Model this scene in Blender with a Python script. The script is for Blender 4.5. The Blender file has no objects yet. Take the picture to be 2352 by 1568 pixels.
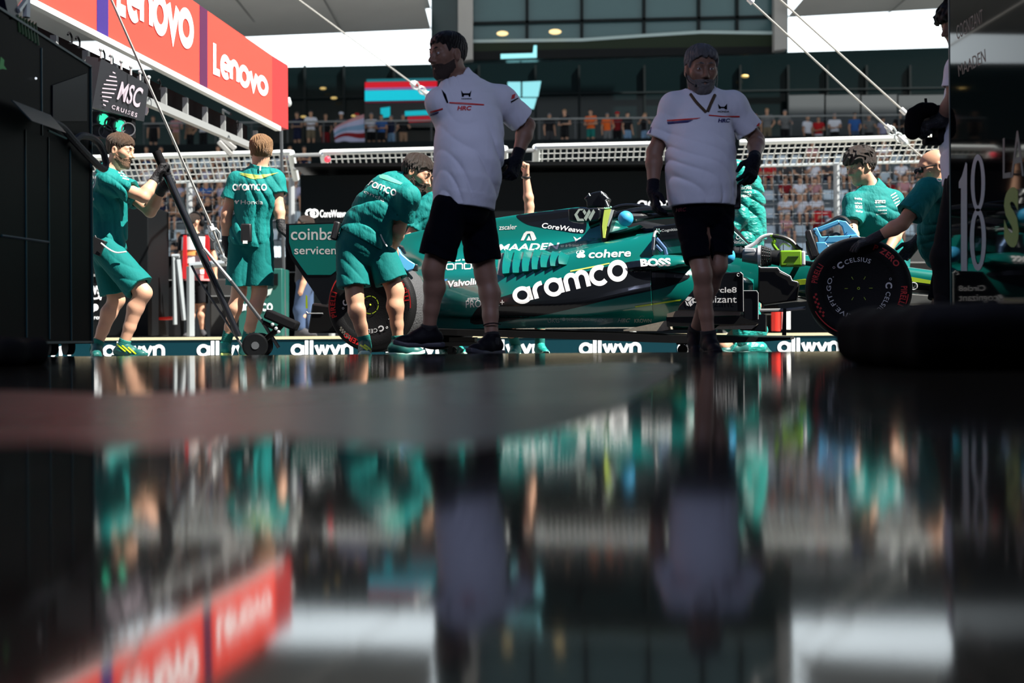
import bpy, bmesh, math, random
import numpy as np
from mathutils import Vector, Matrix, Quaternion
from mathutils.bvhtree import BVHTree
import openvdb
SC = bpy.context.scene
COL = SC.collection
random.seed(7)
R = math.radians
# ---------------- camera ----------------
FPX = 2800.0; CAMH = 0.085; ROLL = R(0.40); HORY = 772.0
cd = bpy.data.cameras.new('camera'); cam = bpy.data.objects.new('camera', cd); COL.objects.link(cam)
cd.sensor_fit = 'HORIZONTAL'; cd.sensor_width = 36.0; cd.lens = FPX/2352*36.0
cd.shift_y = -(784-HORY)/2352
cd.clip_start = 0.02; cd.clip_end = 500
CAMM = Matrix.Translation((0,0,CAMH)) @ Matrix.Rotation(R(90),4,'X') @ Matrix.Rotation(-ROLL,4,'Z')
cam.matrix_world = CAMM
cd.dof.use_dof = True; cd.dof.focus_distance = 8.5; cd.dof.aperture_fstop = 1.9
SC.camera = cam
SC.view_settings.view_transform = 'Standard'; SC.view_settings.look = 'None'
SC.view_settings.exposure = 0.0; SC.view_settings.gamma = 1.0; SC.view_settings.use_curve_mapping = False
SC.cycles.max_bounces = 6; SC.cycles.diffuse_bounces = 3; SC.cycles.glossy_bounces = 4
SC.cycles.sample_clamp_indirect = 4.0; SC.cycles.caustics_reflective = False; SC.cycles.caustics_refractive = False
# ---------------- sky and sun ----------------
W = bpy.data.worlds.new('sky'); SC.world = W; W.use_nodes = True
wn = W.node_tree.nodes; wl = W.node_tree.links
bg = wn['Background']; tc = wn.new('ShaderNodeTexCoord'); sp = wn.new('ShaderNodeSeparateXYZ'); rp = wn.new('ShaderNodeValToRGB')
wl.new(tc.outputs['Generated'], sp.inputs[0]); wl.new(sp.outputs['Z'], rp.inputs[0]); wl.new(rp.outputs[0], bg.inputs[0])
e = rp.color_ramp.elements
e[0].position = 0.0; e[0].color = (0.80,0.92,1.0,1); e[1].position = 0.50; e[1].color = (0.05,0.13,0.32,1)
m_ = e.new(0.30); m_.color = (0.86,0.96,1.0,1)
mr_ = wn.new('ShaderNodeMapRange'); mr_.interpolation_type = 'SMOOTHSTEP'          # hazier, brighter sky low in the direction of the track
mr_.inputs[1].default_value = .80; mr_.inputs[2].default_value = .97; mr_.inputs[3].default_value = 1.05; mr_.inputs[4].default_value = 2.9
wl.new(sp.outputs['Y'], mr_.inputs[0]); wl.new(mr_.outputs[0], bg.inputs[1])
sl = bpy.data.lights.new('sun','SUN'); sl.energy = 15.0; sl.angle = R(0.6); sl.color = (1.0,0.96,0.88)
sun = bpy.data.objects.new('sun', sl); COL.objects.link(sun)
SUNDIR = Vector((-0.54, 0.27, -0.80)).normalized()      # the way the light travels
sun.rotation_euler = SUNDIR.to_track_quat('-Z','Y').to_euler(); sun.location = (20,0,40)
# garage ceiling lamps (their fittings are built with the ceiling)
for (lx, ly, en) in ((-1.0,2.6,78),(1.0,2.6,78)):
    al = bpy.data.lights.new('garage_lamp','AREA'); al.shape = 'RECTANGLE'; al.size = 0.25; al.size_y = 1.6; al.energy = en; al.color = (0.62,0.69,1.0)
    ao = bpy.data.objects.new('garage_lamp', al); COL.objects.link(ao); ao.location = (lx,ly,2.93)
# ---------------- pixel helpers: a pixel of the 2352x1568 frame to a point at depth Y ----------------
def ray(px, py):
    d = Vector(((px-1176)/FPX, (HORY-py)/FPX, -1.0))
    w = CAMM.to_3x3() @ d
    return Vector((0,0,CAMH)), w
def P(px, py, Y):
    o, d = ray(px, py); return o + d*(Y/d.y)
CAMI = CAMM.inverted()
def PX(p):
    q = CAMI @ Vector(p); return (1176+FPX*q.x/-q.z, HORY-FPX*q.y/-q.z)
def plane_hit(px, py, pt, n):
    o, d = ray(px, py); return o + d*((Vector(pt)-o).dot(n)/d.dot(n))
def ground(Y): return -0.02-0.018*max(0.0, Y-6.8)
# ---------------- materials ----------------
_mats = {}
def mat(name, col, rough=0.5, metal=0.0, spec=0.5, emit=0.0, bump=0.0, bscale=60.0, var=0.0, vscale=8.0, coat=0.0, stretch=None, sss=0.0):
    if name in _mats: return _mats[name]
    m = bpy.data.materials.new(name); m.use_nodes = True; nt = m.node_tree; b = nt.nodes['Principled BSDF']
    c = (*col, 1.0)
    b.inputs['Base Color'].default_value = c; b.inputs['Roughness'].default_value = rough; b.inputs['Metallic'].default_value = metal
    b.inputs['Specular IOR Level'].default_value = spec
    if coat: b.inputs['Coat Weight'].default_value = coat; b.inputs['Coat Roughness'].default_value = 0.06
    if emit: b.inputs['Emission Color'].default_value = c; b.inputs['Emission Strength'].default_value = emit
    if sss: b.inputs['Subsurface Weight'].default_value = sss; b.inputs['Subsurface Scale'].default_value = 0.01; b.inputs['Subsurface Radius'].default_value = (1,.4,.2)
    if bump or var:
        t = nt.nodes.new('ShaderNodeTexCoord'); src = t.outputs['Object']
        if stretch:
            mp = nt.nodes.new('ShaderNodeMapping'); mp.inputs['Scale'].default_value = stretch; nt.links.new(src, mp.inputs[0]); src = mp.outputs[0]
    if var:
        n = nt.nodes.new('ShaderNodeTexNoise'); n.inputs['Scale'].default_value = vscale; n.inputs['Detail'].default_value = 4; nt.links.new(src, n.inputs['Vector'])
        mx = nt.nodes.new('ShaderNodeMix'); mx.data_type = 'RGBA'
        mx.inputs[6].default_value = tuple(max(0,x*(1-var)) for x in col)+(1,); mx.inputs[7].default_value = tuple(min(1,x*(1+var)) for x in col)+(1,)
        nt.links.new(n.outputs['Fac'], mx.inputs[0]); nt.links.new(mx.outputs[2], b.inputs['Base Color'])
    if bump:
        n = nt.nodes.new('ShaderNodeTexNoise'); n.inputs['Scale'].default_value = bscale; n.inputs['Detail'].default_value = 3; nt.links.new(src, n.inputs['Vector'])
        bp = nt.nodes.new('ShaderNodeBump'); bp.inputs['Strength'].default_value = bump; bp.inputs['Distance'].default_value = 0.02
        nt.links.new(n.outputs['Fac'], bp.inputs['Height']); nt.links.new(bp.outputs[0], b.inputs['Normal'])
    _mats[name] = m; return m
# ---------------- objects ----------------
def tag(o, label=None, cat=None, group=None, kind=None):
    if label: o['label'] = label
    if cat: o['category'] = cat
    if group: o['group'] = group
    if kind: o['kind'] = kind
    return o
def empty(name, loc, label=None, cat=None, group=None):
    o = bpy.data.objects.new(name, None); COL.objects.link(o); o.location = loc; o.empty_display_size = 0.1
    o['_w'] = [float(x) for x in loc]; del o['_w']
    return tag(o, label, cat, group)
def wloc(o):
    v = Vector((0,0,0))
    while o is not None: v = v+o.location; o = o.parent
    return v
def link_mesh(name, me, m, parent=None, smooth=False, angle=None):
    """me is in world coordinates (or local, when the parent sits at the origin)"""
    o = bpy.data.objects.new(name, me); COL.objects.link(o)
    ms = m if isinstance(m, (list,tuple)) else [m]
    for x in ms: me.materials.append(x)
    if parent is not None:
        o.parent = parent
        v = wloc(parent)
        if v.length > 1e-9: me.transform(Matrix.Translation(-v))
    if smooth:
        me.polygons.foreach_set('use_smooth', [True]*len(me.polygons))
        if angle: me.set_sharp_from_angle(angle=R(angle))
    return o
def origin_to(o, pt):
    """move a top-level mesh object's origin to pt"""
    o.data.transform(Matrix.Translation(-Vector(pt))); o.location = pt; return o
class MB:
    def __init__(s): s.v = []; s.f = []; s.mi = []; s.cur = 0
    def add(s, vs, fs):
        b = len(s.v); s.v += [tuple(v) for v in vs]; s.f += [tuple(i+b for i in f) for f in fs]; s.mi += [s.cur]*len(fs); return s
    def box(s, c, size, rot=None, ax=None):
        hx,hy,hz = [x/2 for x in size]
        vs = [Vector((x,y,z)) for x in (-hx,hx) for y in (-hy,hy) for z in (-hz,hz)]
        if ax is not None: M = Matrix((ax[0],ax[1],ax[2])).transposed(); vs = [M@v for v in vs]
        elif rot is not None: M = rot if isinstance(rot, Matrix) else Matrix.Rotation(rot,3,'Z'); vs = [M@v for v in vs]
        c = Vector(c)
        return s.add([v+c for v in vs], [(0,1,3,2),(4,6,7,5),(0,4,5,1),(2,3,7,6),(0,2,6,4),(1,5,7,3)])
    def tube(s, pts, r, n=8, caps=True, closed=False):
        pts = [Vector(p) for p in pts]; k = len(pts); rs = r if isinstance(r,(list,tuple)) else [r]*k
        rings = []; up = None
        for i,p in enumerate(pts):
            if closed: t = pts[(i+1)%k]-pts[i-1]
            else: t = pts[min(i+1,k-1)]-pts[max(i-1,0)]
            t.normalize()
            if up is None:
                up = Vector((0,0,1)) if abs(t.z) < .9 else Vector((1,0,0))
            a = (up - t*up.dot(t)); a.normalize(); up = a; b = t.cross(a)
            rings.append([p+(a*math.cos(2*math.pi*j/n)+b*math.sin(2*math.pi*j/n))*rs[i] for j in range(n)])
        vs = [v for rg in rings for v in rg]; fs = []
        for i in range(k if closed else k-1):
            i2 = (i+1)%k
            for j in range(n): fs.append((i*n+j, i*n+(j+1)%n, i2*n+(j+1)%n, i2*n+j))
        if caps and not closed: fs.append(tuple(range(n-1,-1,-1))); fs.append(tuple((k-1)*n+j for j in range(n)))
        return s.add(vs, fs)
    def loft(s, rings, closed=True, caps=True):
        n = len(rings[0]); vs = [v for rg in rings for v in rg]; fs = []
        for i in range(len(rings)-1):
            for j in range(n if closed else n-1): fs.append((i*n+j, i*n+(j+1)%n, (i+1)*n+(j+1)%n, (i+1)*n+j))
        if caps and closed: fs.append(tuple(range(n-1,-1,-1))); fs.append(tuple((len(rings)-1)*n+j for j in range(n)))
        return s.add(vs, fs)
    def lathe(s, prof, c, axis, n=48):
        """prof: list of (r, h) along axis"""
        ax = Vector(axis).normalized(); a = ax.orthogonal().normalized(); b = ax.cross(a); c = Vector(c)
        rings = [[c+ax*h+(a*math.cos(2*math.pi*j/n)+b*math.sin(2*math.pi*j/n))*r for j in range(n)] for r,h in prof]
        return s.loft(rings)
    def prism(s, poly, thick):
        """poly: 3D points of a flat outline, thick: a vector"""
        n = len(poly); t = Vector(thick); vs = [Vector(p) for p in poly]+[Vector(p)+t for p in poly]
        fs = [tuple(range(n-1,-1,-1)), tuple(range(n,2*n))]+[(i,(i+1)%n,n+(i+1)%n,n+i) for i in range(n)]
        return s.add(vs, fs)
    def ball(s, c, r, n=12, m=8):
        rr = r if isinstance(r,(tuple,list)) else (r,r,r); c = Vector(c)
        rings = [[c+Vector((math.sin(math.pi*i/m)*math.cos(2*math.pi*j/n)*rr[0], math.sin(math.pi*i/m)*math.sin(2*math.pi*j/n)*rr[1], math.cos(math.pi*i/m)*rr[2])) for j in range(n)] for i in range(1,m)]
        b = len(s.v); s.loft(rings, caps=False); k = len(s.v); s.v += [tuple(c+Vector((0,0,rr[2]))), tuple(c-Vector((0,0,rr[2])))]
        L = b+(m-2)*n
        for j in range(n):
            s.f.append((k, b+(j+1)%n, b+j)[::-1]); s.f.append((k+1, L+j, L+(j+1)%n)[::-1]); s.mi += [s.cur]*2
        return s
    def mesh(s, name, recalc=True):
        me = bpy.data.meshes.new(name); me.from_pydata(s.v, [], s.f); me.update()
        if any(s.mi): me.polygons.foreach_set('material_index', s.mi)
        if recalc:
            bm = bmesh.new(); bm.from_mesh(me); bmesh.ops.recalc_face_normals(bm, faces=bm.faces); bm.to_mesh(me); bm.free()
        return me
    def build(s, name, m, parent=None, smooth=False, angle=35, bevel=0, seg=2):
        me = s.mesh(name); o = link_mesh(name, me, m, parent, smooth or bevel > 0, angle)
        if bevel:
            bv = o.modifiers.new('bevel','BEVEL'); bv.width = bevel; bv.segments = seg; bv.limit_method = 'ANGLE'; bv.angle_limit = R(40)
        return o
    def bvh(s): return BVHTree.FromPolygons([Vector(v) for v in s.v], s.f)
def crom(pts, n, closed=False):
    """Catmull-Rom through pts (tuples), n steps per span"""
    pts = [np.array(p, float) for p in pts]; k = len(pts); out = []
    for i in range(k if closed else k-1):
        p0 = pts[(i-1)%k] if closed or i > 0 else 2*pts[0]-pts[1]
        p1 = pts[i]; p2 = pts[(i+1)%k]
        p3 = pts[(i+2)%k] if closed or i+2 < k else 2*pts[-1]-pts[-2]
        for j in range(n):
            t = j/n; out.append(tuple(.5*((2*p1)+(-p0+p2)*t+(2*p0-5*p1+4*p2-p3)*t*t+(-p0+3*p1-3*p2+p3)*t**3)))
    if not closed: out.append(tuple(pts[-1]))
    return out
# ---------------- lettering ----------------
_tc = {}
def font_geo(txt, bold=0.0, shear=0.0, spacing=1.0):
    """(verts 2D in the unit box, faces, aspect)"""
    key = (txt,bold,shear,spacing)
    if key in _tc: return _tc[key]
    cu = bpy.data.curves.new('t','FONT'); cu.body = txt; cu.offset = bold; cu.shear = shear; cu.resolution_u = 4; cu.space_character = spacing; cu.fill_mode = 'BOTH'
    ob = bpy.data.objects.new('t', cu); me = ob.to_mesh()
    v = np.array([x.co[:2] for x in me.vertices]); f = [tuple(p.vertices) for p in me.polygons]
    ob.to_mesh_clear(); bpy.data.objects.remove(ob); bpy.data.curves.remove(cu)
    lo = v.min(0); hi = v.max(0); asp = (hi[0]-lo[0])/(hi[1]-lo[1]); _tc[key] = ((v-lo)/(hi-lo), f, asp); return _tc[key]
def arc(cx, cy, rx, ry, a0, a1, n=14): return [(cx+rx*math.cos(R(a0+(a1-a0)*i/n)), cy+ry*math.sin(R(a0+(a1-a0)*i/n))) for i in range(n+1)]
GL = {  # stroke letters in an x-height of 1: (advance, polylines)
 'a': (1.22, [arc(.5,.5,.5,.5,90,450,26), [(1.0,1.0),(1.0,0)]]), 'o': (1.22, [arc(.55,.5,.53,.5,0,360,28)]),
 'c': (1.12, [arc(.55,.5,.53,.5,48,312,22)]), 'r': (.68, [[(0.02,0),(.02,.5)]+arc(.52,.5,.5,.5,180,90,8)+[(.62,1.0)]]),
 'm': (1.62, [[(0.02,0),(.02,.62)]+arc(.38,.62,.36,.38,180,0,12)+[(.74,0)], [(.74,.62)]+arc(1.10,.62,.36,.38,180,0,12)+[(1.46,0)]]),
 'n': (1.08, [[(0.02,0),(.02,1.0)], [(.02,.55)]+arc(.45,.55,.43,.45,180,0,12)+[(.88,0)]]),
 'l': (.34, [[(.05,0),(.05,1.5)]]), 'i': (.34, [[(.05,0),(.05,1.0)]]),
 'w': (1.36, [[(0,1.0),(.32,.05),(.62,1.0)], [(.62,1.0),(.94,.05),(1.24,1.0)]]),
 'y': (1.02, [[(0,1.0),(.44,.05)], [(.88,1.0),(.36,-.15)]]), 'v': (1.0, [[(0,1.0),(.43,.05),(.86,1.0)]]),
 'e': (1.16, [[(.06,.5),(1.02,.5)]+arc(.54,.5,.5,.5,0,308,22)[1:]]), 'L': (.86, [[(.06,1.45),(.06,.02),(.72,.02)]]),
 'H': (1.5, [[(0.05,0),(.05,1)], [(1.3,0),(1.3,1)], [(.05,.52),(1.3,.52)]]), 'O': (1.55, [[(.25,0.03),(1.15,.03),(1.35,.2),(1.35,.8),(1.15,.97),(.25,.97),(.05,.8),(.05,.2),(.25,.03)]]),
 'N': (1.5, [[(.05,0),(.05,.97),(1.1,.97),(1.3,.8),(1.3,0)]]), 'D': (1.5, [[(.05,.03),(1.1,.03),(1.3,.2),(1.3,.8),(1.1,.97),(.05,.97)], [(.05,.03),(.05,.97)]]),
 'A': (1.5, [[(.05,0),(.05,.8),(.25,.97),(1.3,.97),(1.3,0)], [(.05,.42),(1.3,.42)]]), ' ': (.6, []) }
def stroke_geo(txt, w=0.24, track=0.0):
    vs = []; fs = []; x = 0
    for ch in txt:
        adv, pls = GL[ch]
        for pl in pls:
            q = [np.array(p, float) for p in pl]; k = len(q); closed = np.linalg.norm(q[0]-q[-1]) < 1e-6
            b = len(vs)
            for i in range(k):
                pr = q[i-1] if i > 0 else (q[-2] if closed else None); nx = q[i+1] if i < k-1 else (q[1] if closed else None)
                d1 = (q[i]-pr) if pr is not None else (nx-q[i]); d2 = (nx-q[i]) if nx is not None else d1
                d1 = d1/np.linalg.norm(d1); d2 = d2/np.linalg.norm(d2); t = d1+d2; t = t/max(1e-6,np.linalg.norm(t)); nn = np.array((-t[1],t[0]))
                mt = w/2/max(.45, float(np.dot(nn, (-d1[1],d1[0]))))
                ins = np.array((w/2,0))  # keep left edges inside the advance
                vs.append(q[i]+nn*mt+(x,0)); vs.append(q[i]-nn*mt+(x,0))
            for i in range(k-1): fs.append((b+2*i, b+2*i+1, b+2*i+3, b+2*i+2))
        x += adv+w*.55+track
    v = np.array(vs); lo = v.min(0); hi = v.max(0)
    return (v-lo)/(hi-lo), fs, (hi[0]-lo[0])/(hi[1]-lo[1])
def refine(v, f, maxlen, asp=1.0):
    bm = bmesh.new(); vv = [bm.verts.new((x*asp,y,0)) for x,y in v]
    for t in f:
        try: bm.faces.new([vv[i] for i in t])
        except ValueError: pass
    bmesh.ops.triangulate(bm, faces=bm.faces)
    for _ in range(6):
        ed = [e for e in bm.edges if e.calc_length() > maxlen]
        if not ed: break
        bmesh.ops.subdivide_edges(bm, edges=ed, cuts=1); bmesh.ops.triangulate(bm, faces=[x for x in bm.faces if len(x.verts) > 3])
    bm.verts.ensure_lookup_table(); bm.verts.index_update()
    v2 = np.array([(x.co.x/asp, x.co.y) for x in bm.verts]); f2 = [tuple(w.index for w in x.verts) for x in bm.faces]; bm.free(); return v2, f2
def bil(q, u, v):
    """corners TL, TR, BR, BL"""
    tl,tr,br,bl = [np.array(x, float) for x in q]
    return (tl*(1-u)+tr*u)*v + (bl*(1-u)+br*u)*(1-v)
def decal(name, geo, quad, target, m, parent, off=0.002, ref=None, label=None):
    """lettering laid on a surface: quad = four pixels TL TR BR BL whose sight lines meet the surface; target: BVHTree or (point, normal)"""
    v, f, asp = geo
    if ref: v, f = refine(v, f, ref, asp)
    out = []; ok = []
    for (u,w) in v:
        px = bil(quad, u, w); o, d = ray(px[0], px[1])
        if isinstance(target, BVHTree):
            h = target.ray_cast(o, d.normalized())
            if h[0] is None: out.append(None); continue
            out.append(h[0]-d.normalized()*off)
        else:
            p = plane_hit(px[0], px[1], target[0], Vector(target[1])); out.append(p-d.normalized()*off)
    fs = [t for t in f if all(out[i] is not None for i in t)]
    out = [x if x is not None else Vector((0,0,0)) for x in out]
    used = sorted({i for t in fs for i in t}); mp = {i:k for k,i in enumerate(used)}
    b = MB(); b.add([out[i] for i in used], [tuple(mp[i] for i in t) for t in fs])
    me = b.mesh(name, recalc=False); o = link_mesh(name, me, m, parent)
    if label: o['label'] = label
    return o
def poly_geo(pix):
    """any outline of pixels as (unit verts, face, asp) plus its own quad"""
    a = np.array(pix, float); lo = a.min(0); hi = a.max(0)
    v = (a-lo)/(hi-lo); v[:,1] = 1-v[:,1]
    return (v, [tuple(range(len(pix)))], (hi[0]-lo[0])/(hi[1]-lo[1])), [(lo[0],lo[1]),(hi[0],lo[1]),(hi[0],hi[1]),(lo[0],hi[1])]
def decal_poly(name, pix, target, m, parent, off=0.002, ref=0.05, label=None):
    g, q = poly_geo(pix); return decal(name, g, q, target, m, parent, off, ref, label)
def qrect(x0, y0, x1, y1, dy=0.0, sk=0.0):
    """TL TR BR BL; dy: how much the right end sits lower; sk: how far the top leans right"""
    return [(x0+sk,y0),(x1+sk,y0+dy),(x1,y1+dy),(x0,y1)]
# ---------------- signed distance shapes (numpy) ----------------
A3 = lambda v: np.array(v, dtype=np.float32)
def unit(v): v = A3(v); return v/max(1e-9, float(np.linalg.norm(v)))
def smin(a, b, k):
    h = np.maximum(k-np.abs(a-b), 0)/k; return np.minimum(a,b)-h*h*k*.25
def smax(a, b, k): return -smin(-a,-b,k)
def rc(p, a, b, ra, rb):
    a = A3(a); b = A3(b); ba = b-a; pa = p-a; t = np.clip(pa@ba/max(1e-9,float(ba@ba)),0,1)
    return np.linalg.norm(pa-t[:,None]*ba,axis=1)-(ra+(rb-ra)*t)
def ell(p, c, ax, r):
    q = (p-A3(c))@A3(ax).T; r = A3(r); k0 = np.linalg.norm(q/r,axis=1); k1 = np.linalg.norm(q/(r*r),axis=1)
    return k0*(k0-1)/np.maximum(k1,1e-6)
def rbx(p, c, ax, h, r):
    q = np.abs((p-A3(c))@A3(ax).T)-A3(h)+r
    return np.linalg.norm(np.maximum(q,0),axis=1)+np.minimum(q.max(1),0)-r
def chain(p, pts, rs, k=.02):
    d = None
    for i in range(len(pts)-1):
        e = rc(p, pts[i], pts[i+1], rs[i], rs[i+1]); d = e if d is None else np.minimum(d,e)
    return d
def trunk(p, st):
    """st: list of (centre, lateral dir, half width, half depth)"""
    best = np.full(len(p), 9., np.float32)
    for (c0,l0,a0,b0),(c1,l1,a1,b1) in zip(st[:-1],st[1:]):
        ba = c1-c0; L2 = float(ba@ba); pa = p-c0; t = np.clip(pa@ba/L2,0,1)
        q = pa-t[:,None]*ba; l = unit(l0+l1); ax = unit(ba); l = unit(l-ax*float(l@ax)); d = np.cross(ax,l)
        a = a0+(a1-a0)*t; b = b0+(b1-b0)*t; x = q@l; y = q@d; z = q@ax
        m = np.minimum(a,b); k0 = np.sqrt((x/a)**2+(y/b)**2+(z/m)**2); k1 = np.sqrt((x/a**2)**2+(y/b**2)**2+(z/m**2)**2)
        best = np.minimum(best, np.where(k0 < 1e-3, -m, k0*(k0-1)/np.maximum(k1,1e-6)))
    return best
def folds(p, amp, freq, seed=0, ax=(.3,.2,1)):
    rs = np.random.RandomState(seed); ax = unit(ax); w = p*freq
    q = np.sin(w@A3(rs.randn(3))*.16+rs.rand()*6)+np.sin(w@A3(rs.randn(3))*.13+rs.rand()*6)
    g = np.clip(.5+.7*np.sin(w@A3(rs.randn(3))*.22+rs.rand()*6),0,1)
    return amp*((1-np.abs(np.sin((w@ax)*.5+q*1.9)))**1.6-.35)*(.35+.65*g)
def mesh_sdf(fn, lo, hi, h):
    lo = A3(lo); hi = A3(hi); C = 4; H = h*C
    n = np.ceil((hi-lo)/H).astype(int)+1
    g = np.stack(np.meshgrid(*[np.arange(k) for k in n], indexing='ij'),-1).reshape(-1,3)
    pc = (lo+(g+.5)*H).astype(np.float32); dc = np.concatenate([fn(pc[i:i+400000]) for i in range(0,len(pc),400000)])
    near = np.abs(dc) < H*1.5
    dense = np.repeat(np.repeat(np.repeat(np.where(dc<0,-h*3,h*3).astype(np.float32).reshape(n),C,0),C,1),C,2)
    gs = g[near]; off = np.stack(np.meshgrid(*[np.arange(C)]*3, indexing='ij'),-1).reshape(-1,3)
    idx = (gs[:,None,:]*C+off[None]).reshape(-1,3); pf = (lo+(idx+.5)*h).astype(np.float32)
    df = np.concatenate([fn(pf[i:i+400000]) for i in range(0,len(pf),400000)]) if len(pf) else np.zeros(0)
    dense[idx[:,0],idx[:,1],idx[:,2]] = np.clip(df,-h*3,h*3)
    gr = openvdb.FloatGrid(h*3); gr.copyFromArray(dense); pts, tri, quad = gr.convertToPolygons(0.0, 0.0)
    return lo+(pts+.5)*h, quad[:,::-1], tri
def np_mesh(name, V, Q, T=None):
    me = bpy.data.meshes.new(name); nq = len(Q); nt = 0 if T is None else len(T)
    me.vertices.add(len(V)); me.vertices.foreach_set('co', np.ascontiguousarray(V,np.float32).ravel())
    lp = np.concatenate([np.asarray(Q).ravel()]+([np.asarray(T)[:,::-1].ravel()] if nt else [])).astype(np.int32)
    me.loops.add(len(lp)); me.loops.foreach_set('vertex_index', lp); me.polygons.add(nq+nt)
    st = np.concatenate([np.arange(nq)*4, nq*4+np.arange(nt)*3]).astype(np.int32); me.polygons.foreach_set('loop_start', st)
    me.update(calc_edges=True); me.validate(); return me
def sdf_part(name, fn, lo, hi, h, m, parent):
    V,Q,T = mesh_sdf(fn, lo, hi, h)
    if len(V) == 0: return None
    me = np_mesh(name, V, Q, T)
    # make sure the normals point outwards
    o = link_mesh(name, me, m, parent, smooth=True); return o
def bvh_of(o):
    w = wloc(o); return BVHTree.FromPolygons([v.co+w for v in o.data.vertices], [tuple(p.vertices) for p in o.data.polygons])
# ---------------- people ----------------
SK = {'fair': (0.60,0.33,0.215), 'tan': (0.50,0.27,0.17), 'dark': (0.23,0.125,0.085)}  # dark: skin with the garage shade put into its colour
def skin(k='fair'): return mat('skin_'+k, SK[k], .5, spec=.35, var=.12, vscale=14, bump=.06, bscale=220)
class Head:
    def __init__(s, c, f, u, k=1.0):
        s.c = A3(c); s.f = unit(f); u = A3(u); s.u = unit(u-s.f*float(u@s.f)); s.s = np.cross(s.f,s.u); s.k = k; s.ax = np.stack([s.s,s.f,s.u])
    def at(s, x, f, u): return s.c+(s.s*x+s.f*f+s.u*u)*s.k
    def loc(s, p): return ((p-s.c)@s.ax.T)/s.k
    def sdf(s, p, lite=False):
        q = s.loc(p); I = np.eye(3)
        d = ell(q,(0,-.012,.035),I,(.077,.100,.087)); d = smin(d, ell(q,(0,.022,-.035),I,(.060,.070,.084)), .03)
        d = smin(d, rc(q,(0,.058,-.096),(0,.05,-.09),.022,.024), .03)
        if not lite:
            qm = np.stack([np.abs(q[:,0]),q[:,1],q[:,2]],1)
            d = smin(d, rc(qm,(.050,.0,-.055),(.012,.056,-.096),.018,.018), .03)
            d = smin(d, rc(qm,(.046,.055,-.008),(.040,.06,-.012),.022,.02), .03)
            d = smin(d, rc(qm,(.012,.084,.036),(.044,.070,.034),.012,.011), .02)
            d = smax(d, -rc(qm,(.033,.098,.012),(.036,.096,.012),.017,.015), .016)
            d = smin(d, np.maximum(rc(qm,(.033,.076,.0125),(.034,.076,.0125),.0152,.0152), -np.maximum(np.abs(q[:,2]-.0110)-.0033, np.abs(qm[:,0]-.033)-.0125)), .004)
            d = smin(d, rc(q,(0,.085,.022),(0,.114,-.022),.008,.012), .014)
            d = smin(d, rc(qm,(.009,.098,-.027),(.014,.094,-.027),.009,.008), .008)
            d = smin(d, rc(qm,(0,.086,-.056),(.018,.078,-.059),.0085,.005), .009)
            d = smin(d, rc(qm,(0,.084,-.070),(.016,.077,-.068),.0095,.005), .009)
            d = smax(d, -rc(qm,(0,.098,-.063),(.02,.086,-.063),.0035,.002), .005)
            e = smax(ell(qm,(.080,-.010,.0),I,(.011,.021,.034)), -ell(qm,(.091,-.007,.0),I,(.008,.011,.020)), .006); d = smin(d, e, .01)
        else:
            d = smin(d, rc(q,(0,.088,.015),(0,.108,-.022),.01,.014), .02)
            d = smin(d, ell(np.stack([np.abs(q[:,0]),q[:,1],q[:,2]],1),(.080,-.010,.0),I,(.012,.021,.034)), .01)
        return d*s.k
    def hair(s, p, top=.018, side=.006, back=-.055, fringe=.072, amp=.0028, seed=1, fr=520, part=0.0, recede=0):
        q = s.loc(p); I = np.eye(3)
        th = side+(top-side)*np.clip((q[:,2]-.03)/.07,0,1)
        d = ell(q,(part,-.014,.037),I,(.077,.101,.088))-th
        hl = np.interp(q[:,1], [-.12,-.085,-.05,-.022,.0,.022,.034,.045,.075,.11], [back,back,back+.03,-.012,.03,.028,.012,.05,fringe-.004,fringe+recede*np.float32(.02)])
        hl = hl+.006*np.sin(q[:,0]*170+q[:,1]*120)
        rs = np.random.RandomState(seed); c1,c2,c3,c4 = rs.rand(4)*6
        wx = np.sin(q[:,0]*47+c1)+np.sin(q[:,1]*53+q[:,2]*31+c2)+np.sin(q[:,2]*61-q[:,0]*29+c3); wy = np.sin(q[:,1]*71+c4)+np.sin(q[:,0]*83+q[:,2]*67+c2)
        az = np.arctan2(q[:,0]+.012, q[:,1]+.045); f_ = fr/520.
        n = .55*np.sin(az*26*f_+1.9*wx*f_+q[:,2]*45)+.45*np.sin(az*47*f_+1.5*wy+wx*1.3-q[:,2]*80)+.35*wx*.6
        return smax(d+amp*n, hl-q[:,2], .008)*s.k
    def beard(s, p, th=.007, seed=3):
        q = s.loc(p); d = s.sdf(p)/s.k-th
        up = np.interp(q[:,1],[-.05,.0,.03,.06,.075,.12],[-.02,-.018,-.035,-.05,-.043,-.04])
        lips = rc(np.stack([np.abs(q[:,0]),q[:,1],q[:,2]],1),(0,.1,-.064),(.016,.094,-.064),.009,.005)
        v = q*260; d = d+.0014*np.sin(v[:,0]+2*np.sin(v[:,2]*.6))*np.sin(v[:,2]*.8+v[:,1])
        d = np.maximum(d, q[:,2]-up); d = np.maximum(d, -lips); d = np.maximum(d, .004-q[:,1]-.25*np.clip(-.05-q[:,2],0,.1)); d = np.maximum(d, -ell(np.stack([np.abs(q[:,0]),q[:,1],q[:,2]],1),(.082,-.010,.0),np.eye(3),(.020,.024,.040))); d = np.maximum(d, -.122-q[:,2]); return d*s.k
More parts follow.
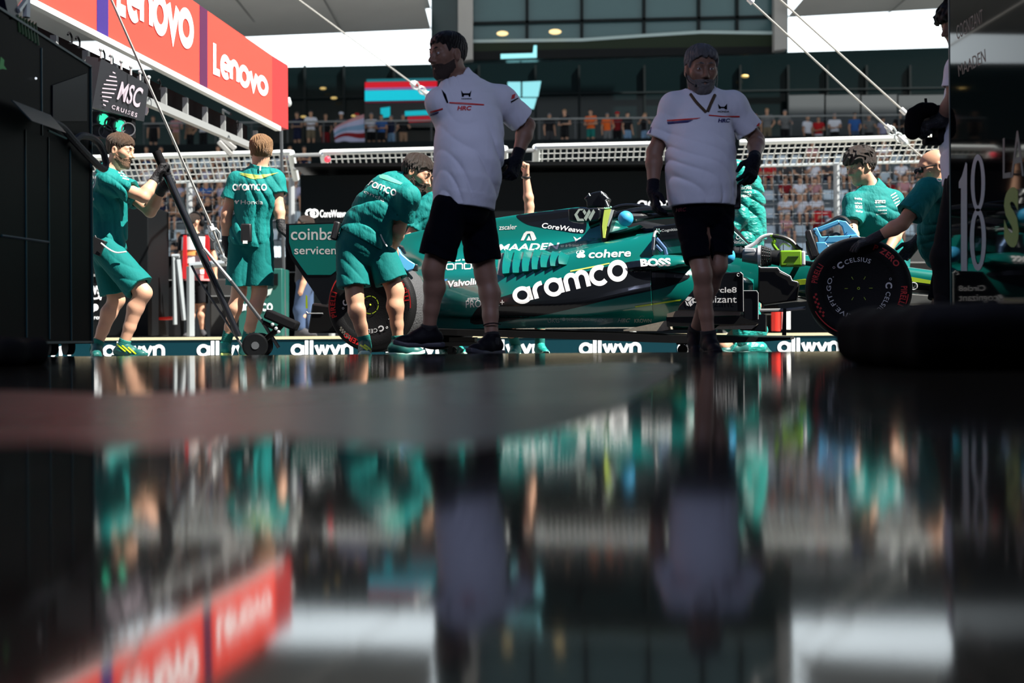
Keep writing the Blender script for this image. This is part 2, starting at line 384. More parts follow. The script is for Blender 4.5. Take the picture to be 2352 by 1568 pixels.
def hand_chains(w, d, n, side, curl=.5, spread=.12, thumb=.5, k=1.0, point=None):
    """w wrist, d along the hand, n the way the palm faces, side: towards the thumb. Returns palm and five finger chains"""
    d = unit(d); n = A3(n); n = unit(n-d*float(n@d)); sd = A3(side); sd = unit(sd-d*float(sd@d)-n*float(sd@n))
    w = A3(w); fs = []
    for i,(off,L) in enumerate(((.031,.072),(.011,.080),(-.010,.075),(-.029,.060))):
        c = curl[i] if isinstance(curl,(list,tuple)) else curl*(1+.08*i)
        b = w+(d*.092+sd*off-d*(.004*abs(i-1)))*k; dirv = unit(d+sd*spread*(1.3-i)*.6); pts = [b]; a = 0
        for j,fr in enumerate((.45,.31,.24)):
            a += c*(1.0,1.25,.8)[j]*.9
            v = dirv*math.cos(a)+n*math.sin(a); pts.append(pts[-1]+v*L*fr*k)
        fs.append(pts)
    b = w+(d*.028+sd*.034+n*.006)*k; v1 = unit(d*.62+sd*.75+n*.25*(1+thumb)); v2 = unit(d*.85+sd*(.45-.7*thumb)+n*.5*thumb)
    fs.append([b, b+v1*.038*k, b+v1*.038*k+v2*.030*k, b+v1*.038*k+v2*.052*k])
    return (w,d,n,sd,k), fs
def hand_sdf(p, H, g=0.0):
    (w,d,n,sd,k), fs = H
    r = rbx(p, w+d*.052*k, np.stack([sd,d,n]), ((.042+g)*k,(.052+g)*k,(.0155+g)*k), .014*k)
    r = smin(r, rc(p, w-d*.01*k, w+d*.03*k, .028*k+g, .026*k+g), .02)
    for i,pts in enumerate(fs):
        rr = [.0105,.0096,.0088,.0075] if i < 4 else [.0155,.0120,.0105,.0085]
        e = chain(p, pts, [(x+g)*k for x in rr]); r = smin(r, e, .007 if i < 4 else .012)
    return r
def shoe_frame(ank, toe, up=(0,0,1)):
    d = unit(toe); u = A3(up); u = unit(u-d*float(u@d)); return A3(ank), d, u, np.cross(d,u)
def shoe_sdf(p, F, k=1.0):
    a,d,u,s = F
    q = np.stack([(p-a)@s,(p-a)@d,(p-a)@u],1)/k; I = np.eye(3)
    r = rc(q,(0,-.045,-.045),(0,.05,-.05),.036,.040); r = smin(r, rc(q,(0,.05,-.052),(.0,.145,-.066),.041,.032), .03)
    r = smin(r, rc(q,(0,.14,-.066),(.0,.165,-.068),.033,.027), .02); r = smin(r, rc(q,(0,-.012,-.03),(0,-.005,.012),.042,.044), .03)
    r = smin(r, rc(q,(0,.02,-.005),(0,.075,-.03),.026,.022), .03)
    r = np.maximum(r, q[:,2]-.022); return np.maximum(r, -.078-q[:,2])*k
def sole_sdf(p, F, k=1.0):
    a,d,u,s = F
    q = np.stack([(p-a)@s,(p-a)@d,(p-a)@u],1)/k
    w = np.interp(q[:,1],[-.09,-.06,0,.06,.12,.17,.205],[.026,.037,.036,.041,.045,.036,.018])
    c = np.stack([q[:,0]/np.maximum(w,.01)*.04,q[:,1]],1)
    e = np.maximum(np.abs(c[:,0])-.04, np.abs(q[:,1]-.056)-.142); rise = np.clip(q[:,1]-.12,0,1)*.22
    return smax(e, np.abs(q[:,2]+.082-rise)-.014, .01)*k
def human(label, S, J, category='person', group=None):
    """S: look; J: joints in world space. Builds an Empty with body, clothing, hair as children"""
    h = S.get('h', .0055); lite = S.get('lite', False); K = S.get('k', 1.0)
    J = {k:(A3(v) if not isinstance(v,dict) else v) for k,v in J.items()}
    root = empty('person', tuple(J['root']), label, category, group)
    allp = [v for k,v in J.items() if k in ('head','neck','chest','pelvis','shL','shR','elL','elR','wrL','wrR','hipL','hipR','knL','knR','anL','anR')]
    lo = np.min(allp,0)-.24; hi = np.max(allp,0)+.24
    hd = Head(J['head'], J['face'], J.get('hup',(0,0,1)), K*S.get('hk',1.0))
    lat = unit(J['shR']-J['shL']); plat = unit(J['hipR']-J['hipL'])
    wst = J['waist'] if 'waist' in J else J['pelvis']*.55+J['chest']*.45
    cw,cdp = S.get('chestw',.168),S.get('chestd',.118); ww,wd = S.get('waistw',.145),S.get('waistd',.108); pw,pd = S.get('pelw',.165),S.get('peld',.118)
    base = unit(J['pelvis']-wst)
    key = [(J['pelvis']+base*.07, plat, pw*.72, pd*.8), (J['pelvis'],plat,pw,pd), (wst,unit(lat+plat),ww,wd), (J['chest'],lat,cw,cdp), (J['chest']*.35+J['neck']*.65,lat,cw*.72,cdp*.72), (J['neck'],lat,.062,.06)]
    arr = crom([tuple(c)+tuple(l)+(a*K,b*K) for c,l,a,b in key], 3)
    st = [(A3(x[:3]),A3(x[3:6]),x[6],x[7]) for x in arr]
    # torso, arms, legs
    def torso(p, g=0.0):
        d = trunk(p, [(c,l,a+g,b+g) for c,l,a,b in st])
        c2 = J['chest']*.24+J['neck']*.76
        for sd in 'LR': d = smin(d, rc(p, c2, J['sh'+sd], .050*K+g, .060*K+g), .05)
        return d
    AM = S.get('arm',1.0); LG = S.get('leg',1.0)
    def armd(p, sd, g=0.0):
        s,e,w = J['sh'+sd],J['el'+sd],J['wr'+sd]
        d = rc(p, s, s*.55+e*.45, .058*K*AM+g, .050*K*AM+g); d = smin(d, rc(p, s*.55+e*.45, e, .050*K*AM+g, .040*K*AM+g), .03)
        m = e*.72+w*.28; d = smin(d, rc(p, e, m, .039*K*AM+g, .044*K*AM+g), .025); return smin(d, rc(p, m, w, .044*K*AM+g, .0275*K+g), .02)
    def legd(p, sd, g=0.0):
        a,b,c = J['hip'+sd],J['kn'+sd],J['an'+sd]
        m = a*.5+b*.5; d = rc(p, a, m, .090*K*LG+g, .078*K*LG+g); d = smin(d, rc(p, m, b, .078*K*LG+g, .055*K*LG+g), .03)
        ax = unit(c-b); th = unit(b-a); bk = unit(th-ax+J['pelf']*-.15) if False else -unit(J['pelf']-ax*float(J['pelf']@ax))
        m2 = b*.70+c*.30+bk*.018*K; d = smin(d, rc(p, b, m2, .053*K*LG+g, .056*K*LG+g), .03); m3 = b*.35+c*.65+bk*.006
        d = smin(d, rc(p, m2, m3, .056*K*LG+g, .041*K*LG+g), .02); return smin(d, rc(p, m3, c, .041*K*LG+g, .036*K+g), .02)
    def neckd(p, g=0.0): return rc(p, hd.at(0,-.018,-.05), J['neck'], .056*K*S.get('neckk',1.)+g, .064*K*S.get('neckk',1.)+g)
    HN = {}
    for sd in 'LR':
        q = S.get('hand'+sd)
        if q is None:
            dv = J['wr'+sd]-J['el'+sd]; q = dict(d=dv, n=-lat if sd=='R' else lat, side=J['chestf'], curl=.45)
        HN[sd] = hand_chains(J['wr'+sd], q['d'], q['n'], q['side'], q.get('curl',.4), q.get('spread',.12), q.get('thumb',.4), K)
    def body(p):
        d = hd.sdf(p, lite); d = smin(d, neckd(p), .03); d = smin(d, torso(p), .03)
        for sd in 'LR':
            d = smin(d, armd(p,sd), .03); d = smin(d, legd(p,sd), .03)
            if not lite: d = smin(d, hand_sdf(p, HN[sd], -.002 if S.get('glove'+sd) else 0), .012)
            else: d = smin(d, rc(p, J['wr'+sd], J['wr'+sd]+unit(A3(HN[sd][0][1]))*.12, .035, .03), .02)
        return d
    obs = {}
    obs['body'] = sdf_part('body', body, lo, hi, h, skin(S.get('skin','fair')), root)
    # shirt
    g0 = S.get('shirtg',.017); fa = S.get('folda',.008); up = unit(J['chest']-J['pelvis']); slen = S.get('sleeve',.6); sd0 = S.get('seed',1)
    hem = S.get('hem',-.02)
    def shirt(p):
        fo = folds(p,fa,S.get('foldf',60.),sd0,S.get('foldax',(.25,.2,1))) if not lite else 0
        d = torso(p, g0)
        for sd in 'LR':
            s,e,w = J['sh'+sd],J['el'+sd],J['wr'+sd]; v = unit(e-s)
            if slen <= 1:
                t = s+(e-s)*slen; q = rc(p, s, t, .074*K*AM, S.get('cuff',.077)*K*AM); cut = (p-t)@v
                q = np.maximum(q, cut); hole = np.maximum(armd(p,sd,.008), -(cut+.03)); q = np.maximum(q, -hole)
                d = smin(d, q, .035)
                d = np.maximum(d, -np.maximum(np.maximum(armd(p,sd,.008), -(cut+.025)), np.linalg.norm(p-t,axis=1)-.11))
            else:
                t = w-unit(w-e)*.01; q = rc(p, s, e, .075*K, .062*K); q = smin(q, rc(p, e, t, .060*K, .046*K), .03); d = smin(d, q, .035)
        if not lite:
            wl = np.clip(1-np.abs((p-wst)@up)/.30,0,1); d = d+fo*(.45+.9*wl)
        d = np.maximum(d, (J['pelvis']+up*hem-p)@up)
        nu_ = unit(hd.at(0,-.02,-.06)-J['neck']); ab = (p-J['neck'])@nu_; r_ = np.linalg.norm((p-J['neck'])-ab[:,None]*nu_,axis=1)
        return np.maximum(d, -np.maximum(r_-.080*K, -.012-ab))
    obs['shirt'] = sdf_part(S.get('topname','shirt'), shirt, lo, hi, h, S['shirt'], root)
    if not lite and S.get('collar', True):
        nu = unit(hd.at(0,-.02,-.06)-J['neck']); nb = J['neck']; fw = unit(A3(J['chestf'])-nu*float(A3(J['chestf'])@nu))
        def collar(p):
            hgt = (p-nb)@nu; fr = (p-nb)@fw
            d = rc(p, nb-nu*.03-fw*.004, nb+nu*.06-fw*.004, .098*K, .080*K); inn = rc(p, nb-nu*.08-fw*.004, nb+nu*.12-fw*.004, .088*K, .066*K)
            d = np.maximum(d, -inn); top = .050-.38*np.clip(fr,0,.1); d = np.maximum(d, hgt-top); d = np.maximum(d, -.045-hgt)
            side = (p-nb)@np.cross(nu,fw); return np.maximum(d, np.where(fr>.0, .012+np.clip(.02-hgt,0,.1)*.5-np.abs(side), -1.))
        obs['collar'] = sdf_part('collar', collar, nb-.16, nb+.16, .0045, S.get('collarm',S['shirt']), root)
    # shorts or trousers
    tl = S.get('legs',.9); gl = S.get('shortg',.028)
    def shorts(p):
        d = trunk(p, [(c,l,a+.007,b+.007) for c,l,a,b in st[:7]])
        for sd in 'LR':
            a,b,c = J['hip'+sd],J['kn'+sd],J['an'+sd]
            if tl <= 1:
                t = a+(b-a)*tl; v = unit(b-a); q = rc(p, a, t, .098*K*LG, (.062+gl)*K*LG); cut = (p-t)@v
                q = np.maximum(q, cut+.004*np.sin(p[:,0]*40)); q = np.maximum(q, -np.maximum(legd(p,sd,.010), -(cut+.03))); d = smin(d, q, .014)
                d = np.maximum(d, -np.maximum(np.maximum(legd(p,sd,.010), -(cut+.025)), np.linalg.norm(p-t,axis=1)-.13))
            else:
                q = rc(p, a, b, .100*K*LG, .078*K*LG); q = smin(q, rc(p, b, c+unit(b-c)*.02, .076*K*LG, .060*K), .03); d = smin(d, q, .03)
        if S.get('split'):
            mA = (J['hipL']+J['hipR'])*.5; mB = (J['knL']+J['knR'])*.5; wv = unit(np.cross(mB-mA, J['pelf'])); low = (p-J['pelvis'])@up+.13
            d = smax(d, np.minimum(np.minimum(.010-np.abs((p-mA)@wv), -low), d+.020), .006)
        if not lite: d = d+folds(p,S.get('folds2',.006),50.,sd0+5,(.5,.3,.6))
        return np.maximum(d, (p-(J['pelvis']+up*.07))@up)
    obs['shorts'] = sdf_part('shorts' if tl <= 1 else 'trousers', shorts, lo, hi, h, S['shorts'], root)
    # hair, beard, eyes
    hc = hd.c
    if S.get('hair') is not None:
        obs['hair'] = sdf_part('hair', lambda p: hd.hair(p, **S.get('hairp',{})), hc-.19, hc+.19, .0026 if not lite else .018, S['hair'], root)
    if S.get('beard') is not None:
        obs['beard'] = sdf_part('beard', lambda p: hd.beard(p, S.get('beardt',.006)), hc-.16, hc+.16, .0035, S['beard'], root)
    if not lite:
        if S.get('eyes', True):
            for sx in (-1,1):
                b = MB(); b.ball(tuple(hd.at(sx*.033,.0765,.0125)), .0132*K, 14, 10); e = b.build('eye', mat('eye_white',(.50,.48,.46),.3), root, smooth=True)
                b = MB(); b.ball(tuple(hd.at(sx*.033,.0835,.0120)), .0072*K, 10, 6); b.build('iris', mat('iris_dark',(.06,.04,.03),.15), e, smooth=True)
            for sx in (-1,1):
                b = MB(); b.tube([tuple(hd.at(sx*x,y,z)) for x,y,z in ((.012,.094,.038),(.028,.091,.043),(.047,.073,.038))], [.004,.005,.0025], 6); b.build('eyebrow', S.get('brow',S.get('hair') or mat('brow_dark',(.06,.04,.03),.8)), root, smooth=True)
        for sd in 'LR':
            gm = S.get('glove'+sd)
            if gm is not None:
                w = J['wr'+sd]; Hh = HN[sd]; dv = unit(J['el'+sd]-w)
                def glove(p, w=w, Hh=Hh, dv=dv): return smin(hand_sdf(p,Hh,.0022), rc(p, w, w+dv*.055, .0345*K, .0365*K), .015)+folds(p,.0012,60.,3)
                gp = [q for f in Hh[1] for q in f]+[w,w+dv*.06]
                g_ = sdf_part('glove', glove, np.min(gp,0)-.05, np.max(gp,0)+.05, .0035, gm, root); obs['glove'+sd] = g_
    # socks and shoes
    for sd in 'LR':
        if not S.get('feet', True): break
        a = J['an'+sd]; F = shoe_frame(a, J['toe'+sd], J.get('fup'+sd,(0,0,1))); sx = unit(J['kn'+sd]-a)
        if lite:
            sdf_part('shoe', lambda p: np.minimum(shoe_sdf(p,F,K),sole_sdf(p,F,K)), a-.25, a+.25, h, S['shoe'], root); continue
        if S.get('sock') is not None:
            sl_ = S.get('sockl',.14)
            sdf_part('sock', lambda p: np.maximum(rc(p,a-sx*.03,a+sx*(sl_+.03),.0425*K,.0465*K)-.001*np.sin((p-a)@sx*420), (p-(a+sx*sl_))@sx), a-.3, a+.3, .005, S['sock'], root)
        sh = sdf_part('shoe', lambda p: shoe_sdf(p,F,K), a-.26, a+.26, .0045, S['shoe'], root)
        sdf_part('sole', lambda p: sole_sdf(p,F,K), a-.26, a+.26, .0045, S.get('sole',S['shoe']), sh)
        obs['shoe'+sd] = sh
    obs['root'] = root; obs['hd'] = hd; obs['J'] = J; return obs
# ---------------- shared colours ----------------
M_black = mat('black_satin',(.004,.0045,.005),.4,spec=.12); M_blackmatt = mat('black_matt',(.005,.005,.006),.8,spec=.1)
M_steel = mat('galvanised_steel',(.62,.66,.66),.45,.6,var=.1,vscale=5); M_white = mat('white_paint',(.85,.85,.84),.5)
M_letter = mat('white_lettering',(.86,.86,.86),.45); M_grey = mat('grey_metal',(.30,.31,.31),.5,.3); M_dkgrey = mat('dark_grey_metal',(.05,.055,.06),.5)
M_red = mat('red_sign',(.86,.055,.035),.5); M_purple = mat('purple_stripe',(.035,.015,.16),.5); M_dkpurple = mat('maroon_stripe',(.075,.008,.05),.5)
def struct(o): o['kind'] = 'structure'; return o
# ---------------- garage floor: dark glossy resin ----------------
def floor_mat(name, rough, base, bump):
    m = bpy.data.materials.new(name); m.use_nodes = True; nt = m.node_tree; b = nt.nodes['Principled BSDF']
    b.inputs['Base Color'].default_value = (*base,1); b.inputs['Specular IOR Level'].default_value = .5 if rough < .2 else .14
    t = nt.nodes.new('ShaderNodeTexCoord'); n = nt.nodes.new('ShaderNodeTexNoise'); n.inputs['Scale'].default_value = 1.3; n.inputs['Detail'].default_value = 5
    nt.links.new(t.outputs['Object'], n.inputs['Vector']); mr = nt.nodes.new('ShaderNodeMapRange'); mr.inputs[1].default_value = .3; mr.inputs[2].default_value = .7
    mr.inputs[3].default_value = rough*.75; mr.inputs[4].default_value = rough*1.25; nt.links.new(n.outputs['Fac'], mr.inputs[0]); nt.links.new(mr.outputs[0], b.inputs['Roughness'])
    n2 = nt.nodes.new('ShaderNodeTexNoise'); n2.inputs['Scale'].default_value = 26; n2.inputs['Detail'].default_value = 2; nt.links.new(t.outputs['Object'], n2.inputs['Vector'])
    bp = nt.nodes.new('ShaderNodeBump'); bp.inputs['Strength'].default_value = bump; bp.inputs['Distance'].default_value = .004
    nt.links.new(n2.outputs['Fac'], bp.inputs['Height']); nt.links.new(bp.outputs[0], b.inputs['Normal']); return m
M_floor = floor_mat('garage_resin', .065, (.009,.008,.006), .05)
M_worn = floor_mat('worn_resin', .30, (.013,.009,.006), .12)
GX0,GX1,GY0,GY1,GH = -3.1,3.0,-2.0,6.05,3.0
b = MB(); b.box((0,(GY0+GY1)/2,-.06),(GX1-GX0+.4,GY1-GY0,.12)); struct(b.build('floor', M_floor))
# worn, dull patch of the resin (where feet and trolleys scuff it)
def fl(px,py): p = plane_hit(px,py,(0,0,0),(0,0,1)); return p
pix = crom([(-60,905),(250,905),(520,898),(800,880),(1050,856),(1300,838),(1480,832),(1560,838),(1540,862),(1470,905),(1400,945),(1290,985),(1150,1015),(980,1034),(800,1022),(640,1008),(480,1020),(300,1030),(120,1015),(-60,1010)],6,True)
b = MB(); b.add([fl(x,y)+Vector((0,0,.0004)) for x,y in pix],[tuple(range(len(pix)))]); struct(b.build('floor_worn_patch', M_worn))
# ---------------- garage shell ----------------
M_gwall = mat('garage_panel',(.012,.013,.014),.5); M_ceil = mat('garage_ceiling',(.05,.052,.055),.7)
b = MB(); b.box((0,(GY0+GY1)/2+.0,GH+.05),(GX1-GX0+.4,GY1-GY0,.1)); struct(b.build('ceiling', M_ceil))
b = MB(); b.box((GX0-.1,(GY0+GY1)/2,GH/2),(.2,GY1-GY0,GH)); struct(b.build('wall_left', M_gwall))
b = MB(); b.box((GX1+.1,(GY0+GY1)/2,GH/2),(.2,GY1-GY0,GH)); struct(b.build('wall_right', M_gwall))
b = MB(); b.box((0,GY0-.1,GH/2),(GX1-GX0+.4,.2,GH)); struct(b.build('wall_back', mat('garage_back',(.10,.105,.11),.6)))
for lx in (-1.0,1.0):
    o = empty('ceiling_lamp',(lx,2.6,3.0),'%s ceiling lamp of the garage, slim white housing over the floor'%('left' if lx<0 else 'right'),'lamp')
    b = MB(); b.box((lx,2.6,2.975),(.3,1.7,.05)); b.build('housing', M_white, o)
# fascia of the garage building over the opening: shades the threshold
M_fascia = mat('garage_fascia',(.25,.26,.27),.6)
b = MB(); b.box((0,6.6,3.4),(40,1.1,.7)); struct(b.build('wall_front', M_fascia))
b = MB(); b.box((-13.2,6.1,1.5),(20,.3,3.3)); b.box((13.1,6.1,1.5),(20,.3,3.3)); struct(b.build('wall_front_piers', M_fascia))
# ---------------- pit lane and beyond ----------------
def asphalt(name, c): return mat(name, c, .85, var=.25, vscale=3, bump=.3, bscale=90)
M_pit = asphalt('pit_concrete',(.13,.13,.13)); M_track = asphalt('track_asphalt',(.24,.24,.24))
b = MB()
ys = [GY1,6.8,13.0]
for y0,y1 in zip(ys[:-1],ys[1:]): b.add([(-22,y0,ground(y0)),(22,y0,ground(y0)),(22,y1,ground(y1)),(-22,y1,ground(y1))],[(0,1,2,3)])
struct(b.build('ground_pit_lane', M_pit))
# pit wall platform with LED boards along its foot
WY = 13.0
wp = lambda px,py: P(px,py,WY)
ztop = P(1000,771,WY).z
b = MB(); b.box((0,WY+3.6,ztop/2-.3),(44,7.0,ztop+.6)); struct(b.build('pit_wall_platform', asphalt('platform_concrete',(.35,.33,.28))))
board = empty('led_board',(0,WY,ground(WY)),'long dark teal LED board with white wordmarks at the foot of the pit wall','sign')
M_teal = mat('led_teal',(.002,.030,.042),.4,spec=.2,emit=.25); M_lcream = mat('cream_edge',(.75,.66,.42),.5)
zb = ground(WY); b = MB(); b.box((0,WY+.03,(zb+ztop-.025)/2),(26,.06,ztop-.025-zb)); b.build('panel', M_teal, board)
b = MB(); b.box((0,WY+.03,ztop-.010),(26,.08,.03)); b.build('top_edge', M_lcream, board)
M_led = mat('led_white',(.9,.92,.93),.4,emit=.75)
gw = stroke_geo('allwyn', .34, -.04)
for x0,y0 in ((20,785),(236,784.5),(452,783),(668,782),(885,781),(1107,780),(1330,779),(1556,778),(1786,776),(2010,774),(-200,786)):
    decal('lettering', gw, qrect(x0,y0,x0+143,y0+40,-1), ((0,WY-.004,0),(0,1,0)), M_led, board)
# track and infield ground far beyond
b = MB(); b.add([(-60,20,-.3),(60,20,-.3),(60,47,-.3),(-60,47,-.3)],[(0,1,2,3)]); struct(b.build('ground_track', M_track))
b = MB(); b.add([(-200,47,-.32),(200,47,-.32),(200,240,-.32),(-200,240,-.32)],[(0,1,2,3)]); struct(b.build('ground_far', asphalt('far_ground',(.2,.22,.18))))
# ---------------- terrace building ----------------
BY = 52.0                                   # terrace front
def bp(px,py,Y=BY): return P(px,py,Y)
def facade(b, pix, Y, d=.3):
    b.prism([bp(x,y,Y) for x,y in pix], (0,d,0))
M_glass = mat('facade_glass',(.003,.008,.009),.15,spec=.25); M_glass2 = mat('tower_glass',(.055,.115,.125),.15,spec=.5); M_soffit = mat('soffit_panels',(.80,.78,.74),.7,var=.1,vscale=.4)
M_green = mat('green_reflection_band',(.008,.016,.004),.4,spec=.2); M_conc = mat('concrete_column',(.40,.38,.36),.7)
bld = struct(empty('terrace_building',(0,BY,0)))
b = MB(); facade(b,[(-200,166),(660,154),(990,147),(1080,140),(1800,120),(2600,96),(2600,420),(-200,450)],BY+6,.4); o=b.build('facade', M_glass, bld)
# roof edge band, terrace slab and its dark front
b = MB(); facade(b,[(-200,340),(2700,300),(2700,640),(-200,640)],BY,.5); b.build('terrace_front', mat('terrace_dark',(.006,.010,.012),.6,spec=.1), bld)
z0 = ZT = bp(1176,338).z; b = MB(); b.box((0,BY+3.4,z0-.1),(70,6.6,.2)); b.build('terrace_deck', M_dkgrey, bld)
b = MB()
for x in (700,790,905,1100,1230,1330,1480,1580,1700,1810,1900,1990,2090):
    p = bp(x,150,BY+5.9); b.box((p.x,BY+5.9,(p.z+z0)/2),(.10,.12,p.z-z0))
b.build('mullions', mat('mullion',(.006,.010,.011),.5,spec=.15), bld)
b = MB()
for px0,px1,py in ((660,2300,215),):
    a_=bp(px0,226,BY+5.85); c_=bp(px1,200,BY+5.85)
    b.tube([a_,c_],.05,6)
b.build('transom', mat('mullion',(.006,.010,.011),.5,spec=.15), bld)
# white panels behind the terrace on the right
b = MB()
for x0,x1 in ((1812,1893),(1897,1975),(1979,2060),(2064,2200)): facade(b,[(x0,219),(x1,217),(x1,330),(x0,330)],BY+5.2,.08)
b.build('white_panels', mat('panel_grey',(.045,.054,.060),.6), bld)
# screens with red and teal bands behind the glass
def emis(name,c,e): return mat(name,c,.5,emit=e)
scr = empty('video_wall',tuple(bp(920,330,BY+5.5)),'bright red and teal striped video wall behind the terrace','screen')
b = MB(); facade(b,[(838,182),(1004,178),(1004,292),(838,292)],BY+5.5,.2); b.build('housing', mat('screen_back',(.004,.008,.009),.3), scr)
for nm,c,e,y0,y1,x0 in (('band',(.01,.22,.26),.35,182,188,842),('band',(.55,.0,.012),.75,189,202,838),('band',(.30,.12,.34),.5,202,207,838),('band',(.0,.50,.62),.75,208,232,838),('band',(.12,.0,.02),.3,233,237,838),('band',(.0,.42,.50),.7,255,266,930),('band',(.36,.0,.012),.6,268,281,936),('band',(.0,.42,.5),.7,248,271,874)):
    b = MB(); x1 = 1004 if x0 != 874 else 896; facade(b,[(x0,y0),(x1,y0-3),(x1,y1-3),(x0,y1)],BY+5.45,.03); b.build(nm, emis('screen_%d_%d'%(y0,x0),c,e), scr)
# glowing downlights under the ceilings
M_lamp = emis('warm_lamp',(1.0,.74,.34),1.1); M_lampdim = emis('warm_lamp_dim',(.8,.55,.18),.45)
k = 0
for x,y,w,mm,w_ in ((1154,77,13,M_lamp,'on the tower glass, nearer the wide grey column'),(1275,73,14,M_lamp,'on the tower glass, farther from the wide grey column'),(742,203,8,M_lampdim,'uppermost in the dark glass beside the red sign'),(767,225,8,M_lampdim,'below the uppermost one beside the red sign'),(697,268,7,M_lampdim,'low in the dark glass at the end of the red sign'),(813,266,7,M_lampdim,'low in the dark glass just before the striped screens'),(1711,175,9,M_lampdim,'in the dark glass over the grey-haired man\'s shoulder'),(362,216,7,M_lampdim,'under the red sign near the hanging board')):
    p = bp(x,y,BY+(5.3 if y>100 else 1.0)); o = MB().ball(tuple(p),(w*.0195,.06,w*.0085),16,8).build('downlight', mm, None, smooth=True)
    origin_to(o, p); tag(o,'small warm oval downlight '+w_,'lamp','downlights of the terrace building')
# reflections of pale windows, laid on the glass as glowing panes
M_bright = emis('bright_reflection',(.30,.75,.80),.85)
wnd_refl = struct(empty('window_reflection_1',tuple(bp(1205,235,BY+5.6))))
b = MB(); facade(b,[(1166,188),(1196,188),(1196,222),(1166,222)],BY+5.6,.05); facade(b,[(1200,188),(1243,186),(1236,222),(1200,222)],BY+5.6,.05); facade(b,[(1166,225),(1233,225),(1226,250),(1166,250)],BY+5.6,.05); b.build('pane', M_bright, wnd_refl)
# ---------------- tower block with glass and roof over it ----------------
TY = BY+1.2
tow = struct(empty('tower_block',(0,TY,0)))
b = MB(); facade(b,[(990,-420),(1810,-420),(1810,118),(1085,140),(990,150)],TY+.5,.6); b.build('tower_glass', M_glass2, tow)
b = MB(); facade(b,[(1052,-420),(1086,-420),(1086,136),(1052,140)],TY-.2,.5); facade(b,[(1779,-420),(1808,-420),(1808,112),(1779,116)],TY-.2,.5); b.build('column', M_conc, tow)
b = MB(); facade(b,[(992,-420),(1050,-420),(1050,142),(992,146)],TY+.3,.25); b.build('dark_bay', mat('dark_bay',(.012,.03,.03),.2), tow)
b = MB()
for x in (1207,1333,1476,1602,1690):
    facade(b,[(x,-420),(x+7,-420),(x+7,118),(x,118)],TY+.3,.22)
for y in (42,): facade(b,[(1086,y+8),(1779,y-8),(1779,y-2),(1086,y+14)],TY+.3,.2)
b.build('mullions', mat('mullion',(.006,.010,.011),.5,spec=.15), tow)
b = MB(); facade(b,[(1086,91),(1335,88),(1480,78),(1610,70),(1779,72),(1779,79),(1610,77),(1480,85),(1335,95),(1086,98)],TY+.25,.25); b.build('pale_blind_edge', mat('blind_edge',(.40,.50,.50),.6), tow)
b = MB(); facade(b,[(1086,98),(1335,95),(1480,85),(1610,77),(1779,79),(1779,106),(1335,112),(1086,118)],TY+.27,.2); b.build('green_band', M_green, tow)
b = MB(); facade(b,[(1086,118),(1335,112),(1779,106),(1779,122),(1086,138)],TY+.26,.2); b.build('sill', mat('black_satin',(.004,.0045,.005),.4,spec=.12), tow)
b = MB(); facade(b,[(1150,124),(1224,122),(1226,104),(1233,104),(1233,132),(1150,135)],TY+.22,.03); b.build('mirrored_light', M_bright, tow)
# roof overhang (seen from underneath)
def soff(b, pxy):   # far edge pixels at depth TY, near edge at depth 26
    far = [bp(x,y,TY) for x,y in pxy]; z = sum(p.z for p in far)/len(far)
    b.add([Vector(p) for p in far]+[Vector((far[-1].x*1.0,24,far[-1].z)),Vector((far[0].x*1.0,24,far[0].z))],[tuple(range(len(far)+2))])
    b.add([Vector(p)+Vector((0,0,.9)) for p in far]+[Vector((far[-1].x,24,far[-1].z+.9)),Vector((far[0].x,24,far[0].z+.9))],[tuple(range(len(far)+2))])
b = MB(); soff(b,[(-900,128),(565,85),(990,67)]); b.build('roof_overhang', M_soffit, tow)
b = MB(); soff(b,[(1808,40),(2185,19),(3000,-30)]); b.build('roof_overhang', M_soffit, tow)
b = MB(); a_=bp(1000,60,TY); c_=bp(1800,41,TY); b.box(((a_.x+c_.x)/2,45.5,bp(1400,-430,TY).z),(90,15,.3)); b.build('roof_overhang', M_soffit, tow)  # unseen upper slab, widened to cast shade on terrace and grandstand
b = MB()
for x in (250,430,610,790,1900,2040): 
    p = bp(x,80 if x<1000 else 30,TY); b.box((p.x,(TY+24)/2,p.z-.02),(.05,TY-24,.02))
b.build('soffit_seams', mat('soffit_seam',(.2,.2,.19),.7), tow)
# terrace railing
rail = empty('terrace_railing',(0,BY+.4,z0),'long steel handrail with dark glass panes along the terrace','railing')
ra,rb = bp(330,284,BY+.4),bp(2230,262,BY+.4); b = MB(); b.tube([ra,rb],.035,8); b.build('handrail', M_grey, rail)
b = MB(); b.tube([ra-Vector((0,0,.16)),rb-Vector((0,0,.16))],.015,6)
for i in range(24):
    p = ra.lerp(rb,i/23); b.box((p.x,p.y,p.z-.55),(.05,.05,1.1))
b.build('posts', M_dkgrey, rail)
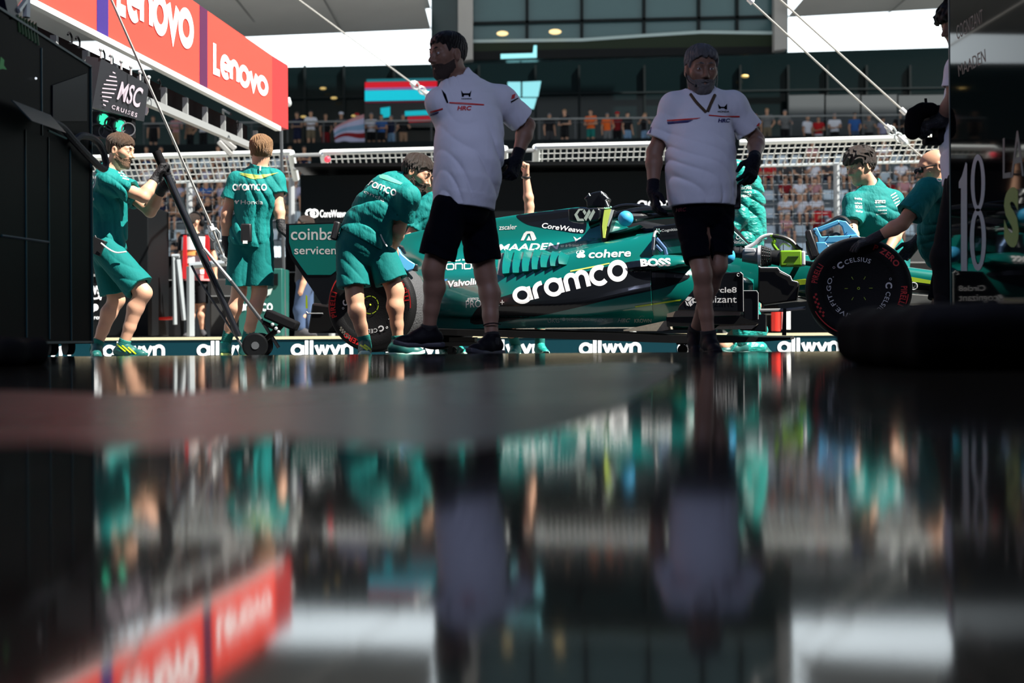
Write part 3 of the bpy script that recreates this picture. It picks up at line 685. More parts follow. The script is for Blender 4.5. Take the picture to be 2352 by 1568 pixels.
# ---------------- debris fence ----------------
fence_r = []
def fence_panel(x0,y0,x1,y1,Y0,Y1,drop,label,ends=(True,True),pitch=.095,lowmesh=True,yb=600):
    A,B = P(x0,y0,Y0),P(x1,y1,Y1); root = empty('debris_fence',(A.x,A.y,ztop),label,'fence','debris fence lengths')
    u = (B-A).normalized(); outw = Vector((u.y,-u.x,0)); L = (B-A).length
    A2 = P(x0,y0+drop,Y0)+Vector((0,.45,0)); B2 = P(x1,y1+drop*Y0/Y1,Y1)+Vector((0,.45,0))
    b = MB(); b.tube([A,B],.045,8); b.build('top_rail', mat('fence_white',(.80,.84,.82),.4), root, smooth=True)
    b = MB(); b.tube([A2,B2],.022,6); b.build('lower_rail', M_steel, root)
    for on,q0,q1 in ((ends[0],A,A2),(ends[1],B,B2)):
        if on: MB().tube([q0,q1],.06,8).build('end_post', mat('fence_white',(.80,.84,.82),.4), root, smooth=True)
    n = int(L/pitch); b = MB()
    for i in range(1,n): t = i/n; b.tube([A.lerp(B,t),A2.lerp(B2,t)],.011,4,caps=False)
    for t in (.28,.5,.72): b.tube([A.lerp(A2,t),B.lerp(B2,t)],.006,4,caps=False)
    b.build('mesh', mat('mesh_wire',(.66,.68,.66),.5,.3), root)
    if lowmesh:
        A3_ = P(x0,yb,Y0); A3_=Vector((A2.x,A2.y,A3_.z)); B3_=Vector((B2.x,B2.y,A3_.z)); b = MB(); n = int(L/.15)
        for i in range(n+1): t = i/n; b.tube([A2.lerp(B2,t),A3_.lerp(B3_,t)],.0045,3,caps=False)
        k = int((A2.z-A3_.z)/.15)
        for i in range(1,k): t = i/k; b.tube([A2.lerp(A3_,t),B2.lerp(B3_,t)],.0045,3,caps=False)
        b.build('lower_mesh', mat('mesh_wire_grey',(.10,.105,.11),.6,.2), root)
    for t in (0.02,.5,.98):
        q = A2.lerp(B2,t); MB().tube([q,Vector((q.x,q.y,ztop))],.05,8).build('post', mat('post_grey',(.35,.37,.38),.5,.3), root, smooth=True)
    return root
fence_panel(170,364,668,350,19.6,19.4,52,'white topped debris fence panel behind the two mechanics on the left')
fence_panel(742,350,1158,340,19.3,19.1,48,'white topped debris fence panel above the bending mechanic, red lamp at its end',lowmesh=False)
fence_panel(1232,337,1686,327,19.0,18.8,48,'white topped debris fence panel between the two men in white polo shirts',lowmesh=False,ends=(True,False))
fence_panel(1699,327,2181,314,18.8,18.6,46,'white topped debris fence panel over the seated spectators on the right',ends=(False,True))
fence_panel(2215,313,2262,311,18.6,18.5,46,'narrow white topped debris fence panel farthest along to the right',lowmesh=False)
for nm,x0,x1,Yt,dy,lab in (('tie_rail',674,737,19.3,15,'grey steel tie rails closing the gap left of the fence with the red lamp'),('tie_rail',1164,1226,19.0,25,'grey steel tie rails closing the gap behind the bearded man\'s hip')):
    o = empty(nm,tuple(P(x0,402,Yt)),lab,'rail')
    for y in (372,402): MB().tube([P(x0,y-dy,Yt),P(x1,y-dy-2,Yt)],.03,6).build('tube', M_grey, o)
o = empty('signal_lamp',tuple(P(752,366,19.1)),'small red signal lamp clamped to the fence above the bending mechanic','lamp')
p = P(752,366,19.1); MB().ball(tuple(p),.05,10,8).build('lens', emis('red_lens',(.8,.03,.06),.5), o, smooth=True); MB().box(tuple(P(750,388,19.0)),(.25,.12,.16)).build('base', M_white, o, bevel=.02)
# ---------------- overhead gantry with the red sign ----------------
SD = Vector((.12,1,0)).normalized()                       # the way the gantry runs
SA = P(625,283,15.0)                                      # lower far corner of the sign
SN = Vector((SD.y,-SD.x,0))                               # its face looks this way
def sg(px,py): return plane_hit(px,py,SA,SN)
sign = empty('overhead_sign',tuple(SA),'long red overhead sign with white wordmarks and dark dividing stripes','sign')
def sface(name, pix, m, parent, th=.12, lift=0.0):
    b = MB(); b.prism([sg(x,y)+SN*lift for x,y in pix], -SN*th); return b.build(name, m, parent)
bl = lambda x: 283+.515*(x-625)          # lower edge in pixels
tl = lambda x: 128+.695*(x-625)
sface('red_panel',[(-330,tl(-330)),(625,tl(625)),(625,bl(625)),(-330,bl(-330))],M_red,sign)
for x0,x1,m in ((222,248,M_purple),(458,476,M_dkpurple)):
    sface('stripe',[(x0,tl(x0)),(x1,tl(x1)),(x1,bl(x1)),(x0,bl(x0))],m,sign,.02,.004)
EA = sg(625,283); ET = sg(625,128); EB = P(662,297,15.55); ETB = P(662,155,15.6)
b = MB(); b.prism([EA,EB,Vector((EB.x,EB.y,ET.z)),ET],(-.1,.05,0)); b.build('end_panel', mat('red_end',(.40,.025,.025),.5), sign)
gl = stroke_geo('Lenovo',.36,-.10)
for quad in ([(268,-92),(445,10),(445,131),(268,46)],[(490,98),(616,172),(616,230),(490,178)],[(-190,-330),(150,-150),(150,-30),(-190,-170)]):
    decal('lettering', gl, quad, (SA+SN*.008,SN), emis('sign_white',(1,1,1),.25), sign)
sface('lower_edge',[(-330,bl(-330)),(640,bl(640)),(640,bl(640)+10),(-330,bl(-330)+18)],mat('edge_white',(.75,.76,.75),.5),sign,.07,.03)
gan = empty('overhead_gantry',tuple(SA+Vector((0,0,-.5))),'grey steel gantry beam slung under the red sign','gantry')
b = MB(); S0 = sg(-120,-50)-SN*.1; S1 = sg(605,300)-SN*.1
b.box((S0+S1)/2+Vector((0,0,-.21)), ((S1-S0).length+.1,.07,.07), ax=((S1-S0).normalized(), SN, (S1-S0).normalized().cross(SN)))
b.build('lower_beam', M_grey, gan)
for i in range(13):
    p = S0.lerp(S1,i/12); MB().box(p+Vector((0,0,-.11)),(.05,.05,.22)).build('hanger', M_grey, gan)
b = MB(); b.box((S0+S1)/2+Vector((0,0,-.07))-SN*.12,((S1-S0).length,.04,.26),ax=((S1-S0).normalized(),SN,(S1-S0).normalized().cross(SN))); b.build('dark_backing', M_blackmatt, gan)  # dark sheet added to give the gap under the sign its darkness
for x in (160,178,236,255,365,545):
    p = plane_hit(x,bl(x)+48,SA+SN*.05,SN); MB().tube(crom([p+Vector((0,-.04,.03)),p+Vector((0,0,.06)),p+Vector((0,.05,.03)),p+Vector((0,.04,-.02)),p+Vector((0,-.01,-.03))],4),.008,6).build('cable_clamp', M_blackmatt, gan)
# dark chequered LED board hanging from the gantry
lb = empty('led_message_board',tuple(P(280,275,12.0)),'dark LED board with dotted white letters hung below the gantry','screen')
q4 = [(232,134),(342,196),(331,279),(212,246)]
lp = [P(q4[0][0],q4[0][1],9.6),P(q4[1][0],q4[1][1],10.7),P(q4[2][0],q4[2][1],10.7),P(q4[3][0],q4[3][1],9.6)]
ln = (lp[1]-lp[0]).cross(lp[3]-lp[0]).normalized()
if ln.y > 0: ln = -ln
b = MB(); b.prism(lp,-ln*.12); b.build('housing', mat('led_black',(.016,.017,.022),.45), lb)
M_dot = emis('led_dots',(.45,.38,.43),.30)
lpl = (lp[0]+ln*.012, ln)
decal('lettering', font_geo('MSC',.02,.1), [(278,186),(330,203),(321,249),(268,228)], lpl, M_dot, lb)
decal('lettering', font_geo('CRUISES',.02,0,1.4), [(258,240),(316,260),(314,270),(256,249)], lpl, M_dot, lb)
b = MB()
for k in range(9):
    t = k/8; x = 262-t*22; y = 166+t*74; w = 3+13*math.sin(math.pi*min(1,t*1.05))
    pts = [plane_hit(x+a,y+c,lpl[0],ln) for a,c in ((-w,-2),(w,1),(w,4),(-w,1))]; b.add(pts,[(0,1,2,3)])
b.build('emblem', M_dot, lb)
for i in range(6):
    p = lp[0].lerp(lp[1],i/5); MB().tube([p,p+Vector((0,0,.07))],.009,6).ball(tuple(p+Vector((0,0,.07))),.018,8,6).build('hook', M_steel, lb)
# traffic light cluster below it
tl_ = empty('traffic_light',tuple(P(255,300,10.4)),'pit exit light cluster with two lamps glowing green under the hanging LED board','traffic light')
b = MB()
for x,y in ((219,270),(238,275),(256,285),(276,290),(224,300),(243,303),(295,298)):
    c = P(x,y,10.35); d_ = Vector((0,-1,0)); b.lathe([(.055,0),(.06,.06),(.05,.06),(.045,.02)],c,(0.3,-1,-.1),14)
b.build('lamp_hood', mat('hood_grey',(.12,.12,.13),.5), tl_, smooth=True)
for x,y in ((238,275),(276,290)): MB().ball(tuple(P(x,y,10.33)),(.04,.03,.065),10,8).build('green_lens', emis('green_lens',(.05,.85,.48),1.2), tl_, smooth=True)
MB().box(tuple(P(258,287,10.5)),(.37,.1,.22)).build('back_plate', M_blackmatt, tl_)
MB().box(tuple(P(258,262,10.75)),(.05,.05,.5)).build('mount_pole', M_blackmatt, tl_)
# hanging loudspeaker array
ar = empty('loudspeaker_array',tuple(P(520,300,17)),'pale curved loudspeaker array hanging under the end of the gantry','speaker')
b = MB()
for i in range(5):
    x = 506+i*10-(2 if i>3 else 0)*3; y = 296+i*11; a = R(38+i*9)
    c = P(518+8*math.sin(i*.8),292+i*12,17); b.box(c,(.26,.22,.072),rot=Matrix.Rotation(R(20+i*7),3,'Y')@Matrix.Rotation(.3,3,'Z'))
b.build('cabinet', mat('speaker_grey',(.36,.36,.35),.6,var=.35,vscale=9), ar, bevel=.012)
b = MB(); b.tube([P(515,288,17),P(512,252,16),P(530,262,14.2)],.015,6); b.build('rigging', M_dkgrey, ar)
# white flag-like fin
b = MB(); b.prism([P(333,228,13),P(339,226,13),P(340,256,13),P(336,264,13),P(328,262,13)],(0,.02,0)); o = b.build('pennant', mat('edge_white',(.75,.76,.75),.5)); origin_to(o,P(334,264,13)); tag(o,'small white pennant fin beside the hanging LED board','pennant')
# slim mast with two nozzles in front of the sign end
PZ_ = ztop; ms = empty('slim_mast',tuple(P(653,480,16.2)),'slim dark mast carrying a crossbar with two small sensors by the sign end','mast')
b = MB(); b.tube([P(645,237,16.2),Vector((P(652,480,16.2).x,16.2,PZ_))],.022,6); b.tube([P(628,236,16.2),P(664,236,16.2)],.022,6); b.build('pole', M_dkgrey, ms)
for x in (629,664):
    b = MB(); b.ball(tuple(P(x,237,16.2)),(.035,.035,.05),8,6); b.tube([P(x,234,16.2),P(x-1,224,16.2)],[.03,.02],8); b.build('sensor', M_steel, ms, smooth=True)
# ---------------- guy cables ----------------
def cable(name,label,pts,r,ferr=(),shk=None):
    root = empty(name,tuple(pts[-1]),label,'cable',None)
    b = MB(); b.tube(pts,r,6); b.build('rope', mat('cable_grey',(.42,.41,.39),.5,.2), root)
    for a,c in ferr: b = MB(); b.tube([a,c],r*2.6,8); b.build('ferrule', M_white, root)
    if shk is not None:
        b = MB(); u = (pts[1]-pts[0]).normalized(); s = u.cross(Vector((0,1,0))).normalized()
        for k in range(2):
            c = shk+u*(k-.5)*r*12; b.tube([c+u*math.cos(t*.7854)*r*6+s*math.sin(t*.7854)*r*4 for t in range(8)],r*1.1,6,closed=True)
        b.ball(tuple(shk+u*r*16),r*4,8,6); b.build('shackle', M_steel, root, smooth=True)
    return root
cable('guy_cable','taut grey cable slanting down past the red sign to a ringed shackle',[P(238,-40,9.8),P(488,525,11.0),P(520,606,11.2)],.011,[(P(482,516,11),P(488,530,11))],P(499,552,11.08))
cable('guy_cable','thin pale cable crossing the sky towards the bearded man in white polo',[P(660,-20,18),P(945,190,20),P(990,225,20.3)],.014,[(P(944,189,20),P(953,196,20)),(P(972,208,20.2),P(985,219,20.3))],P(962,202,20.1))
cable('guy_cable','lower of the two pale cables slanting across the bright sky slot on the right',[P(1700,-20,12),P(2040,294,13.2),P(2120,362,13.5)],.011,[(P(1719,-3,12),P(1729,7,12)),(P(2035,288,13.2),P(2046,300,13.2)),(P(2067,316,13.3),P(2077,326,13.3))],P(2056,308,13.25))
cable('guy_cable','upper of the two pale cables, passing behind the television camera on the right',[P(1770,-20,12.2),P(2070,250,13.6),P(2186,360,14)],.011,[(P(2069,250,13.6),P(2081,261,13.6)),(P(2108,286,13.7),P(2116,293,13.7))])
# ---------------- equipment on the pit wall platform ----------------
PZ = ztop
def blk(name, pix, Y, d, m, label, cat):
    ps = [P(x,y,Y) for x,y in pix]; o = empty(name,tuple(Vector((ps[2].x,ps[2].y,PZ))),label,cat); b = MB(); b.prism(ps,(0,d,0)); b.build('body', m, o, bevel=.01); return o
st = blk('pit_wall_stand',[(690,402),(1736,388),(1736,700),(690,700)],16.6,1.6,mat('stand_black',(.004,.006,.007),.7,spec=.08),'long black canopied command stand with white wordmarks behind the car','stand')
decal('lettering', font_geo('CoreWeave',.012), qrect(735,482,795,499), ((0,16.59,0),(0,1,0)), M_led, st)
b = MB(); b.box(P(1212,396,17.3),(P(1736,398,16.6).x-P(688,398,16.6).x+.1,1.8,.05)); b.build('canopy', M_black, st)
decal('lettering', stroke_geo('aramco',.26), qrect(1464,460,1600,478), ((0,16.59,0),(0,1,0)), M_led, st)
b = MB()
for x,w in ((712,9),(722,8)): 
    c=P(x,490,16.58); u=[c+Vector((math.cos(a*.7854)*.055*(w/9),0,math.sin(a*.7854)*.05)) for a in range(8)]; b.tube(u,.014,6,closed=True)
b.build('emblem', M_led, st)
cb = blk('pit_wall_cabinet',[(190,478),(340,470),(340,771),(190,771)],16.4,1.0,mat('cabinet_black',(.005,.006,.007),.6,spec=.08),'tall black cabinet with small white logos behind the mechanic gripping the pole','cabinet')
decal('lettering', font_geo('aws',.02), qrect(196,656,232,676), ((0,16.39,0),(0,1,0)), M_led, cb)
b = MB(); b.tube([P(x,y,16.38) for x,y in crom([(204,680),(216,686),(231,683)],4)],.010,5); b.tube([P(x,y,16.38) for x,y in ((226,680),(232,682),(230,688))],.010,5); b.build('logo_arc', M_led, cb)
b = MB(); 
for x,y,r in ((210,709,9),(218,706,8),(203,712,7)): b.ball(tuple(P(x,y,16.395)),(r*.0058,.012,r*.0058),12,8)
b.build('cloud_mark', M_led, cb); decal('lettering', font_geo('force',.01), qrect(204,724,232,733), ((0,16.39,0),(0,1,0)), M_led, cb)
MB().box(P(232,632,16.38),(.8,.02,.03)).build('shelf_edge', M_grey, cb)
gp = blk('green_display_panel',[(548,618),(648,616),(648,772),(548,772)],16.0,.5,mat('panel_green',(.008,.085,.07),.45),'dark green display panel with pale wings and a wordmark, behind the back-turned mechanic','display')
decal('lettering', stroke_geo('aramco',.26), qrect(549,696,626,714), ((0,15.99,0),(0,1,0)), M_led, gp)
decal_poly('wing_mark', [(600,672),(612,666),(626,662),(621,676),(608,681),(600,680)], ((0,15.99,0),(0,1,0)), mat('pale_wing',(.45,.55,.52),.5), gp, .004, None)
MB().prism([P(x,y,15.98) for x,y in ((582,630),(638,628),(638,655),(582,656))],(0,.02,0)).build('screen', M_black, gp)
# crowd barrier, boxes and clutter
br = empty('steel_barrier',tuple(P(430,772,16.8)),'galvanised pedestrian barrier in front of the marshal','barrier')
b = MB()
for x0,y0,x1,y1,r in ((399,590,402,745,.03),(408,596,424,735,.04),(437,612,438,772,.055),(436,610,520,604,.045),(395,588,412,588,.03)): b.tube([P(x0,y0,16.8),P(x1,y1,16.8)],r,8)
b.build('frame', mat('barrier_steel',(.40,.44,.46),.45,.4), br, smooth=True)
for k,(x0,y0,x1,y1,m,lab) in enumerate(((340,588,402,772,M_blackmatt,'black flight case on the platform left of the steel barrier'),(482,640,560,772,mat('case_grey',(.03,.03,.03),.6),'dark grey case between the marshal and the green panel'),(655,560,700,776,M_blackmatt,'narrow black case behind the rear wing'),(1690,590,1860,690,M_dkgrey,'low dark equipment case behind the car nose'),(2060,560,2300,700,mat('case_grey2',(.018,.02,.02),.6),'rounded dark case behind the bald mechanic'),(1755,700,1790,772,M_blackmatt,'small black box beside the red post under the car nose'))):
    o = empty('flight_case',tuple(P((x0+x1)/2,y1,17.5+k*.05)),lab,'case'); b = MB(); b.prism([P(x0,y0,17.6+k*.2),P(x1,y0,17.6+k*.2),P(x1,y1,17.6+k*.2),P(x0,y1,17.6+k*.2)],(0,.5,0)); b.build('body', m, o, bevel=.02)
    b = MB(); ym = y0+(y1-y0)*.3; b.box(P((x0+x1)/2,ym,17.58+k*.2),((x1-x0)*.0062,.03,.012)); b.build('lid_seam', M_grey, o)
o = MB().prism([P(x,y,16.9) for x,y in ((355,729),(392,726),(393,733),(357,735))],(0,.3,0)).build('red_tool', mat('tool_red',(.7,.02,.01),.4), None, bevel=.01); origin_to(o,P(372,735,16.9)); tag(o,'flat red tool lying low beside the steel barrier','tool')
o = empty('red_post',tuple(P(1782,758,16.0)),'red post with white end visible under the car nose','post'); b = MB(); b.tube([P(1782,710,16),P(1782,760,16)],.06,12); b.build('shaft', mat('tool_red',(.7,.02,.01),.4), o, smooth=True); b = MB(); b.tube([P(1805,712,16),P(1805,756,16)],.06,12); b.build('sleeve', M_white, o, smooth=True)
# ---------------- grandstand seats ----------------
gs = empty('grandstand',(0,48,0),'grey stepped grandstand across the track','grandstand'); gs['kind'] = 'structure'
GROW = []
NR = 6
for r in range(NR):
    Yr = 44.0+r*.9; yp = 588-r*41      # seat-base pixel row
    z = P(1176,yp,Yr).z; GROW.append((Yr,z))
b = MB()
for r,(Yr,z) in enumerate(GROW): b.box((0,Yr+.2,z-.55),(60,.9,1.0))
pass
b.build('steps', mat('step_grey',(.15,.18,.20),.7), gs)
b = MB(); b.box((0,GROW[0][0]-.55,GROW[0][1]/2-.3),(60,.4,GROW[0][1]+.55)); b.build('front_wall', mat('stand_front',(.012,.014,.016),.7,spec=.1), gs)
M_seat = mat('seat_pale',(.60,.71,.80),.5)
sb_ = MB(); sb_.prism([(-.21,.16,0),(.21,.16,0),(.20,.22,.42),(-.20,.22,.42)],(0,.04,0)); sb_.add([],[])
sb2 = MB(); sb2.box((0,-.02,.02),(.43,.38,.05))
def seat_proto():
    o = empty('stadium_seat',(0,0,0)); sb_.build('backrest', M_seat, o, bevel=.03); sb2.build('pan', M_seat, o, bevel=.02); return o
sp_ = seat_proto(); first = True; SEATS = []
def copy_tree(o, parent=None):
    c = o.copy(); COL.objects.link(c); c.parent = parent
    for ch in list(o.children): copy_tree(ch, c)
    return c
for (px0,px1) in ((338,700),(1735,2120)):
    for r,(Yr,z) in enumerate(GROW):
        if r == 5 and px0 < 1000: pass
        x = P(px0,500,Yr).x; x1 = P(px1,500,Yr).x
        while x < x1:
            o = sp_ if first else copy_tree(sp_); first = False
            o.location = (x,Yr,z); tag(o,'pale grey plastic grandstand seat with curved back','seat','grandstand seats'); SEATS.append((px0,r,x,Yr,z)); x += .57
# ---------------- racing car ----------------
CA = R(14.2); CF = Vector((math.cos(CA),-math.sin(CA),0)); CR = Vector((-math.sin(CA),-math.cos(CA),0)); CO = Vector((-.815,9.921,0))
def C(u,v,z): return CO+CF*u+CR*v+Vector((0,0,z))
def CP(px,py,v): return plane_hit(px,py,CO+CR*v,CR)
def UZ(px,py,v): p = CP(px,py,v)-CO; return p.dot(CF),p.z
M_green = mat('car_green',(.001,.122,.104),.26,spec=.5,coat=.6)
M_carbon = mat('carbon_black',(.006,.006,.006),.42,spec=.22); M_carblack = mat('car_black',(.004,.005,.007),.30,spec=.3,coat=.25)
M_lime = mat('lime_paint',(.52,.72,.02),.4); M_limed = mat('lime_dark',(.33,.46,.02),.45); M_silver = mat('silver_lettering',(.62,.64,.62),.35,.2)
M_dim = mat('dim_lettering',(.20,.27,.26),.5); M_blue = mat('blue_cover',(.03,.34,.62),.55,bump=.1,bscale=40); M_tyre = mat('tyre_rubber',(.005,.005,.0055),.6,spec=.16,bump=.15,bscale=150)
M_tread = mat('tyre_tread',(.055,.055,.058),.8,bump=.5,bscale=70); M_redt = mat('tyre_red',(.55,.012,.012),.5); M_cover = mat('wheel_cover',(.003,.003,.004),.3,spec=.15)
M_tyret = mat('tyre_white',(.70,.70,.70),.5); M_beige = mat('floor_tray',(.26,.23,.18),.5,var=.3,vscale=60)
car = empty('racing_car',tuple(C(1.7,0,ground(9.5))),'dark green open wheel racing car with big white wordmark, raised on stands outside the garage','racing car')
# bodywork: engine cover and sidepods in one lofted skin
ST = [  # u, top, shoulder z, side v, mid z, low z, bottom v, spine half width
 (-.25,.86,.58,.10,.42,.32,.06,.012),(.02,.93,.60,.20,.42,.29,.14,.015),(.30,.975,.60,.36,.40,.27,.28,.018),(.60,1.01,.605,.53,.35,.24,.44,.02),
 (.90,1.045,.63,.66,.34,.235,.58,.022),(1.20,1.072,.668,.735,.34,.23,.66,.03),(1.45,1.085,.715,.765,.35,.23,.68,.05),(1.62,1.02,.755,.775,.37,.24,.67,.10),(1.85,.90,.80,.77,.42,.27,.63,.16),(2.055,.85,.838,.755,.46,.30,.56,.2)]
def half(u,top,zs,vs,zm,zl,vb,sp):
    n = min(.30,vs*.55)
    return [(0,top+.004),(sp,top-.004),(sp+.03,top-(top-zs)*.25),(min(sp+.10,vs*.5),top-(top-zs)*.62),(n,zs+(top-zs)*.14),(vs*.64,zs+.008),(vs*.79,zs-.045),(vs*.90,(zs*.55+zm*.45)-.01),(vs,zm),(vs*.995,(zm+zl)/2),(vs*.95,zl),(vb+(vs*.94-vb)*.35,.22),(vb,.145)]
rings = []
for s in crom(ST,5):
    hp = crom(half(*s),4); rings.append([C(s[0],v,z) for v,z in hp]+[C(s[0],-v,z) for v,z in hp[::-1][:-1]])
bb = MB(); bb.loft(rings); BODY = bb.bvh(); body = bb.build('bodywork', M_green, car, smooth=True, angle=60)
# lower lip that reaches ahead of the inlet
b = MB(); rr = []
for s in crom([(1.78,.50,.66,.62,.54),(1.92,.50,.725,.65,.535),(2.08,.50,.752,.668,.545),(2.25,.46,.745,.660,.565),(2.34,.45,.70,.640,.59)],4):
    u,v0,v1,z1,z0 = s; n = 14
    cs = [(math.copysign(abs(math.cos(t))**.7,math.cos(t)),math.copysign(abs(math.sin(t))**.7,math.sin(t))) for t in [2*math.pi*(k+.5)/n for k in range(n)]]
    rr.append([C(u,(v0+v1)/2+(v1-v0)/2*c_-.045*s_*(c_>0),(z0+z1)/2+(z1-z0)/2*s_) for c_,s_ in cs])
b.loft(rr); _lip = b; LIP = b.bvh(); b.build('inlet_lip', M_green, car, smooth=True, angle=60)
b = MB(); rr = []
for u,v1,z1 in crom([(1.95,.735,.64),(2.15,.70,.63),(2.35,.62,.60),(2.55,.50,.56),(2.75,.36,.50)],3):
    rr.append([C(u,v,z) for v,z in crom([(.1,z1),(v1*.8,z1-.01),(v1*.97,z1-.07),(v1,.46),(v1*.96,.33),(v1*.84,.22),(v1*.74,.13),(.1,.13)],3)])
b.loft(rr,caps=True); _flk = b; b.build('flank', M_green, car, smooth=True, angle=60)
# inlet mouth with grey rim
b = MB(); hp = crom(half(*ST[-1]),4); b.tube([C(2.058,v,z) for v,z in hp if z > .66 and v > .28],.010,6); b.build('inlet_rim', M_grey, car, smooth=True)
b = MB(); b.prism([C(2.062,.30,.66),C(2.062,.72,.66),C(2.062,.70,.79),C(2.062,.30,.82)],CF*.004); b.build('inlet_mouth', M_carblack, car)
# nose and survival cell
rr = []
for u,hw,zt,zb in crom([(1.50,.30,.86,.20),(2.0,.33,.86,.20),(2.45,.32,.80,.24),(2.75,.29,.742,.32),(3.09,.235,.683,.37),(3.5,.19,.625,.39),(4.0,.15,.548,.36),(4.35,.12,.475,.31),(4.55,.09,.41,.29),(4.6,.05,.37,.31)],4):
    n = 28; rr.append([C(u,hw*math.copysign(abs(math.cos(t))**.55,math.cos(t)),(zt+zb)/2+(zt-zb)/2*math.copysign(abs(math.sin(t))**.6,math.sin(t))) for t in [2*math.pi*(k+.5)/n for k in range(n)]])
nb = MB(); nb.loft(rr); NOSE = nb.bvh(); nb.build('nose', M_green, car, smooth=True, angle=60)
# cockpit opening, headrest and roll hoop
b = MB(); rr = []
for u,hw,z0,z1 in crom([(1.50,.10,.80,1.06),(1.62,.15,.80,1.04),(1.85,.21,.80,.985),(2.1,.23,.80,.93),(2.35,.20,.80,.885),(2.5,.10,.79,.82)],4):
    rr.append([C(u,hw*math.cos(t),z0+(z1-z0)*math.sin(t)) for t in [math.pi*k/10 for k in range(11)]])
b.loft(rr); b.build('headrest', M_carbon, car, smooth=True)
b = MB(); pts = crom([(1.52,.22,.93),(1.75,.26,1.0),(1.95,.25,1.03),(2.2,.19,1.03),(2.45,.06,.99),(2.52,0,.96)],5)
b.tube([C(*p) for p in pts]+[C(p[0],-p[1],p[2]) for p in pts[::-1][1:]],.028,10); b.tube([C(2.52,0,.96),C(2.62,0,.85),C(2.70,0,.74)],[.026,.022,.03],8)
b.tube([C(*p) for p in crom([(1.60,.12,1.03),(1.75,.12,1.085),(1.92,.10,1.075),(2.05,.08,1.03)],5)],.012,6); b.build('halo', M_carblack, car, smooth=True)
b = MB(); b.prism([CP(x,y,.30) for x,y in ((1372,478),(1412,481),(1402,520),(1396,556),(1382,560),(1378,520))],CR*-.5); b.build('air_box', M_carblack, car, bevel=.01)
b = MB(); b.prism([CP(x,y,.325) for x,y in ((1388,482),(1403,480),(1398,500),(1391,532),(1389,546),(1385,546),(1383,520),(1385,500))],CR*-.02); b.build('lime_strip', mat('lime_bright',(.80,.95,.16),.5), car)
b = MB(); b.prism([CP(x,y,.322) for x,y in ((1403,480),(1409,483),(1404,500),(1396,520),(1395,518))],CR*-.02); b.build('pale_strip', M_silver, car)
b = MB()
for x,y in ((1389,478),(1393.5,478),(1398,477.5),(1403,475.5)): b.ball(tuple(CP(x,y,.3)),.007,8,6)
b.build('rivets', mat('teal_rivet',(.3,.7,.6),.4), car)
# camera pods
b = MB(); b.prism([CP(x,y,.36) for x,y in ((1304,480),(1312,477.5),(1374,477),(1379,482),(1378,500),(1372,507),(1330,511),(1306,507))],CR*-.14); pod = b.build('camera_pod', M_carblack, car, bevel=.012)
PODP = (CO+CR*.363,CR)
g = MB()
for poly in ([(1329,479.5),(1341,479.5),(1337,483),(1332,483),(1326,492.5),(1331,502),(1340,502),(1342,507.5),(1326,507.5),(1319,493)],[(1342,480),(1347,488),(1343,494),(1338,486)],[(1353,480),(1357,487),(1346,507.5),(1341,501)],[(1363,480),(1367,487),(1356,507.5),(1351,500)]):
    g.add([plane_hit(x,y,*PODP) for x,y in poly],[tuple(range(len(poly)))])
g.build('lettering', mat('pod_letter',(.45,.52,.45),.5), pod)
b = MB(); b.prism([CP(x,y,.09) for x,y in ((1350,447),(1362,441),(1382,437),(1388,446),(1397,455),(1392,460),(1394,476),(1348,476),(1346,460),(1340,456))],CR*-.18); b.build('roof_camera', M_carblack, car, bevel=.015)
b = MB()
for x,y in ((1352,444),(1380,440),(1384,443)): b.tube([CP(x,y,.1),CP(x+3,y+6,.1)],.006,5)
b.tube([CP(1388,449,.1),CP(1396,456,.1),CP(1391,460,.1),CP(1397,474,.1)],.006,5); b.build('glints', M_silver, car)
# mirror covers
for x,y,v,nm in ((1437,502,.42,'on the headrest side'),(1670,588,.62,'at the mirror stalk')):
    b = MB(); b.ball(tuple(CP(x,y,v)),.058,24,16); o = b.build('round_blue_cover', M_blue, car, smooth=True); o['label'] = 'round sky blue cover '+nm
b = MB(); b.tube([CP(1437,502,.36),CP(1500,497,.2)],[.045,.02],10); b.tube([CP(1670,590,.56),CP(1650,600,.3)],.02,8); b.build('mirror_stalk', M_carblack, car, smooth=True)
# cockpit side with lettering panel
b = MB(); b.prism([CP(x,y,.40) for x,y in ((1500,520),(1560,512),(1600,520),(1600,545),(1510,556),(1500,545))],CR*-.05); side_ = b.build('cockpit_side', M_carblack, car, bevel=.01); SIDEP = (CO+CR*.403,CR)
b = MB(); b.prism([CP(x,y,.38) for x,y in ((1395,535),(1455,520),(1470,516),(1455,524),(1420,534))],CR*-.2); b.build('cockpit_rim', M_green, car)
b = MB(); b.prism([CP(x,y,.39) for x,y in ((1510,556),(1600,542),(1620,575),(1510,585))],CR*-.1); b.build('lower_cockpit_side', M_green, car)
b = MB(); b.tube([CP(x,y,.55) for x,y in ((1507,548),(1527,572),(1530,585))],.016,6); b.tube([CP(x,y,.5) for x,y in ((1503,560),(1520,578))],.012,6); b.build('vanes', mat('vane_blue',(.10,.18,.34),.3,.4), car)
b = MB(); b.prism([CP(x,y,.30) for x,y in ((1680,524),(1722,564),(1680,566),(1655,560),(1655,535))],CR*-.6); b.build('windscreen', M_green, car, bevel=.01)
decal('lettering', font_geo('NexGen',.008), qrect(1683,550,1711,559,1), (CO+CR*.303,CR), M_silver, car)
b = MB(); c_=CP(1695,545,.304); b.tube([c_+CF*math.cos(t)*.014+Vector((0,0,math.sin(t)*.014)) for t in [k*.7854 for k in range(8)]],.003,5,closed=True); b.build('lettering', M_silver, car)
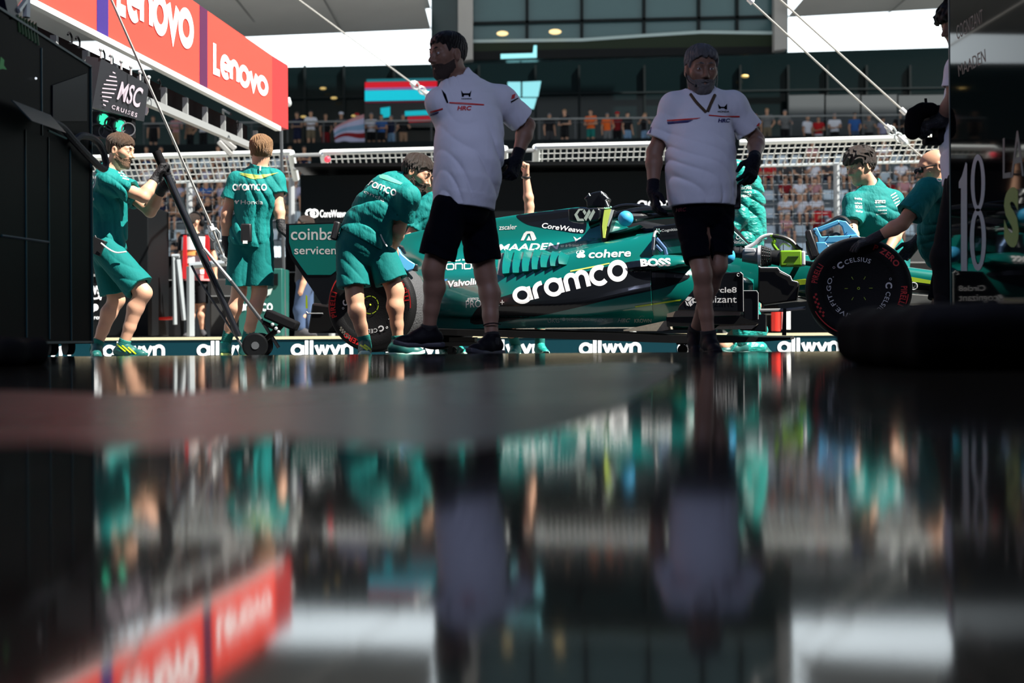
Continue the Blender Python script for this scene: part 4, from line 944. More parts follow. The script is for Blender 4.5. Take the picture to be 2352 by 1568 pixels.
# floor
b = MB(); fl_ = []
for u,hv,z,th in crom([(-.1,.45,.16,.03),(.3,.68,.14,.035),(.8,.76,.125,.04),(1.6,.78,.10,.045),(2.2,.78,.075,.045),(2.7,.74,.06,.03),(3.02,.66,.055,.008)],3): fl_.append([C(u,hv,z-th),C(u,hv,z+.008),C(u,0,z+.02),C(u,-hv,z+.008),C(u,-hv,z-th)])
b.loft(fl_); b.build('floor', M_carbon, car)
b = MB(); b.prism([CP(x,y,.74) for x,y in ((1432,757),(1535,735),(1540,756),(1520,760),(1432,760))],CR*-.25); b.prism([CP(x,y,.76) for x,y in ((1655,744),(1742,744),(1726,756),(1640,756))],CR*-.2); b.build('floor_tray', M_beige, car)
b = MB(); b.prism([CP(x,y,.79) for x,y in ((1532,720),(1560,712),(1700,712),(1700,724),(1532,728))],CR*-.02); b.build('side_step', mat('bronze_edge',(.16,.13,.10),.4), car)
b = MB(); b.prism([CP(x,y,.785) for x,y in ((1530,728),(1700,726),(1740,742),(1532,750))],CR*-.05); b.build('lower_vane', M_carbon, car)
for x0,x1,n_ in ((1799,1806,1),):
    b = MB(); b.prism([CP(x,y,.7) for x,y in ((x0,708),(x1,708),(x1,770),(x0-3,770))],CR*-.02); b.build('floor_strut', M_carblack, car)
b = MB(); b.tube([CP(x,y,.62) for x,y in ((1745,713),(1800,712),(1850,707))],.012,6); b.build('floor_rim', M_grey, car)
b = MB(); b.prism([CP(x,y,.72) for x,y in ((1690,722),(1758,722),(1758,762),(1700,758))],CR*-.25); b.build('floor_fence', M_carblack, car)
# bargeboard panels
b = MB(); b.prism([CP(x,y,.80) for x,y in ((1560,702),(1625,628),(1700,624),(1707,630),(1708,716),(1556,712))],CR*-.02); barge = b.build('bargeboard', M_carblack, car, bevel=.006); BAR = (CO+CR*.803,CR)
b = MB(); b.prism([CP(x,y,.78) for x,y in ((1708,668),(1738,667),(1741,672),(1740,735),(1708,735))],CR*-.02); b.build('bargeboard_tail', M_carblack, car, bevel=.006)
b = MB(); b.tube([CP(x,y,.805) for x,y in ((1700,625),(1706,630),(1707,715))],.004,5); b.tube([CP(x,y,.785) for x,y in ((1708,668),(1738,668),(1741,673),(1741,733))],.004,5); b.build('panel_edge', M_grey, car)
for t,q in (('Circle8',qrect(1622,659,1692,672)),('cognizant',qrect(1590,680,1692,700))): decal('lettering', font_geo(t,.016 if t[0]=='C' else .006), q, BAR, M_tyret, barge, .002)
b = MB(); c_ = plane_hit(1696,631,*BAR); b.tube([c_+CF*math.cos(k*.7854)*.010+Vector((0,0,math.sin(k*.7854)*.010)) for k in range(8)],.0028,5,closed=True); b.build('lettering', M_tyret, barge)
g = MB()
for poly in ([(1580,681),(1590,682),(1582,691),(1578,691),(1574,688)],[(1573,690),(1577,693),(1583,703),(1577,701)],[(1592,683),(1594,696),(1586,704),(1580,694),(1583,692)]): g.add([plane_hit(x,y,*BAR) for x,y in poly],[tuple(range(len(poly)))])
g.build('lettering', M_tyret, barge)
# front suspension and brake ducting
b = MB(); b.prism([CP(x,y,.62) for x,y in ((1742,612),(1748,614),(1786,614),(1791,618),(1793,624),(1816,634),(1820,643),(1836,648),(1830,690),(1752,700),(1740,690))],CR*-.25); b.build('brake_duct', M_carbon, car, bevel=.01)
b = MB(); b.tube([CP(x,y,.63) for x,y in ((1742,612),(1748,615),(1786,615),(1791,622),(1815,635),(1819,645),(1832,648))],.0055,5); b.build('duct_edge', M_silver, car)
for (u0,v0,z0),(u1,v1,z1) in (((3.05,.20,.62),(3.45,.75,.52)),((3.8,.17,.58),(3.5,.75,.52)),((3.0,.22,.40),(3.45,.75,.28)),((3.85,.15,.38),(3.5,.75,.28)),((3.25,.2,.60),(3.4,.75,.30)),((-.2,.1,.5),(0,.7,.42)),((.4,.3,.5),(0.05,.7,.42)),((-.25,.1,.3),(0,.7,.24)),((.4,.3,.3),(.05,.7,.24))):
    for sg_ in (1,-1): MB().tube([C(u0,sg_*v0,z0),C(u1,sg_*v1,z1)],.018,8).build('wishbone', M_carbon, car, smooth=True)
# nose decor
decal_poly('lime_stripe', [(1815,644),(1850,640),(1862,652),(1815,656)], NOSE, M_limed, car)
decal_poly('lime_stripe', [(2085,634),(2145,645),(2145,653),(2085,645)], NOSE, M_limed, car)
decal_poly('black_belly', [(2085,647),(2145,655),(2145,690),(2085,690)], NOSE, M_carblack, car)
pt = NOSE.ray_cast(Vector((0,0,CAMH)), ray(2098,657)[1].normalized())[0]
if pt is not None:
    b = MB(); b.tube([pt+CR*.006+CF*math.cos(k*.5236)*.026+Vector((0,0,math.sin(k*.5236)*.026)) for k in range(12)],.004,5,closed=True); b.build('lettering', M_tyret, car)
    decal('lettering', font_geo('FIA',.02), qrect(2089,652,2107,662), NOSE, M_tyret, car, .006, .1)
# front wing
b = MB(); 
for k,(u0,z0) in enumerate(((4.25,.13),(4.38,.10),(4.52,.08))):
    ring = []
    for v in [-.95+1.9*i/18 for i in range(19)]:
        dz = .10*max(0,(abs(v)-.25))/.7*(1-k*.25); ring.append(v)
    b.loft([[C(u0+.02*math.cos(v*2),v,z0),C(u0-.06,v,z0+.022+.03*abs(v)),C(u0-.13,v,z0+.05+.05*abs(v)),C(u0-.06,v,z0+.014+.03*abs(v))] for v in ring])
b.build('front_wing', M_green, car, smooth=True)
for sgn in (1,-1): MB().prism([C(4.08,sgn*.95,.06),C(4.6,sgn*.95,.06),C(4.58,sgn*.95,.16),C(4.12,sgn*.95,.30)],CR*.012).build('wing_endplate', M_carbon, car)
for sgn in (1,-1): MB().prism([C(4.25,sgn*.1,.12),C(4.45,sgn*.1,.12),C(4.45,sgn*.08,.36),C(4.2,sgn*.08,.38)],CR*.012).build('wing_pylon', M_carbon, car)
# rear wing
ep = [(657,514),(792,510),(800,560),(815,600),(790,640),(770,655),(745,708),(722,672),(700,640),(668,592),(656,560)]
epi = [(664,517),(790,513),(796,560),(800,600),(760,631),(706,631),(690,610),(672,584),(664,556)]
for v in (.48,-.48):
    b = MB(); b.prism([CP(x,y,.48)+CR*(v-.48) for x,y in ep],CR*-.02); e_ = b.build('rear_wing_endplate', M_carblack, car)
    if v > 0:
        EPP = (CO+CR*.482,CR); g,q = poly_geo(epi); decal('green_panel', g, q, EPP, M_green, e_, .002, .05)
        for t,qq in (('coinbase',qrect(668,523,800,551)),('servicenow',qrect(676,566,812,584))): decal('lettering', font_geo(t,.01), qq, EPP, M_silver, e_, .003)
        decal_poly('lime_strip', [(702,676),(706,680),(707,708),(702,708)], EPP, M_limed, e_, .004, None)
b = MB()
for u0,z0,ch,an in ((-.80,.90,.30,.25),(-.86,.97,.20,.7)):
    b.loft([[C(u0+ch*math.cos(an)*t,v,z0-ch*math.sin(an)*t+.02*math.sin(math.pi*t)*s_) for t,s_ in ((0,1),(.3,1.6),(.7,1.2),(1,0),(.7,-.6),(.3,-.6))] for v in (-.48,.48)])
b.build('rear_wing', M_carblack, car, smooth=True)
b = MB(); b.prism([C(-.62,.012,.95),C(-.5,.012,.95),C(-.25,.012,.45),C(-.4,.012,.42)],CR*-.024); b.build('wing_pillar', M_carbon, car)
b = MB(); b.box(C(-.45,0,.35),(.5,.34,.3),ax=(CF,CR,Vector((0,0,1)))); b.prism([C(-.7,.5,.12),C(-.2,.5,.12),C(-.2,.5,.30),C(-.66,.5,.36)],CR*-1.0); b.build('diffuser', M_carbon, car, bevel=.02)
b = MB(); b.tube([CP(x,y,.5) for x,y in ((704,716),(708,720),(742,720))],.006,5); b.build('diffuser_edge', M_grey, car)
# wheels
def polar(c, e1, e2, n, txt, r, a0, a1, hgt, m, parent, bold=.01, off=.003):
    """letters along an arc, tops outwards, read clockwise from a0 down to a1 (degrees)"""
    v,f,asp = font_geo(txt,bold,0,1.15); v,f = refine(v,f,.35,asp); b = MB()
    b.add([c+n*off+(e1*math.cos(R(a0+(a1-a0)*x))+e2*math.sin(R(a0+(a1-a0)*x)))*(r+hgt*y) for x,y in v],f)
    return link_mesh('lettering', b.mesh('lettering',False), m, parent)
def arcband(c, e1, e2, n, r0, r1, a0, a1, m, parent, name='band', off=.003, k=14):
    b = MB(); vs = []
    for i in range(k+1):
        a = R(a0+(a1-a0)*i/k); d = e1*math.cos(a)+e2*math.sin(a); vs += [c+n*off+d*r0, c+n*off+d*r1]
    b.add(vs,[(2*i,2*i+1,2*i+3,2*i+2) for i in range(k)]); return link_mesh(name, b.mesh(name,False), m, parent)
def wheel(c, Rr, Wd, rot, out, deco, rear):
    """c: centre of the outer face"""
    n = CR*out; e1 = CF; e2 = Vector((0,0,1))
    b = MB(); prof = [(.225,-.004),(.232,.0),(.262,.010),(.300,.012),(.325,.004),(Rr-.008,-.02),(Rr,-.05),(Rr,-Wd+.05),(Rr-.008,-Wd+.02),(.30,-Wd-.01),(.225,-Wd)]
    b.lathe(prof,c,n,72); t = b.build('tyre', M_tyre, car, smooth=True, angle=50)
    b = MB(); b.lathe([(Rr-.002,-.045),(Rr+.0025,-.055),(Rr+.0025,-Wd+.055),(Rr-.002,-Wd+.045)],c,n,72); b.build('tread', M_tread, t, smooth=True)
    b = MB(); b.lathe([(.0,-.01),(.05,-.008),(.09,-.016),(.16,-.006),(.215,-.004),(.228,-.008),(.226,-.03),(.0,-.03)],c,n,56); w = b.build('wheel_cover', M_cover, car, smooth=True, angle=50)
    if not deco: return
    for (tx,a0,a1) in (('CELSIUS',117,66),('CELSIUS',-8,-59),('CELSIUS',237,186) if False else ('LIVE.FIT.GO.',257,153),):
        polar(c,e1,e2,n,tx,.178,a0+rot,a1+rot,.030,M_tyret,w)
    if rear: polar(c,e1,e2,n,'CELSIUS',.178,-18+rot+rot*0-55,-75+rot-55,.030,M_tyret,w) if False else None
    for a in (128,6): 
        polar(c,e1,e2,n,'C',.172,a+rot+5,a+rot-7,.044,M_tyret,w,.04); p = c+n*.003+(e1*math.cos(R(a+rot+10))+e2*math.sin(R(a+rot+10)))*.213
        MB().tube([p+e1*math.cos(k*.7854)*.007+e2*math.sin(k*.7854)*.007 for k in range(8)],.0016,5,closed=True).build('lettering', M_tyret, w)
    if rear:
        for k in range(9): arcband(c,e1,e2,n,.062,.068,k*40+4,k*40+36,M_limed,w,'hub_mark',.001,6)
        MB().ball(tuple(c+n*-.004),.008,8,6).build('hub_nut', M_lime, w)
    else:
        for k in range(6):
            a = 0+k*60; arcband(c,e1,e2,n,.068,.090,a-1.6,a+1.6,M_limed,w,'hub_mark',-.004 if False else .002,2)
        b = MB(); b.tube([c+n*.0+e1*math.cos(k*math.pi/3)*.008+e2*math.sin(k*math.pi/3)*.008 for k in range(6)],.0025,5,closed=True); b.build('hub_nut', M_lime, w)
    # red sidewall marks
    for a0,a1,tx in ((172,146,'PIRELLI'),(70,30,'P ZERO'),(2,-24,'PIRELLI')) if not rear else ((198,160,'PIRELLI'),(-95,-133,'P ZERO'),(40,5,'PIRELLI')):
        polar(c,e1,e2,n,tx,.270,a0,a1,.040,M_redt,t,.03,.0135)
    for a0,a1 in (((208,262),(340,352)) if not rear else ((140,195),(-5,20))): arcband(c,e1,e2,n,.315,.322,a0,a1,M_redt,t,'red_band',.0135)
    for i in range(10):
        a = (186+i*3.4) if not rear else (215+i*2.2)
        arcband(c,e1,e2,n,.272+.014*(i%2),.286+.014*(i%2),a,a+3.0,M_redt if not rear else mat('faded_mark',(.16,.15,.12),.6),t,'check_mark',.0135,2)
RW = plane_hit(850,700,CO+CR*.95,CR); FW = plane_hit(1972,662,CO+CR*.95,CR)
wheel(RW,.348,.385,-190,1,True,True); wheel(FW,.345,.34,0,1,True,False)
wheel(RW-CR*1.90,.348,.385,0,-1,False,True); wheel(FW-CR*1.90,.345,.34,0,-1,False,False)
# black flash and wordmarks along the flank
_m = MB(); 
for q_ in (bb,_lip,_flk): _m.add(q_.v,q_.f)
SKIN = _m.bvh()
BL = decal_poly('black_flash', crom([(1090,716),(1120,690),(1158,680),(1260,648),(1360,620),(1440,602),(1475,598),(1500,606),(1530,622),(1575,628),(1580,640),(1520,662),(1400,688),(1300,712),(1220,728),(1090,745)],4,True), SKIN, M_carblack, car, .002, .02)
decal_poly('black_flash', crom([(1186,495),(1215,488),(1305,480),(1345,480),(1345,530),(1330,536),(1290,530),(1230,520),(1205,512)],4,True), BODY, M_carblack, car, .002, .03)
decal_poly('lime_line', [(1310,621),(1352,613),(1400,603),(1400,605.5),(1352,616),(1310,624)], BODY, mat('lime_soft',(.55,.62,.12),.5), car, .003, .05)
decal_poly('lime_line', [(1458,703),(1565,687),(1562,691),(1460,706)], SKIN, M_limed, car, .003, .05)
decal('lettering', stroke_geo('aramco',.30,-.03), [(1172,664),(1436,591),(1446,641),(1184,702)], SKIN, M_white, car, .0035, .03)
for t,q,m_,bo,sh in (('zscaler',[(1146,516.5),(1187,515),(1187,526),(1146,528)],M_silver,.006,.15),('CoreWeave',[(1246,511),(1341,524),(1339,535),(1244,523)],M_white,.012,.15),('MAADEN',[(1146,561),(1285,557),(1283,572),(1142,577)],M_white,.02,.1),
    ('cohere',[(1352,574),(1449,571),(1449,589),(1352,593)],M_white,.02,.12),('powered by',[(1008,600),(1075,593),(1075,598),(1007,605)],M_white,.015,.1),('Valvoline',[(1028,645),(1112,636),(1112,651),(1030,660)],M_white,.03,.15),
    ('PROFUEL+',[(1070,690),(1158,686),(1158,702),(1070,707)],M_silver,0,.0),('aramco',[(1074,684),(1099,683),(1099,688),(1073,690)],M_white,.01,.1),
    ('UKG',[(1258,731),(1285,731),(1285,741),(1258,741)],M_dim,.006,0),('ATLAS AIR',[(1304,730),(1356,730),(1354,737),(1302,737)],M_dim,.02,.2),('WORLDWIDE',[(1304,738.5),(1338,738.5),(1338,740.5),(1304,740.5)],M_dim,0,0),
    ('HRS',[(1368,731),(1392,731),(1390,740),(1366,740)],M_dim,.02,.2),('HRC',[(1420,731),(1448,731),(1446,740),(1418,740)],M_dim,.02,.2),('KROWN',[(1457,732),(1496,732),(1496,741),(1457,741)],M_dim,.02,0)):
    decal('lettering', font_geo(t,bo,sh), q, SKIN, m_, car, .006 if m_ is M_dim else .0035, .12)
for dy in (0,3,6): decal_poly('lettering',[(1394,731.5+dy),(1408,731.5+dy),(1408,733+dy),(1394,733+dy)],BODY,M_dim,car,.0035,None)
decal('lettering', stroke_geo('HONDA',.20), [(1004,606),(1104,602),(1104,617),(1004,621)], BODY, M_white, car, .0035, .1)
decal('lettering', font_geo('BOSS',.045), [(1470,594.5),(1540,592),(1541,611),(1472,612.5)], LIP, M_white, car, .003, .2)
decal('lettering', font_geo('Cognition',.012), [(1519,527),(1560,522),(1560,531),(1519,534)], SIDEP, M_tyret, side_, .004)
b = MB()
for k in range(7):
    c_ = plane_hit(1511+(5*math.cos(k*1.047) if k<6 else 0),531+(5*math.sin(k*1.047) if k<6 else 0),*SIDEP); b.ball(tuple(c_+CR*.003),.0055,6,4)
b.build('lettering', mat('teal_dots',(.35,.65,.58),.5), side_)
for poly in ([(1196,552),(1203,536),(1209,531),(1222,531),(1226,534),(1232,548),(1228,552),(1222,552),(1217,536),(1211,537),(1203,552)],[(1209,552),(1215,541),(1220,552)]): decal_poly('lettering', poly, BODY, M_silver, car, .0035, .05)
for (x,y,w) in ((1330,580,5.5),(1337,578,5),(1330,588,5),(1338,587,5.5),(1334,583,5)): decal_poly('lettering',[(x+w*math.cos(k*.6283)*1.2,y+w*math.sin(k*.6283)*.85) for k in range(10)],BODY,M_white,car,.0035,None)
decal_poly('lettering',[(1020,641),(1028,640),(1017,661),(1014,661)],BODY,mat('logo_blue',(.05,.30,.70),.5),car,.0035,None)
decal_poly('lettering',[(1013,641),(1022,640),(1014,658)],BODY,mat('logo_red',(.6,.03,.03),.5),car,.004,None)
decal_poly('lettering',[(1317,543),(1322,546),(1325,549),(1330,546),(1334,544),(1334,547),(1328,550),(1324,554),(1321,557),(1321,551)],BODY,M_silver,car,.0035,None)
for a in range(5): decal_poly('lettering',[(1474+6*math.cos(R(30+a*30)),731-5*math.sin(R(30+a*30))),(1475+9*math.cos(R(30+a*30)),731-7*math.sin(R(30+a*30))),(1476+6*math.cos(R(36+a*30)),731-5*math.sin(R(36+a*30)))],BODY,M_dim,car,.0035,None)
decal_poly('lettering',[(1295+4*math.cos(k*.7),733+4*math.sin(k*.7)) for k in range(9)],BODY,M_dim,car,.0035,None)
# gill louvres on the sidepod
def louvre(tl_,tr_,br_,bl_,lift):
    b = MB(); nu,nv = 6,6; gv = []
    for i in range(nu+1):
        for j in range(nv+1):
            u = i/nu; v = 1-j/nv; bow = 3.0*math.sin(math.pi*v)*(0)
            px = bil([tl_,tr_,br_,bl_],u,v); o,d = ray(px[0]-4.0*math.sin(math.pi*v)*(1-u)*0.8,px[1]); h = BODY.ray_cast(o,d.normalized())
            if h[0] is None: return
            nn = h[1] if h[1].dot(d) < 0 else -h[1]
            gv.append((h[0]+nn*(.004+lift*(1-u)**1.2), h[0]))
    n = nv+1; k = len(gv); vs = [g[0] for g in gv]+[g[1] for g in gv]; fs = []
    for i in range(nu):
        for j in range(nv): fs.append((i*n+j,(i+1)*n+j,(i+1)*n+j+1,i*n+j+1))
    for i in range(nu): fs.append((i*n,k+i*n,k+(i+1)*n,(i+1)*n)); fs.append((i*n+nv,(i+1)*n+nv,k+(i+1)*n+nv,k+i*n+nv))
    b.add(vs,fs); b.build('louvre', M_green, car, smooth=True, angle=40)
LV = [(1163,1183,580,634,626),(1186,1205,581,632,626),(1208,1227,580,629,622),(1230,1247,580,624,618),(1250,1268,582,619,614),(1272,1288,585,616,611),(1291,1306,587,611,608)]
for xl,xr,yt,yb,yb2 in LV: louvre((xl,yt),(xr+3,yt+1),(xr-4,yb2),(xl-4,yb),.030)
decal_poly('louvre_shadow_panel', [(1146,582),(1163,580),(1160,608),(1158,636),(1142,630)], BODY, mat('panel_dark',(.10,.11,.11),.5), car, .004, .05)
# rear deck fin seen beside the bending mechanic
# stands under the car
for (u,v,lab) in ((.62,.62,'black castored car stand under the rear of the green car'),(2.35,.60,'black castored car stand under the middle of the green car, bare-legged man in front')):
    zg = ground(C(u,v,0).y); s_ = empty('car_stand',tuple(C(u,v,zg)),lab,'stand')
    b = MB(); b.box(C(u,v,(zg+.05)/2+.035),(.26,.10,.03),ax=(CF,CR,Vector((0,0,1)))); b.box(C(u,v,.055),(.2,.08,.05),ax=(CF,CR,Vector((0,0,1)))); b.build('beam', M_carbon, s_)
    for du in (-.09,.09):
        b = MB(); b.lathe([(0,-.015),(.035,-.015),(.035,.015),(0,.015)],C(u+du,v,zg+.036),CR,16); b.box(C(u+du,v+.03,zg+.06),(.03,.01,.06),ax=(CF,CR,Vector((0,0,1)))); b.build('castor', M_black, s_, smooth=True)
# ---------------- the people at the car ----------------
FB = dict(bump=.35, bscale=14, stretch=(1.4,1.4,.6))
M_teal_shirt = mat('teal_shirt',(.002,.180,.168),.75,spec=.25,bump=.9,bscale=11,stretch=(1.6,1.6,.7)); M_teal_shorts = mat('teal_shorts',(.002,.135,.127),.8,spec=.2,bump=.4,bscale=16,stretch=(1.2,1.2,.7))
M_suit = mat('race_suit',(.004,.26,.22),.42,spec=.5,bump=.8,bscale=16,stretch=(1,1,2.2)); M_polo = mat('white_polo',(.70,.71,.80),.75,spec=.2,bump=.35,bscale=10,stretch=(1.5,1.5,.7))
M_navy = mat('navy_shorts',(.0018,.0022,.005),.85,spec=.04,bump=.3,bscale=16); M_glove = mat('black_glove',(.016,.016,.018),.6,spec=.3,bump=.5,bscale=90); M_glove2 = mat('navy_glove',(.004,.005,.010),.65,spec=.12,bump=.5,bscale=90)
M_shoe_t = mat('teal_shoe',(.004,.26,.215),.5,bump=.3,bscale=80); M_sole_l = mat('lime_sole',(.62,.78,.22),.5); M_shoe_d = mat('dark_teal_shoe',(.003,.085,.075),.5); M_sole_g = mat('gum_sole',(.16,.10,.04),.6); M_sole_m = mat('mint_sole',(.45,.75,.62),.5)
M_shoe_b = mat('black_shoe',(.003,.003,.005),.6,spec=.1); M_sock = mat('teal_sock',(.003,.15,.125),.9); M_sockb = mat('black_sock',(.006,.006,.007),.9)
M_hbrown = mat('hair_brown',(.105,.058,.032),.55,var=.35,vscale=60,bump=.9,bscale=420,stretch=(1,1,.35)); M_hblond = mat('hair_sandy',(.36,.20,.095),.5,var=.35,vscale=60,bump=.9,bscale=420,stretch=(1,1,.35)); M_hdark = mat('hair_dark',(.035,.020,.013),.5,var=.3,vscale=60,bump=.9,bscale=420,stretch=(1,1,.35)); M_hblack = mat('hair_black',(.012,.010,.010),.5,bump=.9,bscale=420,stretch=(1,1,.35)); M_hgrey = mat('hair_grey',(.17,.17,.18),.6,var=.3,vscale=60,bump=.9,bscale=420,stretch=(1,1,.35))
M_beardg = mat('beard_grey',(.13,.12,.115),.9,var=.3,vscale=90); M_beardd = mat('beard_dark',(.035,.022,.016),.9); M_stub = mat('beard_brown',(.14,.075,.045),.9)
M_radio = mat('radio_black',(.008,.008,.009),.45); M_strap = mat('white_piping',(.7,.72,.7),.5); M_wing = mat('wing_emblem',(.33,.42,.08),.6)
def G(px, Y): return P(px,815,Y).x
def foot(px, Y, up=.085): p = P(px,800,Y); return Vector((p.x,Y,(ground(Y) if Y>GY1 else 0)+up+.012))
def J_(**k): return k
def sit(o, *a): pass
def shirt_text(o, items):
    bv = bvh_of(o['shirt'])
    for geo,q,m in items: decal('lettering', geo, q, bv, m, o['shirt'], .004, .18)
FG = font_geo
# P1: bearded man striding left in a white polo
Y = 6.67
J = J_(head=P(1028,131,Y-.01),face=(-.80,-.60,-.10),neck=P(1056,190,Y+.03),chest=P(1078,280,Y+.03),waist=P(1076,368,Y),pelvis=P(1066,465,Y+.03),chestf=(-.62,-.78,0),pelf=(-.75,-.66,0),
 shR=P(1014,238,Y-.05),shL=P(1152,232,Y+.14),elR=P(1052,325,Y+.24),wrR=P(1062,415,Y+.24),elL=P(1211,288,Y+.22),wrL=P(1186,368,Y+.16),
 hipR=P(1035,478,Y-.06),hipL=P(1092,478,Y+.12),knR=P(995,618,Y-.06),knL=P(1115,630,Y+.14),anR=P(992,752,Y+.0),anL=P(1126,766,Y+.10),toeR=(-1,-.22,-.0),toeL=(-.62,-.75,0),root=(P(1060,800,Y).x,Y,-.02))
J['anR'] = Vector((P(985,752,Y).x,Y+.0,P(985,757,Y).z)); J['anL'] = foot(1130,Y+.08); J['fupR'] = (.12,0,1)
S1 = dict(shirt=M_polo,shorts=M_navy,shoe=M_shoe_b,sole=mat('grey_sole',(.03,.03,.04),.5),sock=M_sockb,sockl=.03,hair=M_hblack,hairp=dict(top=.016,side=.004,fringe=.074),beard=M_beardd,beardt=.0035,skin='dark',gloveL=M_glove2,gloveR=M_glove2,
 handL=dict(d=P(1172,420,Y+.10)-P(1188,370,Y+.16),n=(-.6,.5,0),side=(-.3,-1,.2),curl=.7),waistw=.172,waistd=.150,pelw=.162,peld=.135,chestw=.166,chestd=.135,sleeve=.78,cuff=.078,arm=1.05,leg=1.04,legs=.80,shortg=.036,hem=-.03,shirtg=.026,seed=11,folda=0.0150,neckk=1.12,hk=1.02,foldax=(.7,.2,.7))
p1 = human('bearded man in white polo shirt and dark shorts striding left, hand on hip',S1,J)
shirt_text(p1,[(FG('HRC',.04,.2),qrect(1050,243,1083,253),mat('logo_red',(.6,.03,.03),.5)),(FG('HONDA',.02),qrect(1060,225,1084,228),M_navy)])
bv = bvh_of(p1['shirt'])
for nm,pix,m in (('chest_stripe',[(1032,234),(1060,235),(1112,239),(1112,242),(1060,239),(1032,237)],mat('logo_red',(.6,.03,.03),.5)),('chest_stripe',[(988,256),(1017,248),(1017,251),(988,260)],mat('logo_red',(.6,.03,.03),.5)),('chest_stripe',[(988,263),(1008,256),(1006,260),(988,267)],mat('stripe_navy',(.02,.02,.12),.6)),
    ('emblem',[(1059,207),(1064,214),(1078,214),(1083,207),(1080,222),(1077,222),(1076,218),(1066,218),(1065,222),(1061,222)],M_navy),('sleeve_mark',[(1176,218),(1184,215),(1182,225),(1174,228)],mat('logo_red',(.6,.03,.03),.5)),('sleeve_mark',[(1173,233),(1190,224),(1191,226),(1174,236)],M_navy),('placket',[(1014,205),(1024,216),(1030,236),(1026,236),(1018,218)],M_navy)): decal_poly(nm,pix,bv,m,p1['shirt'],.004,.08)
b = MB(); a = Vector(p1['J']['anL'])+Vector((0,0,.075)); b.tube([a+Vector((math.cos(k*.628)*.047,math.sin(k*.628)*.047,.006*math.sin(k))) for k in range(10)],.004,5,closed=True); b.build('anklet', M_blackmatt, p1['root'])
# P2: grey-haired man walking towards the camera
Y = 6.9
J = J_(head=P(1611,163,Y-.05),face=(.10,-1,-.22),neck=P(1612,222,Y+.02),chest=P(1610,300,Y),waist=P(1610,385,Y-.03),pelvis=P(1612,470,Y),chestf=(.04,-1,0),pelf=(.05,-1,0),
 shR=P(1550,246,Y+.02),shL=P(1682,244,Y+.02),elR=P(1503,350,Y+.04),wrR=P(1500,440,Y-.02),elL=P(1738,322,Y+.06),wrL=P(1732,368,Y-.20),
 hipR=P(1583,482,Y),hipL=P(1650,482,Y),knR=P(1613,628,Y-.12),knL=P(1648,610,Y-.02),anR=P(1628,758,Y-.05),anL=P(1598,748,Y+.30),toeR=(.10,-1,-.10),toeL=(-.05,-1,-.5),root=(P(1615,800,Y).x,Y,-.02))
J['anR'] = foot(1628,Y-.08); J['fupR']=(0,-.1,1); J['fupL']=(0,-.5,1); J['anL'] = Vector((P(1597,750,Y+.25).x,Y+.25,ground(Y)+.125))
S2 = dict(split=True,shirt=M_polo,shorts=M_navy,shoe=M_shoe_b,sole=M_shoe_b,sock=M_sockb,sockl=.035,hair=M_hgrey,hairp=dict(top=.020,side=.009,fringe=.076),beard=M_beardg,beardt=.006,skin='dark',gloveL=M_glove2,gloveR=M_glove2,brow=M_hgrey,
 handR=dict(d=P(1512,495,Y-.06)-P(1501,440,Y-.02),n=(1,.1,0),side=(.1,-1,0),curl=.35),handL=dict(d=P(1722,410,Y-.24)-P(1732,368,Y-.2),n=(-.5,.6,-.2),side=(-.8,-.5,0),curl=.45,spread=.3),waistw=.172,waistd=.165,pelw=.160,peld=.15,chestw=.158,chestd=.138,sleeve=.72,cuff=.078,arm=1.04,leg=.93,legs=.80,shortg=.030,hem=-.01,shirtg=.026,seed=4,folda=0.0130,neckk=1.2,hk=1.06,foldax=(.5,.1,.8))
p2 = human('grey-haired bearded man in white polo shirt walking towards the camera, black gloves',S2,J)
LR_ = mat('logo_red',(.6,.03,.03),.5); NV_ = mat('stripe_navy',(.02,.02,.12),.6)
shirt_text(p2,[(FG('HRC',.05,.2),qrect(1649,272,1677,281),NV_),(FG('HONDA',.02),qrect(1649,254,1675,258),M_navy)])
bv = bvh_of(p2['shirt'])
for nm,pix,m in (('chest_stripe',[(1532,275),(1610,270),(1600,273),(1556,277),(1532,278.5)],LR_),('chest_stripe',[(1532,280),(1556,278),(1592,275),(1580,281),(1534,285)],NV_),('chest_stripe',[(1628,263),(1660,266),(1699,266),(1699,269),(1660,268.5),(1628,265.5)],LR_),
    ('emblem',[(1649,238),(1655,245),(1664,245),(1670,238),(1670,251),(1666,251),(1663,248),(1656,248),(1654,250),(1651,249)],M_navy),('sleeve_mark',[(1737,289),(1743,282),(1745,282),(1745,290)],LR_),('sleeve_mark',[(1734,295),(1747,291),(1748,299),(1736,300)],NV_),('sleeve_mark',[(1493,292),(1497,291),(1494,305),(1491,306)],NV_)): decal_poly(nm,pix,bv,m,p2['shirt'],.004,.08)
b = MB()
for pts in (((1586,216),(1600,235),(1622,258)),((1642,218),(1634,235),(1625,256))): 
    q=[]
    for x,y in crom(pts,4):
        o_,d_=ray(x,y); h=bv.ray_cast(o_,d_.normalized()); q.append((h[0] if h[0] else P(x,y,Y-.2))-d_.normalized()*.004)
    b.tube(q,.009,6)
b.build('lanyard', mat('lanyard',(.06,.035,.015),.7), p2['root'])
hd=p2['hd']; b = MB(); b.tube([tuple(hd.at(*q)) for q in crom([(.085,.0,-.01),(.080,.04,-.05),(.055,.095,-.075)],4)],.0035,5); b.ball(tuple(hd.at(.052,.098,-.076)),.009,8,6); b.tube([tuple(hd.at(*q)) for q in crom([(-.086,.0,.0),(-.088,.0,-.06),(-.075,.02,-.12)],4)],.003,5); b.build('headset', M_radio, p2['root'])
